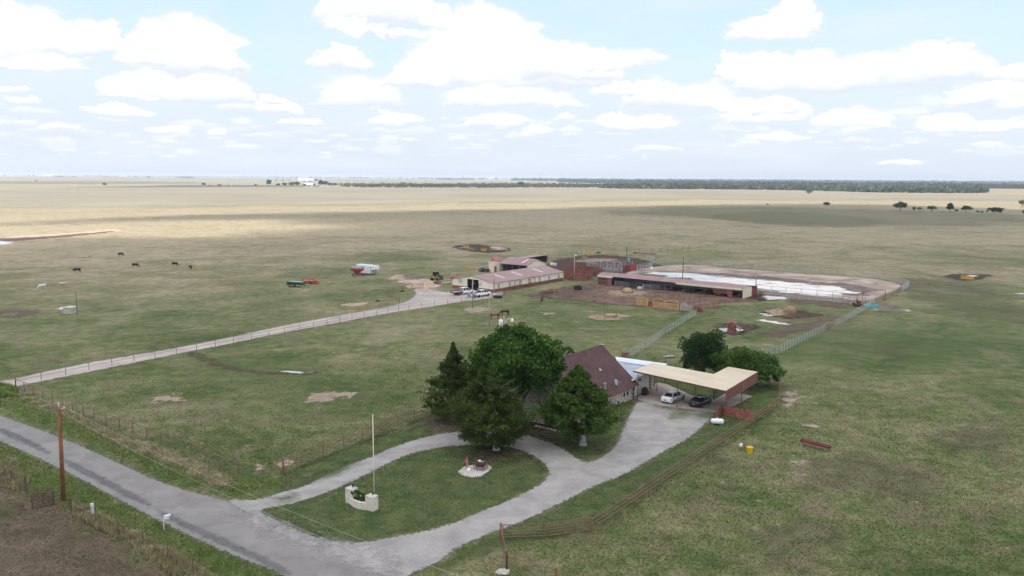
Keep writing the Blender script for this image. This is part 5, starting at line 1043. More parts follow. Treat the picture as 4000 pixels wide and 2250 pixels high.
b=MB(); b.path([(.3,0,0),(.3,0,6.2),(.45,-.05,6.8),(1.1,-.1,6.95),(1.5,-.1,6.95)],.04); b.build('lamp_arm',M['white'],tp); b=MB(); b.lathe((1.5,-.1,6.3),[(.12,0),(.26,.1),(.28,.35),(.1,.55),(.06,.8)],12); b.build('yard_lamp',M['white'],tp)
cable('power_line','thin service wire dropping left from the transformer pole past the bay horse',tp.location+Vector((-.5,0,6.6)),bpy.data.objects['utility_pole.001'].location+Vector((0,0,7.2)),1.,.02,mat='galv')
# ------------------------------------------------------------ planter, pump, cart
pl=thing('stone_planter','curved pale stone planter with two square pillars and green plants','planter',fgt(at(1405,1980)),0)
def lp_(o,x,y,z=0): a=at(x,y,z); return (a.x-o.location.x,a.y-o.location.y,z)
A_=lp_(pl,1357,1962); B_=lp_(pl,1470,2002)
for (x,y),nm in (((1372,1962),0),((1457,1992),1)):
    c=lp_(pl,x,y); b=MB(); b.box((c[0],c[1],.8 if nm==0 else .75),(1.08,.85,1.6 if nm==0 else 1.5),rz=R(-32)); pi_=b.build('pillar',M['stackstone'],pl,bevel=.04); b=MB(); b.box((c[0],c[1],1.63 if nm==0 else 1.53),(1.12,.89,.07),rz=R(-32)); b.build('pillar_cap',M['concrete'],pl)
    b=MB(); b.blob((c[0]+.1,c[1]+.2,1.85 if nm==0 else 1.75),(.1,.1,.22),6,4,.1); b.build('finial',M['black'],pl)
c0=Vector(lp_(pl,1366,1962)); c1=Vector(lp_(pl,1455,1994)); md=(c0+c1)/2+Vector((-.55,-1.0,0)); b=MB()
pts=[c0.lerp(md,t/6).lerp(md.lerp(c1,t/6),t/6) for t in range(7)]
for p,q in zip(pts,pts[1:]): d=q-p; b.box(((p.x+q.x)/2,(p.y+q.y)/2,.4),(d.length+.06,.32,.8),rz=math.atan2(d.y,d.x))
b.build('front_wall',M['stackstone'],pl); b=MB(); d=c1-c0; m_=(c0+c1)/2+Vector((.3,.75,0)); b.box((m_.x,m_.y,.35),(d.length,.28,.7),rz=math.atan2(d.y,d.x)); b.build('back_wall',M['stackstone'],pl)
m_=(c0+c1)/2; 
for i,(t,h_,n_,w_) in enumerate(((.28,1.75,220,.7),(.45,1.6,220,.7),(.62,1.4,120,.5))):
    p=c0.lerp(c1,t); C_,T_=round_crown(h_,.5,w_,w_,14,n_,60+i,.3,.22); quads('plant',C_+np.array([p.x,p.y,0]),.2,M['elm'] if i!=2 else M['paleleaf'],pl,T_,asp=.6)
for t in (.16,.82): p=c0.lerp(c1,t)+Vector((.2,.1,0)); b=MB(); b.lathe((p.x,p.y,.3),[(.32,0),(.42,.6),(.36,.6),(.3,.3)],16); b.build('tub',M['black'],pl)
pl.scale=(.92,.92,.92)
pad=thing('pump_base','grey gravel pad ringed by rough pale stones','stone ring',fgt(at(1855,1848)))
pp=[lp_(pad,x,y) for x,y in ((1797,1848),(1815,1862),(1845,1868),(1880,1862),(1903,1845),(1913,1832),(1895,1822),(1845,1826),(1815,1833))]
b=MB(); b.prism([(p[0],p[1]) for p in pp],0,.12); b.build('gravel_bed',M['concrete'],pad)
b=MB()
for i,(p,q) in enumerate(zip(pp,pp[1:]+pp[:1])):
    for t in (.1,.5,.85): b.blob((p[0]+(q[0]-p[0])*t,p[1]+(q[1]-p[1])*t,.14),(.26,.2,.14),7,5,.25)
b.build('rim_stones',M['concrete'],pad)
pu=thing('hand_pump','faded red cast iron hand water pump with a long handle','water pump',fgt(at(1824,1841))); pu.location.z=.12
b=MB(); b.lathe((0,0,0),[(.16,0),(.08,.06),(.075,.7),(.13,.74),(.13,1.05),(.07,1.1),(.04,1.5)],12); b.build('barrel',M['redpump'],pu); b=MB(); b.tube((.08,-.02,.6),(.32,-.1,.5),.04); b.build('spout',M['redpump'],pu); b=MB(); b.path([(.0,0,1.48),(-.15,0,1.25),(-.5,-.02,.65)],.028); b.build('handle',M['redpump'],pu)
b=MB(); b.blob((0,0,.2),(.22,.2,.24),9,6,.08); o=b.build('stone_pot',M['white']); o.location=at(1830,1847)+Vector((0,0,.1)); tag(o,'small round white pot at the foot of the red hand pump','pot')
ct=thing('wooden_cart','small dark brown old cart with two thin spoked wheels','cart',fgt(at(1878,1838)),R(-20)); ct.location.z=.1
b=MB(); b.box((0,0,.62),(.9,.75,.42),taper=1.15); b.box((.0,0,.86),(1.05,.85,.06)); b.build('box',M['leather'],ct)
for sx_ in (-1,1):
    b=MB(); n=20; rw=.58
    for i in range(n): a,c_=2*pi*i/n,2*pi*(i+1)/n; b.tube((sx_*.62,rw*math.cos(a),.6+rw*math.sin(a)),(sx_*.62,rw*math.cos(c_),.6+rw*math.sin(c_)),.03,n=5)
    w_=b.build('wheel',M['black'],ct); b=MB()
    for i in range(10): a=2*pi*i/10; b.tube((sx_*.62,0,.6),(sx_*.62,rw*math.cos(a),.6+rw*math.sin(a)),.018,n=4)
    b.tube((sx_*.5,0,.6),(sx_*.7,0,.6),.07); b.build('spokes',M['wood'],w_)
b=MB(); b.tube((-.1,-.4,.5),(-.1,-.7,.08),.03); b.tube((.1,-.4,.5),(.6,-.45,.4),.03); b.build('shaft',M['leather'],ct)
b=MB(); b.tube((-.1,0,.92),(.35,.05,1.),.03); b.blob((-.15,0,1.),(.2,.12,.12),8,5,.1); b.build('load',M['white'],ct)
# ------------------------------------------------------------ roadside small things
mb_=thing('mailbox','small white mailbox on a white bent post by the road','mailbox',fgt(at(641,2070)),R(-37)); b=MB(); b.path([(0,0,0),(0,0,1.05),(.35,.35,1.1)],.04); b.build('post',M['white'],mb_)
b=MB(); b.sidex([(-.1,1.12),(.12,1.12),(.12,1.28),(.06,1.35),(-.04,1.35),(-.1,1.28)],.1,.65); b.build('box',M['whiteroof'],mb_); b=MB(); b.box((.01,.09,1.22),(.24,.03,.24)); b.build('door',M['white'],mb_)
ud=thing('utility_pedestal','pale green cylindrical utility pedestal in the weeds beside the fence','utility pedestal',fgt(at(362,2012))); b=MB(); b.lathe((0,0,0),[(.13,0),(.13,.75),(.16,.78),(.16,1.1),(.13,1.15)],14); b.build('body',M['whiteroof'],ud)
yt=thing('feed_tub','bright yellow plastic tub standing in the right pasture','tub',fgt(at(2928,1768))); b=MB(); b.lathe((0,0,0),[(.36,0),(.42,.75),(.46,.76),(.46,.82),(.4,.82),(.36,.15),(.05,.12)],22); b.build('shell',M['brightyellow'],yt); b=MB(); b.lathe((0,0,.76),[(.45,0),(.47,.02),(.47,.05),(.43,.06)],22); b.build('rim',M['brightyellow'],yt); yt.scale=(.85,.85,.85)
b=MB(); b.box((0,0,.15),(.38,.32,.3),taper=.9); b.box((.1,.05,.32),(.2,.2,.06)); o=b.build('salt_block',M['white'],bevel=.04); o.location=at(2894,1744); tag(o,'small white salt block left of the yellow tub','salt block')
fb=thing('feed_bunk','long dark red metal feed trough on thin legs in the right pasture','feed trough',fgt(at(3184,1752)),ang(at(3130,1740),at(3237,1768))); LB_=(at(3237,1768)-at(3130,1740)).length*1.05
b=MB(); n=8; prof=[(math.cos(pi+pi*i/n)*.33,.72+math.sin(pi+pi*i/n)*.27) for i in range(n+1)]; prof+= [(x*.9,z+.02) for x,z in prof[::-1]]; b.sidey(prof,-LB_/2,LB_/2); b.build('trough',simple('dark_red_trough',(.2,.025,.045),.5,var=.2),fb)
b=MB()
for s in(-1,1): b.sidey([(-.33,.72),(-.2,.5),(.2,.5),(.33,.72)],s*LB_/2-.02,s*LB_/2+.02)
b.build('end_cap',M['black'],fb)
for i in range(4):
    b=MB(); x=-LB_/2+.2+i*(LB_-.4)/3
    for s in (-1,1): b.tube((x,s*.3,0),(x,s*.18,.55),.022)
    b.tube((x,-.25,.2),(x,.25,.2),.018); b.build('leg',M['rust'],fb)
tk=thing('propane_tank','white horizontal propane tank beside the red picket fence','propane tank',fgt(at(2801,1660)),R(-8)); b=MB(); b.lathe((0,0,.5),[(.02,-.85),(.25,-.8),(.36,-.62),(.36,.62),(.25,.8),(.02,.85)],18,'X'); b.build('shell',M['white'],tk,smooth=True); b=MB()
for s in(-.5,.5): b.box((s,0,.1),(.1,.5,.24))
b.build('feet',M['grey'],tk); b=MB(); b.lathe((0,0,.84),[(.1,0),(.12,.12),(.04,.16)],10); b.build('valve_cap',M['white'],tk)
# grill and red can by the wall
gl=thing('covered_grill','black covered barbecue grill by the white stucco wall','grill',fgt(at(2518,1544)),R(50)); b=MB(); b.box((0,0,.55),(1.0,.6,1.05),taper=.82); b.blob((0,0,1.05),(.46,.28,.22),10,6,.05); b.build('cover',M['black'],gl); b=MB(); b.box((0,0,.05),(1.02,.62,.1)); b.build('base',M['darkrust'],gl)
b=MB(); b.lathe((0,0,0),[(.2,0),(.2,.5),(.16,.56),(.05,.62)],14); o=b.build('gas_can',M['red']); o.location=at(2531,1540); tag(o,'small red can beside the covered grill','can')
b=MB(); b.lathe((0,0,0),[(.16,0),(.18,.6),(.1,.66)],12); o=b.build('bucket',M['white']); o.location=at(2535,1536); tag(o,'white bucket behind the small red can','bucket')
b=MB(); b.box((0,0,.2),(1.9,.7,.12),rz=.5,ry=.05); b.tube((-.9,-.4,0),(-.8,-.35,.3),.03); b.blob((.3,.1,.3),(.8,.3,.1),9,5,.2); o=b.build('tarp_covered_boat',M['grey']); o.location=at(2610,1397); o['label']='grey overturned tarp bundle in the dirt behind the patio roofs'; o['category']='bundle'; o.name='tarp_bundle'
# ------------------------------------------------------------ cars
def wheel(root,x,y,r_,w_=.22,hub='chrome',mt='black'):
    b=MB(); b.lathe((x,y,r_),[(r_*.7,-w_/2),(r_*.97,-w_/2),(r_,-w_/4),(r_,w_/4),(r_*.97,w_/2),(r_*.7,w_/2)],20,'Y'); t=b.build('wheel',M[mt],root); b=MB(); b.lathe((x,y,r_),[(r_*.2,-w_/2-.01),(r_*.68,-w_/2+.01),(r_*.68,w_/2-.01),(r_*.2,w_/2+.01)],14,'Y'); b.build('rim',M[hub],t); return t
def ring(x,hw,zb,zt,zm,rd=.12):
    "rounded body cross section at station x"
    return [(x,-hw*.86,zb),(x,-hw,zb+.14),(x,-hw,zm),(x,-hw*.93,zt-.04),(x,-hw*.78,zt),(x,0,zt+.015),(x,hw*.78,zt),(x,hw*.93,zt-.04),(x,hw,zm),(x,hw,zb+.14),(x,hw*.86,zb)]
def sedan(label,name,loc,rz,paint,L=4.8,W=1.84,grp=None,coupe=False):
    o=thing(name,label,'car',loc,rz,grp); f=L/4.8; h=W/2
    st=[(-2.4,.72,.34,.78,.6),(-2.3,.86,.24,.98,.72),(-2.0,.97,.2,1.03,.75),(-1.4,1.,.2,.99,.74),(-.6,1.,.2,.95,.72),(.5,1.,.2,.93,.7),(1.0,.99,.2,.92,.7),(1.6,.97,.2,.86,.66),(2.1,.9,.22,.76,.6),(2.35,.72,.3,.62,.5)]
    b=MB(); b.loft([ring(x*f,h*k,zb,zt,zm) for x,k,zb,zt,zm in st]); bd=b.build('body',M[paint],o,smooth=True)
    cs=[(-1.85,.62,1.02),(-1.15,.66,1.36),(-.6,.68,1.44),(.15,.68,1.43),(.55,.66,1.36),(1.2,.62,.95)] if not coupe else [(-1.95,.6,1.02),(-1.1,.62,1.3),(-.5,.63,1.35),(.1,.63,1.33),(.5,.6,1.26),(1.15,.58,.94)]
    b=MB(); b.loft([[(x*f,-h*.9,.9),(x*f,-h*.87,.94),(x*f,-h*k-.0,z-.03),(x*f,-h*k*.75,z),(x*f,h*k*.75,z),(x*f,h*k,z-.03),(x*f,h*.87,.94),(x*f,h*.9,.9)] for x,k,z in cs]); gl_=b.build('glasshouse',M['glass'],o,smooth=False)
    b=MB(); rs=cs[1:-1]; b.loft([[(x*f,-h*k*1.02,z-.05),(x*f,-h*k*.76,z+.012),(x*f,0,z+.03),(x*f,h*k*.76,z+.012),(x*f,h*k*1.02,z-.05)] for x,k,z in rs]+[],cap=False); 
    for s in (-1,1):
        for x0,z0,x1,z1 in ((cs[0][0],cs[0][2]-.02,cs[1][0],cs[1][2]-.03),(cs[-1][0],cs[-1][2]-.02,cs[-2][0],cs[-2][2]-.03)): b.tube((x0*f,s*h*.76,z0),(x1*f,s*h*cs[1][1]*.97,z1),.045,n=5)
        b.tube((-.25*f,s*h*.885,.93),(-.32*f,s*h*cs[2][1]*1.01,cs[2][2]-.05),.035,n=5)
    b.build('roof',M[paint],o)
    for s in (-1,1):
        for x in (-1.38,1.42): wheel(o,x*f,s*(h-.1),.33 if not coupe else .34)
        b=MB(); b.box((-2.27*f,s*h*.66,.8),(.16,.42,.13),rz=-s*.25); b.build('tail_light',M['redlamp'],o)
        b=MB(); b.box((2.2*f,s*h*.68,.62),(.2,.32,.12),rz=s*.35); b.build('headlight',M['chrome'],o)
        b=MB(); b.box((.72*f,s*(h+.08),.98),(.12,.2,.13)); b.build('mirror',M[paint],o)
        b=MB()
        for x in (-.3,-1.25,.85): b.tube((x*f,s*(h+.002),.35),(x*f,s*(h+.0),.88),.008,n=4)
        b.build('door_seam',M['black'],o)
    b=MB(); b.box((-2.41*f,0,.62),(.03,.36,.17)); b.build('license_plate',M['grey'],o); b=MB(); b.box((-2.35*f,0,.3),(.12,1.3*h,.14)); b.build('rear_bumper',M['black'],o)
    return o
a_=ang(at(2641,1576),at(2680,1558)); c_=(at(2584,1570)+at(2641,1576))/2; dv=Vector((math.cos(a_),math.sin(a_),0))
sedan('white sedan parked under the left part of the tan carport','parked_car',c_+dv*1.35,a_,'whitecar',4.85,1.84,'cars under the carport')
c_=(at(2695,1588)+at(2742,1592))/2; sedan('black coupe parked beside the white sedan under the carport','parked_car',c_+dv*1.45,a_,'blackcar',4.6,1.84,'cars under the carport',True)
def pickup(label,loc,rz,flat):
    o=thing('pickup_truck',label,'pickup truck',loc,rz,'trucks by the barn'); h=1.0 if flat else .93; P='whitecar'
    st=[(-1.3 if flat else -2.85,.96,.5,1.12,.85),(-1.2 if flat else -2.7,1.,.45,1.2,.9),(.0,1.,.42,1.2,.9),(1.2,1.,.42,1.18,.9),(1.4,1.,.42,1.16,.9),(2.3,.98,.45,1.1,.86),(2.75,.92,.48,.98,.8),(2.85,.85,.55,.9,.75)]
    b=MB(); b.loft([ring(x,h*k,zb,zt,zm) for x,k,zb,zt,zm in st]); b.build('body',M[P],o,smooth=True)
    x0=-1.25 if flat else -1.1; ct_=1.95 if flat else 1.85
    cs=[(x0,.9,1.15),(x0+.12,.84,ct_-.05),(x0+.6,.83,ct_),(.3,.82,ct_),(.75,.8,ct_-.08),(1.4,.86,1.15)]
    b=MB(); b.loft([[(x,-h*.93,1.08),(x,-h*k,z-.05),(x,-h*k*.8,z),(x,h*k*.8,z),(x,h*k,z-.05),(x,h*.93,1.08)] for x,k,z in cs]); b.build('glasshouse',M['glass'],o)
    b=MB(); b.loft([[(x,-h*k*1.03,z-.12),(x,-h*k*.82,z+.015),(x,0,z+.05),(x,h*k*.82,z+.015),(x,h*k*1.03,z-.12)] for x,k,z in cs[1:-1]],cap=False)
    for s in(-1,1):
        for xx,w_ in ((x0+.12,.14),(-.3,.09)):
            if w_: b.box((xx,s*h*.905,1.42),(w_,.06,.62 if flat else .5),rx=s*.12)
        b.tube((1.38,s*h*.88,1.16),(.75,s*h*.82,ct_-.1),.05)
    b.build('roof',M[P],o)
    for s in(-1,1):
        for x in (-2.5 if flat else -1.95,1.85): wheel(o,x,s*(h-.12),.42 if flat else .4,.28,'chrome' if flat else 'black')
        b=MB(); b.box((2.8,s*h*.72,.85),(.14,.3,.2)); b.build('headlight',M['chrome'],o); b=MB(); b.box((1.05,s*(h+.14),1.25),(.14,.24,.28)); b.build('mirror',M['black'],o)
    if flat:
        b=MB(); b.box((-2.7,0,.98),(2.9,2.3,.1)); b.box((-1.33,0,1.5),(.08,2.1,.95)); b.build('flatbed',M['grey'],o)
        b=MB(); b.box((-2.7,1.13,1.1),(2.9,.06,.22)); b.box((-2.6,0,.7),(2.4,1.2,.4)); b.box((-2.0,-1.0,.68),(.7,.3,.45)); b.box((-3.0,-1.,.66),(.7,.3,.45)); b.box((-4.1,0,.82),(.1,2.2,.22)); b.build('bed_frame',M['black'],o)
        b=MB(); b.box((-3.9,0,.6),(.1,.34,.18)); b.build('license_plate',M['white'],o)
    else:
        b=MB(); b.box((-2.9,0,.75),(.12,1.75,.25)); b.build('bumper',M['chrome'],o); b=MB(); b.box((-2.,0,1.215),(1.5,1.42,.03)); b.build('bed_shade',M['black'],o); b=MB(); b.box((-3.15,0,.98),(.5,1.5,.06)); b.build('tailgate',M[P],o)  # black slab paints the dark inside of the open bed
        for s in(-1,1): b=MB(); b.box((-2.84,s*.82,1.05),(.06,.14,.3)); b.build('tail_light',M['redlamp'],o)
    return o
pt=pickup('white crew cab pickup with a black flatbed, parked before the barn door',at(1812,1150)+Vector((.2,.3,0)),R(40),True)
b=MB(); b.lathe((0,0,0),[(.2,0),(.24,.2),(.22,.55),(.1,.7)],10); b.box((.1,.1,.9),(.2,.2,.4)); o=b.build('gas_can',M['redlamp']); o.location=pt.location+Vector((math.cos(R(40))*-1.9-.3,math.sin(R(40))*-1.9+.4,1.03)); tag(o,'bright red can on the black truck bed behind the cab','can')
pickup('white crew cab pickup nearer the pasture fence with people at its lowered tailgate',at(1877,1160)+Vector((.3,1.0,0)),R(48),False)
# ------------------------------------------------------------ skin figures
def skin(name,verts,edges,radii,mat,parent=None,sub=1):
    me=bpy.data.meshes.new(name); me.from_pydata(verts,edges,[]); o=bpy.data.objects.new(name,me); col.objects.link(o)
    if parent: o.parent=parent
    md=o.modifiers.new('skin','SKIN'); md.use_smooth_shade=True
    sv=me.skin_vertices[0].data if len(me.skin_vertices) else None
    if sv is None:
        bpy.context.view_layer.objects.active=o; sv=me.skin_vertices[0].data
    for i,r_ in enumerate(radii): sv[i].radius=(r_,r_) if not isinstance(r_,tuple) else r_; sv[i].use_root=(i==0)
    if sub: s=o.modifiers.new('sub','SUBSURF'); s.levels=sub; s.render_levels=sub
    me.materials.append(mat); return o
def quadruped(name,label,cat,loc,rz,mat,grp,horse=False,graze=True,mane=None,legmat=None,face=None,lie=False):
    o=thing(name,label,cat,loc,rz,grp); b=MB(); st=random.Random(label)
    dz=-.5 if lie else 0.
    if horse: T=[(-.98,.12,1.15,1.38),(-.9,.25,.98,1.5),(-.65,.3,.9,1.52),(-.25,.29,.85,1.42),(.2,.28,.84,1.4),(.55,.27,.87,1.5),(.8,.22,.95,1.46),(.95,.13,1.08,1.36)]
    else: T=[(-1.1,.14,1.0,1.24),(-1.02,.27,.8,1.36),(-.75,.34,.66,1.4),(-.3,.39,.57,1.36),(.2,.39,.55,1.34),(.6,.33,.58,1.38),(.85,.26,.68,1.36),(1.02,.16,.85,1.26)]
    n=14; b.loft([[(x,hw*math.cos(2*pi*i/n),(z0+z1)/2+dz+(z1-z0)/2*math.sin(2*pi*i/n)) for i in range(n)] for x,hw,z0,z1 in T])
    if horse: NK=[(.72,0,1.25,.25),(1.1,0,1.02,.17),(1.38,0,.68,.125)]; HD=[(1.38,0,.7,.13),(1.5,0,.46,.115),(1.62,0,.14,.07)]
    elif graze: NK=[(.8,0,1.1,.27),(1.15,0,.85,.2),(1.35,0,.62,.15)]; HD=[(1.3,0,.66,.15),(1.42,0,.42,.14),(1.54,0,.14,.09)]
    else: NK=[(.8,0,1.12+dz,.27),(1.1,0,1.3+dz,.19),(1.3,0,1.42+dz,.15)]; HD=[(1.28,0,1.45+dz,.15),(1.5,0,1.36+dz,.13),(1.74,0,1.2+dz,.09)]
    for P in (NK,HD):
        for p,q in zip(P,P[1:]): b.tube(p[:3],q[:3],p[3],q[3],10)
    h0=HD[0]
    for s in(-1,1): b.tube((h0[0]-.02,s*.08,h0[2]+.06),(h0[0]-.08,s*(.17 if horse else .26),h0[2]+(.22 if horse else .1)),.05,.035,6)
    k=1.28 if horse else 1.; LG=[]
    if not lie:
        for s in(-1,1):
            f=st.uniform(-.06,.14); hf=st.uniform(-.12,.1)
            LG.append([(.68,s*.19,.95*k if horse else .85,.14),(.68+f*.5,s*.18,.5*k,.07),(.66+f,s*.18,.12,.05),(.71+f,s*.18,.035,.065)])
            LG.append([(-.8,s*.2,.98*k if horse else .95,.2),(-.68+hf*.4,s*.2,.66*k,.125),(-.93+hf*.8,s*.19,.44*k,.065),(-.86+hf,s*.19,.12,.05),(-.8+hf,s*.19,.035,.065)])
    else:
        for s in(-1,1): LG.append([(.7,s*.25,.3,.15),(1.05,s*.38,.12,.09),(.75,s*.46,.09,.07)]); LG.append([(-.7,s*.28,.35,.22),(-.3,s*.45,.16,.12),(-.7,s*.52,.09,.07)])
    for P in LG:
        for p,q in zip(P,P[1:]): b.tube(p[:3],q[:3],p[3],q[3],8)
        for p in P[1:-1]: b.blob(p[:3],(p[3]*1.02,)*3,8,5,0)
    for p in NK[:2]+HD[1:]: b.blob(p[:3],(p[3],)*3,10,6,0)
    bd=b.build('body',M[mat],o); md=bd.modifiers.new('remesh','REMESH'); md.mode='VOXEL'; md.voxel_size=.032; md.use_smooth_shade=True; sm=bd.modifiers.new('smooth','SMOOTH'); sm.iterations=4; sm.factor=.5
    tx=T[0][0]-.0; tz=T[0][3]+dz-.04; r_=.06 if horse else .03
    b=MB(); b.tube((tx+.05,0,tz),(tx-.1,.01,tz-.12),r_,r_,7); b.tube((tx-.1,.01,tz-.12),(tx-.13,.02,max(.15,tz-.55)),r_,r_*1.3,7); b.tube((tx-.13,.02,max(.15,tz-.55)),(tx-.1,.02,max(.06,tz-.9)),r_*1.3,r_*.6,7); b.build('tail',M[mane or mat],o)
    if horse:
        b=MB()
        for p,q in zip(NK,NK[1:]): b.tube((p[0]+p[3]*.35,0,p[2]+p[3]*.85),(q[0]+q[3]*.45,0,q[2]+q[3]*.8),.05,.045,6)
        b.build('mane',M[mane],o)
        for P in LG:
            b=MB(); Q=P[-3:]
            for p,q in zip(Q,Q[1:]): b.tube(p[:3],q[:3],p[3]+.008,q[3]+.008,8)
            b.build('black_stocking',M[mane],o)
    if face: p,q=HD[1],HD[2]; b=MB(); b.tube((p[0],0,p[2]),(q[0],0,q[2]),p[3]+.012,q[3]+.014,10); b.build('face_patch',M[face],o)
    return o
G1='cattle grazing in the left pasture'
quadruped('cow','black cow with a white face grazing toward the left','cow',at(302,1063),R(185),'cowblack',G1,face='cowwhite')
quadruped('cow','farthest black cow, grazing toward the right at the back of the herd','cow',at(472,1000),R(-12),'cowblack',G1)
quadruped('cow','black cow left of the middle gap, grazing toward the right','cow',at(529,1043),R(-8),'cowblack',G1)
quadruped('cow','black cow just left of the rightmost black cow','cow',at(683,1038),R(-18),'cowblack',G1)
quadruped('cow','rightmost black cow turned toward the camera','cow',at(745,1051),R(-55),'cowblack',G1)
quadruped('cow','white cow at the lower left turned toward the camera','cow',at(166,1128),R(245),'cowwhite',G1)
quadruped('cow','pale tan cow grazing right of the white cow','cow',at(248,1120),R(187),'cowtan',G1)
quadruped('cow','red brown cow standing tail on behind a lying cow by the arena','cow',at(3352,1194),R(85),'cowred','cattle by the arena fence',graze=False)
quadruped('cow','dark cow with a white face lying down by the arena fence','cow',at(3349,1198),R(176),'darkbay','cattle by the arena fence',graze=False,lie=True,face='cowwhite')
quadruped('horse','bright bay horse grazing with black legs, left of the dark horse','horse',at(1931,1247),R(196),'bay','horses grazing in the paddock',horse=True,mane='blackhair')
quadruped('horse','dark brown horse grazing behind the bay horse','horse',at(1972,1234),R(205),'darkbay','horses grazing in the paddock',horse=True,mane='blackhair')
b=MB(); b.blob((0,0,.25),(.3,.1,.1),8,5,.1); b.tube((.2,0,.25),(.42,0,.36),.05,.03); b.tube((0,.03,0),(0,.03,.2),.012); b.tube((0,-.03,0),(0,-.03,.2),.012); b.tube((-.2,0,.25),(-.5,0,.2),.07,.02); o=b.build('bird',M['cowblack']); o.location=at(351,1004); tag(o,'small black bird on the grass left of the farthest cow','bird')
def person(label,loc,rz,shirt,arm=0.):
    o=thing('person',label,'person',loc,rz,'people talking behind the white pickup'); V=[(0,0,.98),(0,0,1.2),(0,0,1.42),(0,0,1.52),(.02,0,1.66)]; Rr=[.15,.14,.15,.055,.105]; E=[(0,1),(1,2),(2,3),(3,4)]
    for s in(-1,1):
        p_=2
        for x,y,z,r_ in ((0,s*.2,1.4,.06),(.05,s*.27,1.12,.045),(.2+arm,s*.22,.95+arm,.035),(.27+arm,s*.2,.9+arm,.03)): V.append((x,y,z)); Rr.append(r_); E.append((p_,len(V)-1)); p_=len(V)-1
        for k in range(5): V.append((V[p_][0]+.06+(.01*k),V[p_][1]+(k-2)*.018,V[p_][2]-.05+(k==0)*.03)); Rr.append(.008); E.append((p_,len(V)-1))
        p_=0
        for x,y,z,r_ in ((0,s*.1,.88,.09),(.03,s*.12,.5,.065),(0,s*.13,.08,.045),(.13,s*.14,.04,.04)): V.append((x,y,z)); Rr.append(r_); E.append((p_,len(V)-1)); p_=len(V)-1
    skin('body',V,E,Rr,M['skin'],o,1)
    b=MB(); b.loft([[(k*.19*math.cos(a)*.75,k*.19*math.sin(a)*1.1,z) for a in [2*pi*i/12 for i in range(12)]] for z,k in ((.92,.9),(1.1,.92),(1.3,1.05),(1.44,1.1),(1.5,.5))]); 
    for s in(-1,1): b.tube((0,s*.18,1.42),(.05,s*.29,1.08),.085,.06,8)
    b.build('shirt',M[shirt],o); b=MB()
    for s in(-1,1): b.tube((0,s*.09,.95),(.03,s*.12,.5),.12,.085,8); b.tube((.03,s*.12,.5),(0,s*.13,.07),.085,.07,8)
    b.build('jeans',M['denim'],o); b=MB(); b.lathe((.02,0,1.73),[(.24,0),(.24,.02),(.12,.03),(.11,.13),(.05,.15)],14); b.build('hat',M['hat'],o)
    for s in(-1,1): b=MB(); b.box((.08,s*.13,.05),(.3,.11,.1)); b.build('boot',M['leather'],o)
    b=MB(); b.blob((.13,0,1.66),(.02,.02,.03),5,4,0); b.build('nose',M['skin'],o)
    return o
person('person in a grey shirt and jeans, leftmost of the people behind the trucks',at(1828,1163),R(20),'shirtgrey')
person('person in a white shirt and jeans beside the grey shirted one',at(1834.5,1163),R(150),'shirtpink')
person('person in a tan shirt with a pale hat at the lowered tailgate',at(1853,1166),R(120),'shirttan')
# ------------------------------------------------------------ farm machinery
def place(px_,py_,z=0): return at(px_,py_,z)
tr=thing('tractor','green farm tractor with a glazed cab, a yellow rear blade and an orange triangle','tractor',at(1704,1096),R(68)); 
b=MB(); b.loft([[(x,-w,z0),(x,-w,z1-.1),(x,-w*.6,z1),(x,w*.6,z1),(x,w,z1-.1),(x,w,z0)] for x,w,z0,z1 in ((.6,.48,.9,1.95),(1.4,.46,.85,1.9),(2.6,.42,.8,1.7),(2.85,.38,.9,1.5))]); b.build('hood',M['green'],tr); b=MB(); b.box((.5,0,.85),(3.4,.5,.5)); b.box((-.8,0,.85),(.6,.9,.6)); b.build('chassis',M['black'],tr)
b=MB(); b.box((-.25,0,2.05),(1.5,1.5,1.45),taper=.93); b.build('cab_glass',M['glass'],tr); b=MB(); b.box((-.28,0,2.84),(1.75,1.6,.18),taper=.9); 
b.build('cab_roof',M['green'],tr,bevel=.05); b=MB()
for x in(-.98,.45):
    for s in(-1,1): b.tube((x,s*.74,1.3),(x*.94,s*.7,2.78),.05)
b.build('cab_posts',M['green'],tr)
for s in(-1,1):
    wheel(tr,-.75,s*1.0,.92,.5,'yellow'); wheel(tr,2.1,s*.9,.62,.4,'yellow'); b=MB(); n=8
    for i in range(n): a,c_=pi*(.15+.75*i/n),pi*(.15+.75*(i+1)/n); b.slab([(-.75+1.02*math.cos(a),s*.72,.92+1.02*math.sin(a)),(-.75+1.02*math.cos(c_),s*.72,.92+1.02*math.sin(c_)),(-.75+1.02*math.cos(c_),s*1.22,.92+1.02*math.sin(c_)),(-.75+1.02*math.cos(a),s*1.22,.92+1.02*math.sin(a))],.04)
    b.build('fender',M['green'],tr)
b=MB(); b.tube((-1.8,-1.15,1.15),(-1.8,1.15,1.15),.09); b.tube((-1.75,-.55,1.15),(-1.7,0,1.75),.06); b.tube((-1.75,.55,1.15),(-1.7,0,1.75),.06); b.tube((-1.7,0,1.75),(-1.7,0,1.1),.05); b.tube((-1.2,.4,.9),(-1.8,.4,1.1),.05); b.tube((-1.2,-.4,.9),(-1.8,-.4,1.1),.05); b.build('rear_blade',M['bright'] if 'bright' in M else M['yellow'],tr)
b=MB(); b.sidey([(.72,2.0),(1.2,2.0),(.96,2.45)],-1.08,-1.04); b.sidey([(.74,2.42),(1.18,2.42),(.96,1.95)],-1.1,-1.085); b.build('warning_triangle',M['orange'],tr); b=MB(); b.tube((.9,-.35,1.9),(.9,-.35,2.8),.05); b.build('exhaust',M['black'],tr)
ht=thing('horse_trailer','long white gooseneck horse trailer with small square windows','trailer',at(1436,1072),R(-38))
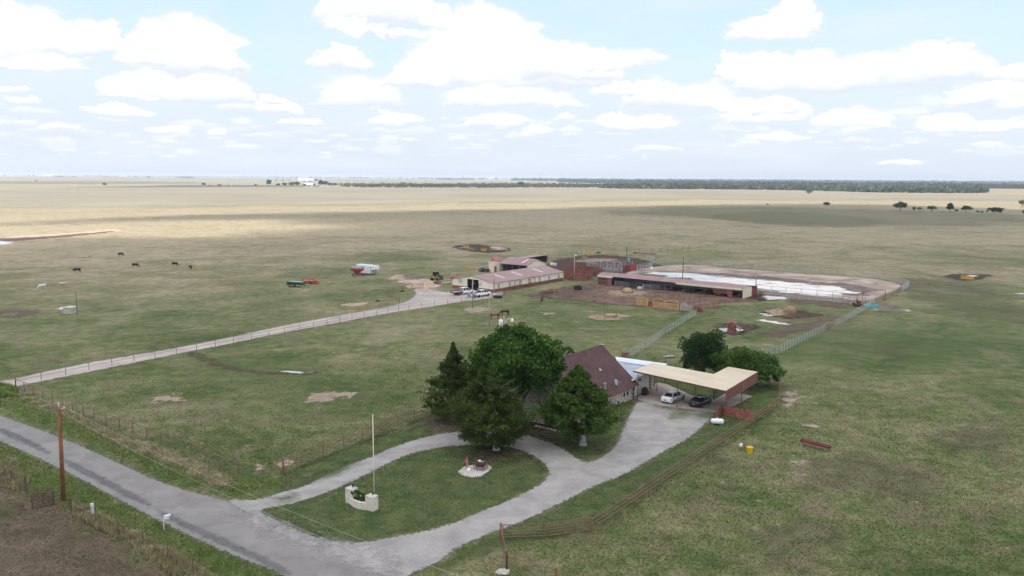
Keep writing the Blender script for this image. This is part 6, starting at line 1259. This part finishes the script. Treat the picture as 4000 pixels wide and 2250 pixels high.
b=MB(); b.box((-.9,0,1.55),(6.6,2.3,2.3)); b.sidex([(2.4,.5),(2.9,1.55),(4.4,1.7),(4.4,2.7),(2.4,2.7)],-1.14,1.14); b.build('body',M['white'],ht,bevel=.08); b=MB(); b.box((.0,0,2.74),(8.5,2.25,.08)); b.build('roof',M['whiteroof'],ht); 
for i,x in enumerate((-3.7,-2.9,-2.1,-1.3,-.5,2.8)): b=MB(); b.box((x,-1.17,2.15),(.36,.04,.36)); b.build('window',M['glass'],ht)
b=MB(); b.lathe((1.9,0,2.75),[(.5,0),(.45,.15),(.2,.22)],14); b.build('roof_vent',M['white'],ht); b=MB(); b.tube((3.9,0,1.7),(3.9,0,.55),.07); b.tube((3.5,-.5,1.6),(3.5,-.5,.1),.06); b.tube((3.5,.5,1.6),(3.5,.5,.1),.06); b.build('jack_stand',M['black'],ht); b=MB(); b.box((-.6,0,.38),(6.,2.0,.12)); b.build('frame',M['black'],ht)
for s in(-1,1):
    for x in(-1.4,-.6): wheel(ht,x,s*1.0,.36,.24)
gw_=thing('grain_wagon','red gravity grain wagon with a grey covered top beside the white trailer','wagon',at(1396,1077),R(-30))
def frus(b,c,d0,d1,z0,z1): b.loft([[(c[0]-d0[0]/2,c[1]-d0[1]/2,z0),(c[0]+d0[0]/2,c[1]-d0[1]/2,z0),(c[0]+d0[0]/2,c[1]+d0[1]/2,z0),(c[0]-d0[0]/2,c[1]+d0[1]/2,z0)],[(c[0]-d1[0]/2,c[1]-d1[1]/2,z1),(c[0]+d1[0]/2,c[1]-d1[1]/2,z1),(c[0]+d1[0]/2,c[1]+d1[1]/2,z1),(c[0]-d1[0]/2,c[1]+d1[1]/2,z1)]])
b=MB(); frus(b,(0,0),(1.,.8),(4.0,2.7),1.,2.15); frus(b,(0,0),(4.0,2.7),(4.1,2.8),2.15,2.75); b.build('hopper',M['red'],gw_); b=MB(); frus(b,(0,0),(4.12,2.82),(4.12,2.82),2.75,3.25); frus(b,(0,0),(4.12,2.82),(3.6,.3),3.25,3.4); b.build('cover',M['grey'],gw_)
b=MB(); 
for s in(-1,1):
    b.box((0,s*.55,.75),(3.6,.12,.14)); 
    for x in(-1.3,1.3): b.tube((x,s*.6,.75),(x,s*1.1,2.2),.05)
b.tube((1.8,0,.6),(3.4,0,.3),.06); b.box((1.4,0,.6),(.12,1.9,.12)); b.box((-1.4,0,.6),(.12,1.9,.12)); b.build('frame',M['barnred'],gw_)
for s in(-1,1):
    for x in(-1.4,1.4): wheel(gw_,x,s*1.0,.4,.26,'tan')
ms2=thing('manure_spreader','dark green farm spreader on pale yellow wheels in the left pasture','spreader',at(1160,1121),R(-18))
b=MB(); b.loft([[(x,-.9,.75),(x,-1.15,1.55),(x,1.15,1.55),(x,.9,.75)] for x in (-2.6,2.2)]); b.build('box',M['darkgreen'],ms2); b=MB(); b.box((-.1,0,1.57),(4.2,1.8,.05)); b.build('load_bed',M['grey'],ms2); b=MB(); b.tube((-2.75,-1,1.2),(-2.75,1,1.2),.2); b.tube((-2.75,-1,.8),(-2.75,1,.8),.16); b.build('beater',M['darkgreen'],ms2); b=MB(); b.tube((2.2,-.5,.6),(3.9,0,.45),.07); b.tube((2.2,.5,.6),(3.9,0,.45),.07); b.tube((3.8,0,.45),(3.8,0,0),.05); b.build('hitch',M['darkgreen'],ms2)
for s in(-1,1): wheel(ms2,-1.6,s*1.25,.5,.28,'yellow')
mw=thing('hay_mower','bright red hay mower with angled arms beside the green spreader','mower',at(1212,1108),R(-25))
b=MB(); b.box((-1.2,0,.75),(4.4,.35,.22)); b.box((-2.2,.3,.55),(2.4,1.4,.45),taper=.85); b.box((.2,.5,.6),(2.2,1.5,.5),taper=.8); b.box((2.4,-.2,.7),(1.4,.9,.7),taper=.7); b.build('deck',M['red'],mw); b=MB(); b.tube((-3.1,.2,.8),(-2.8,.4,1.5),.1); b.tube((-2.8,.4,1.5),(-.8,.2,1.4),.08); b.tube((-.8,.2,1.4),(-.9,.2,1.9),.07); b.tube((1.2,.2,1.),(1.1,.2,1.9),.07); b.tube((-.8,.2,1.4),(2.4,-.3,1.1),.1); b.tube((2.4,-.3,.7),(4.2,-.6,.5),.1); b.tube((3.5,-.5,.5),(3.5,-.5,0),.05); b.build('arms',M['red'],mw); b=MB(); b.box((-1.9,.25,.85),(1.2,.7,.12)); b.box((.2,.5,.9),(.7,.5,.1)); b.build('gearbox',M['grey'],mw)
for s in (-1,1): wheel(mw,.9,s*1.1,.38,.24,'red')
ht.scale=(1.0,1.,1.15); gw_.scale=(.88,.88,.88)
# equipment behind the barn
def hayring(label,x,y,mat='yellow',r_=1.3,h=1.15,name='hay_ring',hay=None,grp='round hay feeder rings'):
    o=thing(name,label,'hay feeder',at(x,y),0,grp); n=20
    for z,nm in ((.08,'lower_ring'),(.55,'middle_ring'),(h,'top_ring')):
        b=MB()
        for i in range(n): a,c_=2*pi*i/n,2*pi*(i+1)/n; b.tube((r_*math.cos(a),r_*math.sin(a),z),(r_*math.cos(c_),r_*math.sin(c_),z),.035,n=5)
        b.build(nm,M[mat],o)
    b=MB()
    for i in range(n): a,c_=2*pi*i/n,2*pi*(i+1)/n; b.add([(r_*math.cos(a),r_*math.sin(a),.05),(r_*math.cos(c_),r_*math.sin(c_),.05),(r_*math.cos(c_),r_*math.sin(c_),.52),(r_*math.cos(a),r_*math.sin(a),.52)],[(0,1,2,3)])
    if mat=='yellow': b.build('skirt',M[mat],o,fix=False)
    b=MB()
    for i in range(n): a=2*pi*i/n; b.tube((r_*math.cos(a),r_*math.sin(a),0),(r_*math.cos(a+.12),r_*math.sin(a+.12),h),.025,n=4)
    b.build('bars',M[mat],o); return o
hayring('left yellow hay ring on the dark mud mound behind the silo',1820,968)
hayring('right yellow hay ring on the mud, nearer the silo',1890,980)
hayring('yellow hay ring inside the back cattle pens',2305,998,h=1.7)
hayring('yellow hay ring half in a white puddle at the far right',3779,1089,r_=1.9)
hayring('rusty hay ring with loose hay in the pen before the stall shed',2451,1145,'rust',1.7,1.2)
hayring('rusty hay ring on a hay littered mound in the house paddock',2384,1238,'rust',1.6,1.1)
def hay(label,x,y,rx,h,mat='haybale',name='hay_pile',cat='hay'):
    g=np.random.default_rng(int(x)); b=MB(); b.blob((0,0,h*.3),(rx,rx*.9,h*.72),16,10,.08); o=b.build(name,M[mat],smooth=True); o.location=at(x,y); tag(o,label,cat); 
    n=int(500*rx); th=g.uniform(0,2*pi,n); u=g.uniform(0,1,n); C_=np.stack([np.cos(th)*rx*np.sqrt(1-u*u)*1.0,np.sin(th)*rx*.9*np.sqrt(1-u*u),u*h*.75+h*.3],-1); quads('loose_straw',C_,.3,M[mat],o,asp=.15); return o
hay('torn round hay bale heaped on the muddy mound in the right paddock',3085,1222,1.5,1.6,'haybale')
hay('rounded hay heap inside the rusty ring before the stall shed',2451,1144,1.4,1.35,'burlap')
hay('low flattened hay heap inside the paddock ring',2385,1237,1.4,.75,'burlap')
def tank(label,x,y,r_,h,mat,name='stock_tank',cat='stock tank',ell=1.,rz=0):
    o=thing(name,label,cat,at(x,y),rz); b=MB(); b.lathe((0,0,0),[(r_*.93,0),(r_,h*.5),(r_,h),(r_*.94,h),(r_*.9,h*.75),(.02,h*.72)],24); b.v=[(x_*ell,y_,z_) for x_,y_,z_ in b.v]; b.build('shell',M[mat],o); b=MB(); b.lathe((0,0,h*.73),[(r_*.88,0),(r_*.88,.02),(.02,.02)],24); b.v=[(x_*ell,y_,z_) for x_,y_,z_ in b.v]; b.build('water',M['glass'],o); return o
tank('dark oval stock tank right of the pickups by the fence',1944,1163,1.,.55,'black',ell=1.3,rz=R(-20))
tank('tall black round stock tank in the pen near the round pen',2257,1134,1.25,1.25,'black')
tank('pale grey round water tub before the stall shed panels',2499,1130,.75,.75,'whiteroof')
tank('teal oval trough at the bottom of the silver panel line',3403,1200,.85,.75,'teal',ell=1.9,rz=R(-15))
def barrel(label,x,y,mat,h=1.2,r_=.5,axis='X',name='plastic_barrel',cat='barrel',rz=0):
    o=thing(name,label,cat,at(x,y),rz); b=MB(); b.lathe((0,0,r_ if axis!='Z' else 0),[(r_*.85,-h/2),(r_,-h*.42),(r_*.97,0),(r_,h*.42),(r_*.85,h/2)] if axis!='Z' else [(r_*.85,0),(r_,h*.1),(r_*.97,h*.5),(r_,h*.9),(r_*.85,h)],18,axis); b.build('shell',M[mat],o); b=MB(); b.lathe((0,0,r_ if axis!='Z' else 0),[(r_*1.02,-.03),(r_*1.02,.03)] if axis!='Z' else [(r_*1.02,h*.5-.03),(r_*1.02,h*.5+.03)],18,axis); b.build('band',M[mat],o); return o
barrel('light blue barrel lying at the far side of the arena',2814,1042,'lightblue',1.2,.38)
barrel('white barrel lying at the left end of the arena',2545,1052,'white',.9,.45,rz=R(60))
barrel('left white plastic tank behind the long barn',2156,1037,'white',1.,.65,'Z','water_tank','tank')
barrel('right greyer white plastic tank behind the long barn',2168,1038,'whiteroof',.95,.6,'Z','water_tank','tank')
barrel('blue plastic barrel standing in the back pens',2456,1023,'lightblue',1.3,.5,'Z')
# elevator auger and scrap behind the barn
au=thing('grain_auger','long grey grain auger with a yellow frame end lying behind the barn','auger',at(1850,1056),R(28)); b=MB(); b.tube((-1,0,.5),(9.5,0,2.1),.16,n=10); b.tube((-1,.5,.35),(6,.4,1.),.09); b.build('tube',M['galv'],au)
b=MB(); 
for z in (.3,.8,1.3): b.path([(-2.6,-.5,z),(.2,-.5,z),(.2,.6,z),(-2.6,.6,z),(-2.6,-.5,z)],.05)
for x in(-2.6,-1.7,-.8,.2):
    for y in(-.5,.6): b.tube((x,y,0),(x,y,1.5),.05)
b.build('frame',M['yellow'],au); b=MB(); b.tube((3.5,-.9,.35),(3.5,.9,.35),.05); b.build('axle',M['rust'],au)
for s in (-1,1): wheel(au,3.5,s*.95,.35,.2,'grey')
sp_=thing('scrap_pile','dark rusty heap of scrap iron and tyres against the grain bin','scrap pile',at(1907,1062)); b=MB(); rr_=random.Random(5)
for i in range(26): x,y=rr_.uniform(-3,1),rr_.uniform(-.8,1.6); b.box((x,y,rr_.uniform(.2,.9)),(rr_.uniform(.3,1.4),rr_.uniform(.2,.6),rr_.uniform(.1,.5)),rz=rr_.uniform(0,3),ry=rr_.uniform(-.5,.5))
b.build('scrap_metal',M['darkrust'],sp_); b=MB()
for i in range(5): b.lathe((rr_.uniform(-2.6,.4),rr_.uniform(-.9,.2),.1+.22*i),[(.25,-.1),(.42,-.08),(.42,.08),(.25,.1)],12)
b.build('tyres',M['black'],sp_)
rk=thing('hay_rake','hay rake with big thin spoked wheels and a red frame left of the barn','hay rake',at(1792,1084),R(-5))
for i,(x,y) in enumerate(((-1.6,0),(-.4,.4),(1.0,.3),(2.0,-.2))):
    b=MB(); n=18; r_=.8
    for k in range(n): a,c_=2*pi*k/n,2*pi*(k+1)/n; b.tube((x+r_*math.cos(a),y+.3*math.cos(a),.82+r_*math.sin(a)),(x+r_*math.cos(c_),y+.3*math.cos(c_),.82+r_*math.sin(c_)),.035,n=4)
    for k in range(8): a=2*pi*k/8; b.tube((x,y,.82),(x+r_*math.cos(a),y+.3*math.cos(a),.82+r_*math.sin(a)),.015,n=3)
    b.build('rake_wheel',M['tan'],rk)
b=MB(); b.tube((-2,-.3,.8),(2.4,0,.9),.09); b.box((.3,-.1,.9),(.9,.4,.3)); b.tube((0,-.2,.9),(-1.2,-1.2,.3),.07); b.build('frame',M['red'],rk)
b=MB(); b.lathe((.5,0,0),[(.6,0),(.5,.3),(.48,1.0)],12); st=b.build('stump',M['wood']); st.location=at(1713,1110); tag(st,'thick brown tree stump section on the grass below the tractor','stump'); b=MB(); b.box((-.7,0,.36),(1.3,.8,.7),taper=1.2); st=b.build('metal_bin',M['darkrust']); st.location=at(1713,1110); tag(st,'dark rusty bin just left of the tree stump section','bin')
pp_=thing('irrigation_pipe','long pale pipe lying on the grass toward the barn corner','pipe',at(1728,1108),ang(at(1728,1108),at(1770,1102))); b=MB(); b.tube((0,0,.12),(6.6,0,.12),.1,n=8); b.build('pipe',M['tan'],pp_); b=MB(); b.tube((0,0,.12),(.3,0,.12),.13,n=8); b.build('coupling',M['galv'],pp_)
rt_=thing('fuel_tank','round red fuel tank at the left corner of the barn','fuel tank',at(1769,1107),R(52)); b=MB(); b.lathe((0,0,1.55),[(.1,-.5),(.5,-.45),(.5,.45),(.1,.5)],16,'X'); b.build('shell',M['red'],rt_); b=MB()
for x in(-.35,.35):
    for y in (-.4,.4): b.tube((x,y,0),(x,y*.6,1.2),.04)
b.build('stand',M['rust'],rt_)
# tripod, red crates, feeder in puddle, well house
tp_=thing('tripod_feeder','dark tripod game feeder standing in the paddock','feeder',at(2117,1187)); 
for i in range(3): a=i*2.1; b=MB(); b.tube((math.cos(a)*1.1,math.sin(a)*1.1,0),(math.cos(a)*.15,math.sin(a)*.15,2.2),.04); b.build('leg',M['darkrust'],tp_)
b=MB(); b.tube((0,0,.6),(0,0,3.6),.05); b.lathe((0,0,.5),[(.05,0),(.25,.3),(.3,.9),(.1,1.1)],10); b.build('hopper',M['darkrust'],tp_)
rc=thing('feed_rack','low dark red feed rack in the paddock right of the tripod','feed rack',at(2142,1150),R(12)); b=MB(); b.box((0,0,.55),(2.6,.7,.3),taper=1.15); b.box((0,0,.95),(2.6,.08,.12)); b.build('trough',M['barnred'],rc)
for x in(-1.1,1.1): b=MB(); b.tube((x,-.3,0),(x,-.3,.6),.05); b.tube((x,.3,0),(x,.3,1.),.05); b.build('leg',M['rust'],rc)
cf=thing('creep_feeder','rusty red brown covered cattle feeder standing in a puddle','cattle feeder',at(2858,1295),R(70)); b=MB(); b.loft([[(x,-.7,.25),(x,-.95,1.9),(x,0,2.25),(x,.95,1.9),(x,.7,.25)] for x in (-1.3,1.5)]); b.build('hopper',simple('rusty_feeder',(.2,.075,.055),.8,var=.35,scale=2,dirt=(.3,.15,.11),da=.6),cf)
b=MB(); b.slab([(-1.5,.5,2.1),(1.6,.5,2.1),(1.6,2.1,1.0),(-1.5,2.1,1.0)],.05) if 0 else None; b.slab([(-1.2,-.9,1.3),(1.5,-.9,1.3),(1.5,-1.9,.6),(-1.2,-1.9,.6)],.06); b.slab([(.2,.9,1.3),(1.5,.9,1.3),(1.5,1.7,.5),(.2,1.7,.5)],.06); b.build('flap',M['wood'],cf); b=MB(); b.box((.1,0,.14),(3.2,2.,.14)); b.build('skid',M['rust'],cf)
wh=thing('well_house','small white slanted well box with a lower box beside it in the left pasture','well house',at(274,1223),R(-20)); b=MB(); b.sidey([(-.9,0),(.9,0),(1.05,1.5),(-.75,1.35)],-1.2,1.2); b.build('box',M['concrete'],wh); b=MB(); b.slab([(-1.3,-.95,1.4),(1.3,-.95,1.4),(1.3,1.15,1.56),(-1.3,1.15,1.56)],.06); b.build('lid',M['concrete'],wh); b=MB(); b.box((-1.8,.3,.4),(1.,1.,.8)); b.box((1.9,.2,.1),(.9,.5,.15)); b.build('side_box',M['grey'],wh)
gf=thing('green_feeder','small green calf feeder on legs in the back pens','feeder',at(2337,1000)); b=MB(); b.box((0,0,1.5),(2.0,1.2,.6),taper=.8); b.build('box',M['darkgreen'],gf); b=MB()
for x in(-.8,.8):
    for y in(-.4,.4): b.tube((x,y,0),(x,y,1.3),.05)
b.build('legs',M['greypole'],gf)
ps=thing('pipe_stack','stack of long rusty pipes on the ground behind the pens','pipe stack',at(2470,990),ang(at(2468,989),at(2556,996))); b=MB(); L_=(at(2556,996)-at(2468,989)).length
for i in range(5): b.tube((0,i*.3,.5),(L_,i*.3,.5),.14,n=6)
b.build('pipes',M['rustred'],ps); b=MB(); b.box((1,.6,.18),(.3,1.8,.35)); b.box((L_-1,.6,.18),(.3,1.8,.35)); b.build('sleepers',M['darkrust'],ps)
for x,y,l in ((2452,1028,'small dark saddle blanket rack by the back pens'),(2373,1065,'tan spool beside the round pen back wall')):
    b=MB(); b.lathe((0,0,.6),[(.5,-.3),(.5,-.2),(.25,-.15),(.25,.15),(.5,.2),(.5,.3)],14,'Y'); o=b.build('cable_spool',M['rust']); o.location=at(x,y); tag(o,l if 'spool' in l else 'small rusty spool standing in the back pens','spool')
for x,y,l in ((1475,1178,'small dark rock lump in the pasture left of the yard gate'),(1571,1139,'low brown lump at the foot of the yard gate fence')):
    b=MB(); b.blob((0,0,.2),(.6,.45,.35),8,5,.2); o=b.build('rock',M['darkrust']); o.location=at(x,y); tag(o,l,'rock')
# far farm buildings and water tower
def farbld(label,x,y,w_,d_,h_,name='farm_building',roof='whiteroof',wall='white',rz=.1,z=0,rh=.35):
    o=thing(name,label,'building',at(x,y),rz,'white farm buildings on the plain'); b=MB(); b.box((0,0,h_/2),(w_,d_,h_)); b.build('wall',M[wall],o); b=MB(); b.sidey([(-d_*.55,h_),(d_*.55,h_),(0,h_+d_*rh)],-w_*.52,w_*.52); b.build('roof',M[roof],o)
    b=MB(); b.box((w_*.1,-d_/2-.1,h_*.35),(w_*.12,.2,h_*.6)); b.build('door',M['darkrust'],o); return o
farbld('left part of the white roofed farmstead above the roadside trees',1188,710.5,60,35,8,'farmhouse')
farbld('right part of the white roofed farmstead above the roadside trees',1207,710.5,48,30,7,'farmhouse')
farbld('small white building with dark front at the road below the farmstead',1206,729,28,14,6,'roadside_building')
farbld('tiny bright white building at the far left horizon',187,692.5,80,40,14)
farbld('second tiny white building at the far left horizon, nearer the dark trees',200,692.5,60,40,14)
farbld('long low pale shed on the horizon left of centre',602,694,60,40,9,roof='grey')
farbld('tiny house between trees on the left horizon',434,692,60,40,10,roof='grey')
farbld('tiny house behind the second horizon tree group',462,692,50,40,12,roof='grey')
farbld('small red roofed barn on the left horizon',582,694.5,40,30,12,roof='barnred',wall='barnred')
farbld('tiny white house far behind the hedge row at the centre',1922,701,90,50,16)
for (x,w_,h_,l) in ((1268,28,3.,'leftmost low white trailer parked along the far road'),(1300,36,2.6,'longest low white trailer parked along the far road'),(1325,18,2.,'rightmost low white trailer parked along the far road')):
    p=at(x,730.5); o=thing('stock_trailer',l,'trailer',(p.x,p.y,0),0,'white trailers at the far road'); b=MB(); b.box((0,0,.8+h_/2),(w_,5,h_)); b.build('body',M['whiteroof'],o); b=MB(); b.box((0,0,.4),(w_*.5,3,.75)); b.build('wheels',M['black'],o)
wt=thing('water_tower','tall white standpipe water tower on the right horizon','water tower',at(2973,704.5)); d=wt.location.length; hh=21*d/FP; b=MB(); b.lathe((0,0,0),[(hh*.12,0),(hh*.12,hh),(hh*.02,hh*1.03)],20); b.build('tank',M['white'],wt); b=MB(); b.lathe((0,0,hh*.98),[(hh*.125,0),(hh*.125,hh*.02)],20); b.build('rim',M['white'],wt)
hb_=bpy.data.objects['haze']
for i,(x,y,l) in enumerate(((296,739,'leftmost thin pale utility pole on the far plain'),(905,731,'thin pale utility pole left of the tall roadside tree'),(1111,729,'pale utility pole in front of the roadside tree row'),(1139,728.5,'pale utility pole just left of the farmstead'))): pole(l,x,y,9+i,.35,'white')
for i,(x,y,l) in enumerate(((30,886,'faint rusty pipe corral leftmost in the far left pasture'),(600,860,'small lone pipe gate frame in the upper left pasture'),(3195,893,'faint rusty pen panels in the shaded field left of the far tree row'))):
    fence('pipe_corral',l,'corral',fl(x,y,x+90 if i!=1 else x+18,y-1),1.8,(1.7,.9),sp=6,rr_=.05,pm='darkrust',rm='darkrust' if i<2 else 'rust')
# ------------------------------------------------------------ near grass, real blades
m,N=newmat('grass_blades'); pos=N.n('ShaderNodeNewGeometry').outputs['Position']; t=N.n('ShaderNodeAttribute',attribute_name='tone').outputs['Fac']
c,b_=grass_colour(N,pos,dark=1.); c=N.mix(.5,c,N.ramp(t,[(0,(.05,.085,.02)),(.5,(.1,.14,.04)),(.8,(.16,.16,.07)),(1,(.34,.28,.18))])); finish(N,c,.9,0,.1); M['blade']=m
m,N=newmat('verge_blades'); t=N.n('ShaderNodeAttribute',attribute_name='tone').outputs['Fac']; c=N.ramp(t,[(0,(.07,.13,.015)),(.6,(.15,.24,.04)),(.85,(.26,.27,.09)),(1,(.42,.36,.2))]); finish(N,c,.9,0,.1); M['vblade']=m
m,N=newmat('dry_blades'); t=N.n('ShaderNodeAttribute',attribute_name='tone').outputs['Fac']; c=N.ramp(t,[(0,(.1,.13,.04)),(.4,(.26,.21,.11)),(1,(.46,.38,.25))]); finish(N,c,.9,0,.1); M['dryblade']=m
def tufts(name,X,Y,h,w_,mat,nb=3,seed=1,tone=None):
    g=np.random.default_rng(seed); n=len(X); k=np.repeat(np.arange(n),nb); a=g.uniform(0,2*pi,n*nb); hh=(h if np.ndim(h) else np.full(n,h))[k]*g.uniform(.5,1.25,n*nb); le=g.uniform(.1,.7,n*nb)*hh; x=X[k]+g.normal(size=n*nb)*w_*1.2; y=Y[k]+g.normal(size=n*nb)*w_*1.2
    dx=np.cos(a)*w_*.5; dy=np.sin(a)*w_*.5; b0=np.stack([x-dx,y-dy,0*x],-1); b1=np.stack([x+dx,y+dy,0*x],-1); tp=np.stack([x+np.sin(a)*le,y-np.cos(a)*le,hh],-1)
    V=np.stack([b0,b1,tp],1).reshape(-1,3); q=n*nb; me=bpy.data.meshes.new(name); me.vertices.add(3*q); me.vertices.foreach_set('co',V.ravel()); me.loops.add(3*q); me.loops.foreach_set('vertex_index',np.arange(3*q)); me.polygons.add(q); me.polygons.foreach_set('loop_start',np.arange(0,3*q,3)); me.polygons.foreach_set('loop_total',np.full(q,3)); me.update(calc_edges=True)
    T=(tone if tone is not None else g.uniform(0,1,n))[k]; A=me.attributes.new('tone','FLOAT','POINT'); A.data.foreach_set('value',np.repeat(T,3).astype(np.float32)); me.materials.append(M[mat]); o=bpy.data.objects.new(name,me); col.objects.link(o); return tag(o,kind='stuff')
def inframe(X,Y):
    v=np.stack([X,Y,-CH+0*X],-1); k=v@FW; u_=FP*(v@RT)/k; w_=FP*(v@UP)/k; return (k>0)&(abs(u_)<2050)&(w_>-1180)
g=np.random.default_rng(77); n=330000; X=g.uniform(-90,90,n); Y=45+g.uniform(0,1,n)**1.2*110; k=inframe(X,Y)&(g.uniform(0,1,n)<np.clip((158-np.hypot(X,Y))/75,0,1)**1.3); X,Y=X[k],Y[k]
road_sd=sdist(X,Y,road_poly); gs=np.minimum(sdist(X,Y,grav_poly),-sdist(X,Y,island)); ls__=sdist(X,Y,lane_poly); hp=[tuple(h.matrix_world@Vector(p))[:2] for p in ()]
c_,s_=math.cos(rz),math.sin(rz)
hq=bpy.data.objects['brick_house']; H0=hq.location; hz_=hq.rotation_euler.z; c_,s_=math.cos(hz_),math.sin(hz_); hpoly=[(H0.x+x*c_-y*s_,H0.y+x*s_+y*c_) for x,y in ((-1.5,0),(24,0),(24,11),(-1.5,11))]
slabp=px(2473,1558,2575,1586,2796,1614,2902,1570,2939,1549,2875,1536,2702,1547,2601,1501,2541,1524)
ok=(road_sd<.15*g.normal(size=len(X)))&(gs<.15*g.normal(size=len(X)))&(ls__<-.1)&(sdist(X,Y,hpoly)<0)&(sdist(X,Y,slabp)<-.1); X,Y,rs_,gs_=X[ok],Y[ok],road_sd[ok],gs[ok]
lum=.5+.5*np.sin(X*.35+np.sin(Y*.21)*2)*np.sin(Y*.4+np.cos(X*.17)*2); tn=np.clip(lum*.55+g.uniform(0,.5,len(X)),0,1)
tufts('pasture_grass',X,Y,(.09+.06*lum)*(.7+Y/160),.05,'blade',3,5,tn)
def region_tufts(name,P,n,h,w_,mat,seed,nb=4):
    g=np.random.default_rng(seed); A=np.array(P); x0,y0=A.min(0); x1,y1=A.max(0); X=g.uniform(x0,x1,n*5); Y=g.uniform(y0,y1,n*5); k=(sdist(X,Y,P)>0)&inframe(X,Y)&(sdist(X,Y,road_poly)<-.1)&(np.minimum(sdist(X,Y,grav_poly),-sdist(X,Y,island))<-.1); X=X[k][:n]; Y=Y[k][:n]
    cl=.5+.5*np.sin(X*1.1+np.sin(Y*.9)*2)*np.sin(Y*1.3+np.cos(X*.7)*2); k=g.uniform(0,1,len(X))<.25+.75*cl; X,Y,cl=X[k],Y[k],cl[k]; return tufts(name,X,Y,h*(.5+.7*cl),w_,mat,nb,seed)
region_tufts('verge_grass',verge,18000,.17,.06,'vblade',6); region_tufts('verge_grass',verge,3000,.25,.05,'dryblade',16)
region_tufts('verge_grass',px(-100,1700,0,1735,233,1840,518,1990,776,2120,1107,2255,1200,2400,760,2300,560,2140,400,2050,250,1985,0,1880,-100,1850),18000,.18,.06,'vblade',7)
region_tufts('verge_grass',px(-100,1700,0,1735,233,1840,518,1990,776,2120,1107,2255,1200,2400,760,2300,560,2140,400,2050,250,1985,0,1880,-100,1850),3500,.25,.05,'dryblade',17)
region_tufts('dry_weeds',px(60,1545,260,1600,480,1700,760,1805,900,1860,930,1900,840,1900,720,1840,560,1770,440,1730,280,1640),7000,.42,.05,'dryblade',8)
region_tufts('dry_weeds',px(280,1975,420,2030,600,2120,800,2240,960,2340,760,2330,540,2150,380,2070,290,2020),8000,.5,.05,'dryblade',9)
region_tufts('tall_grass',px(-60,1800,60,1810,120,1870,100,1930,0,1900,-60,1880),1200,.5,.05,'dryblade',10)
region_tufts('tall_grass',px(-60,1500,40,1505,75,1520,60,1545,0,1560,-60,1560),1500,.6,.07,'vblade',12)
region_tufts('fence_grass',px(1107,1850,1387,1735,1619,1645,1850,1560,1860,1566,1625,1655,1390,1745,1110,1862),3500,.3,.05,'blade',13)
region_tufts('fence_grass',px(2300,2090,2390,2038,2700,1822,2941,1662,2950,1668,2710,1835,2400,2052,2310,2105),3500,.3,.05,'dryblade',14)
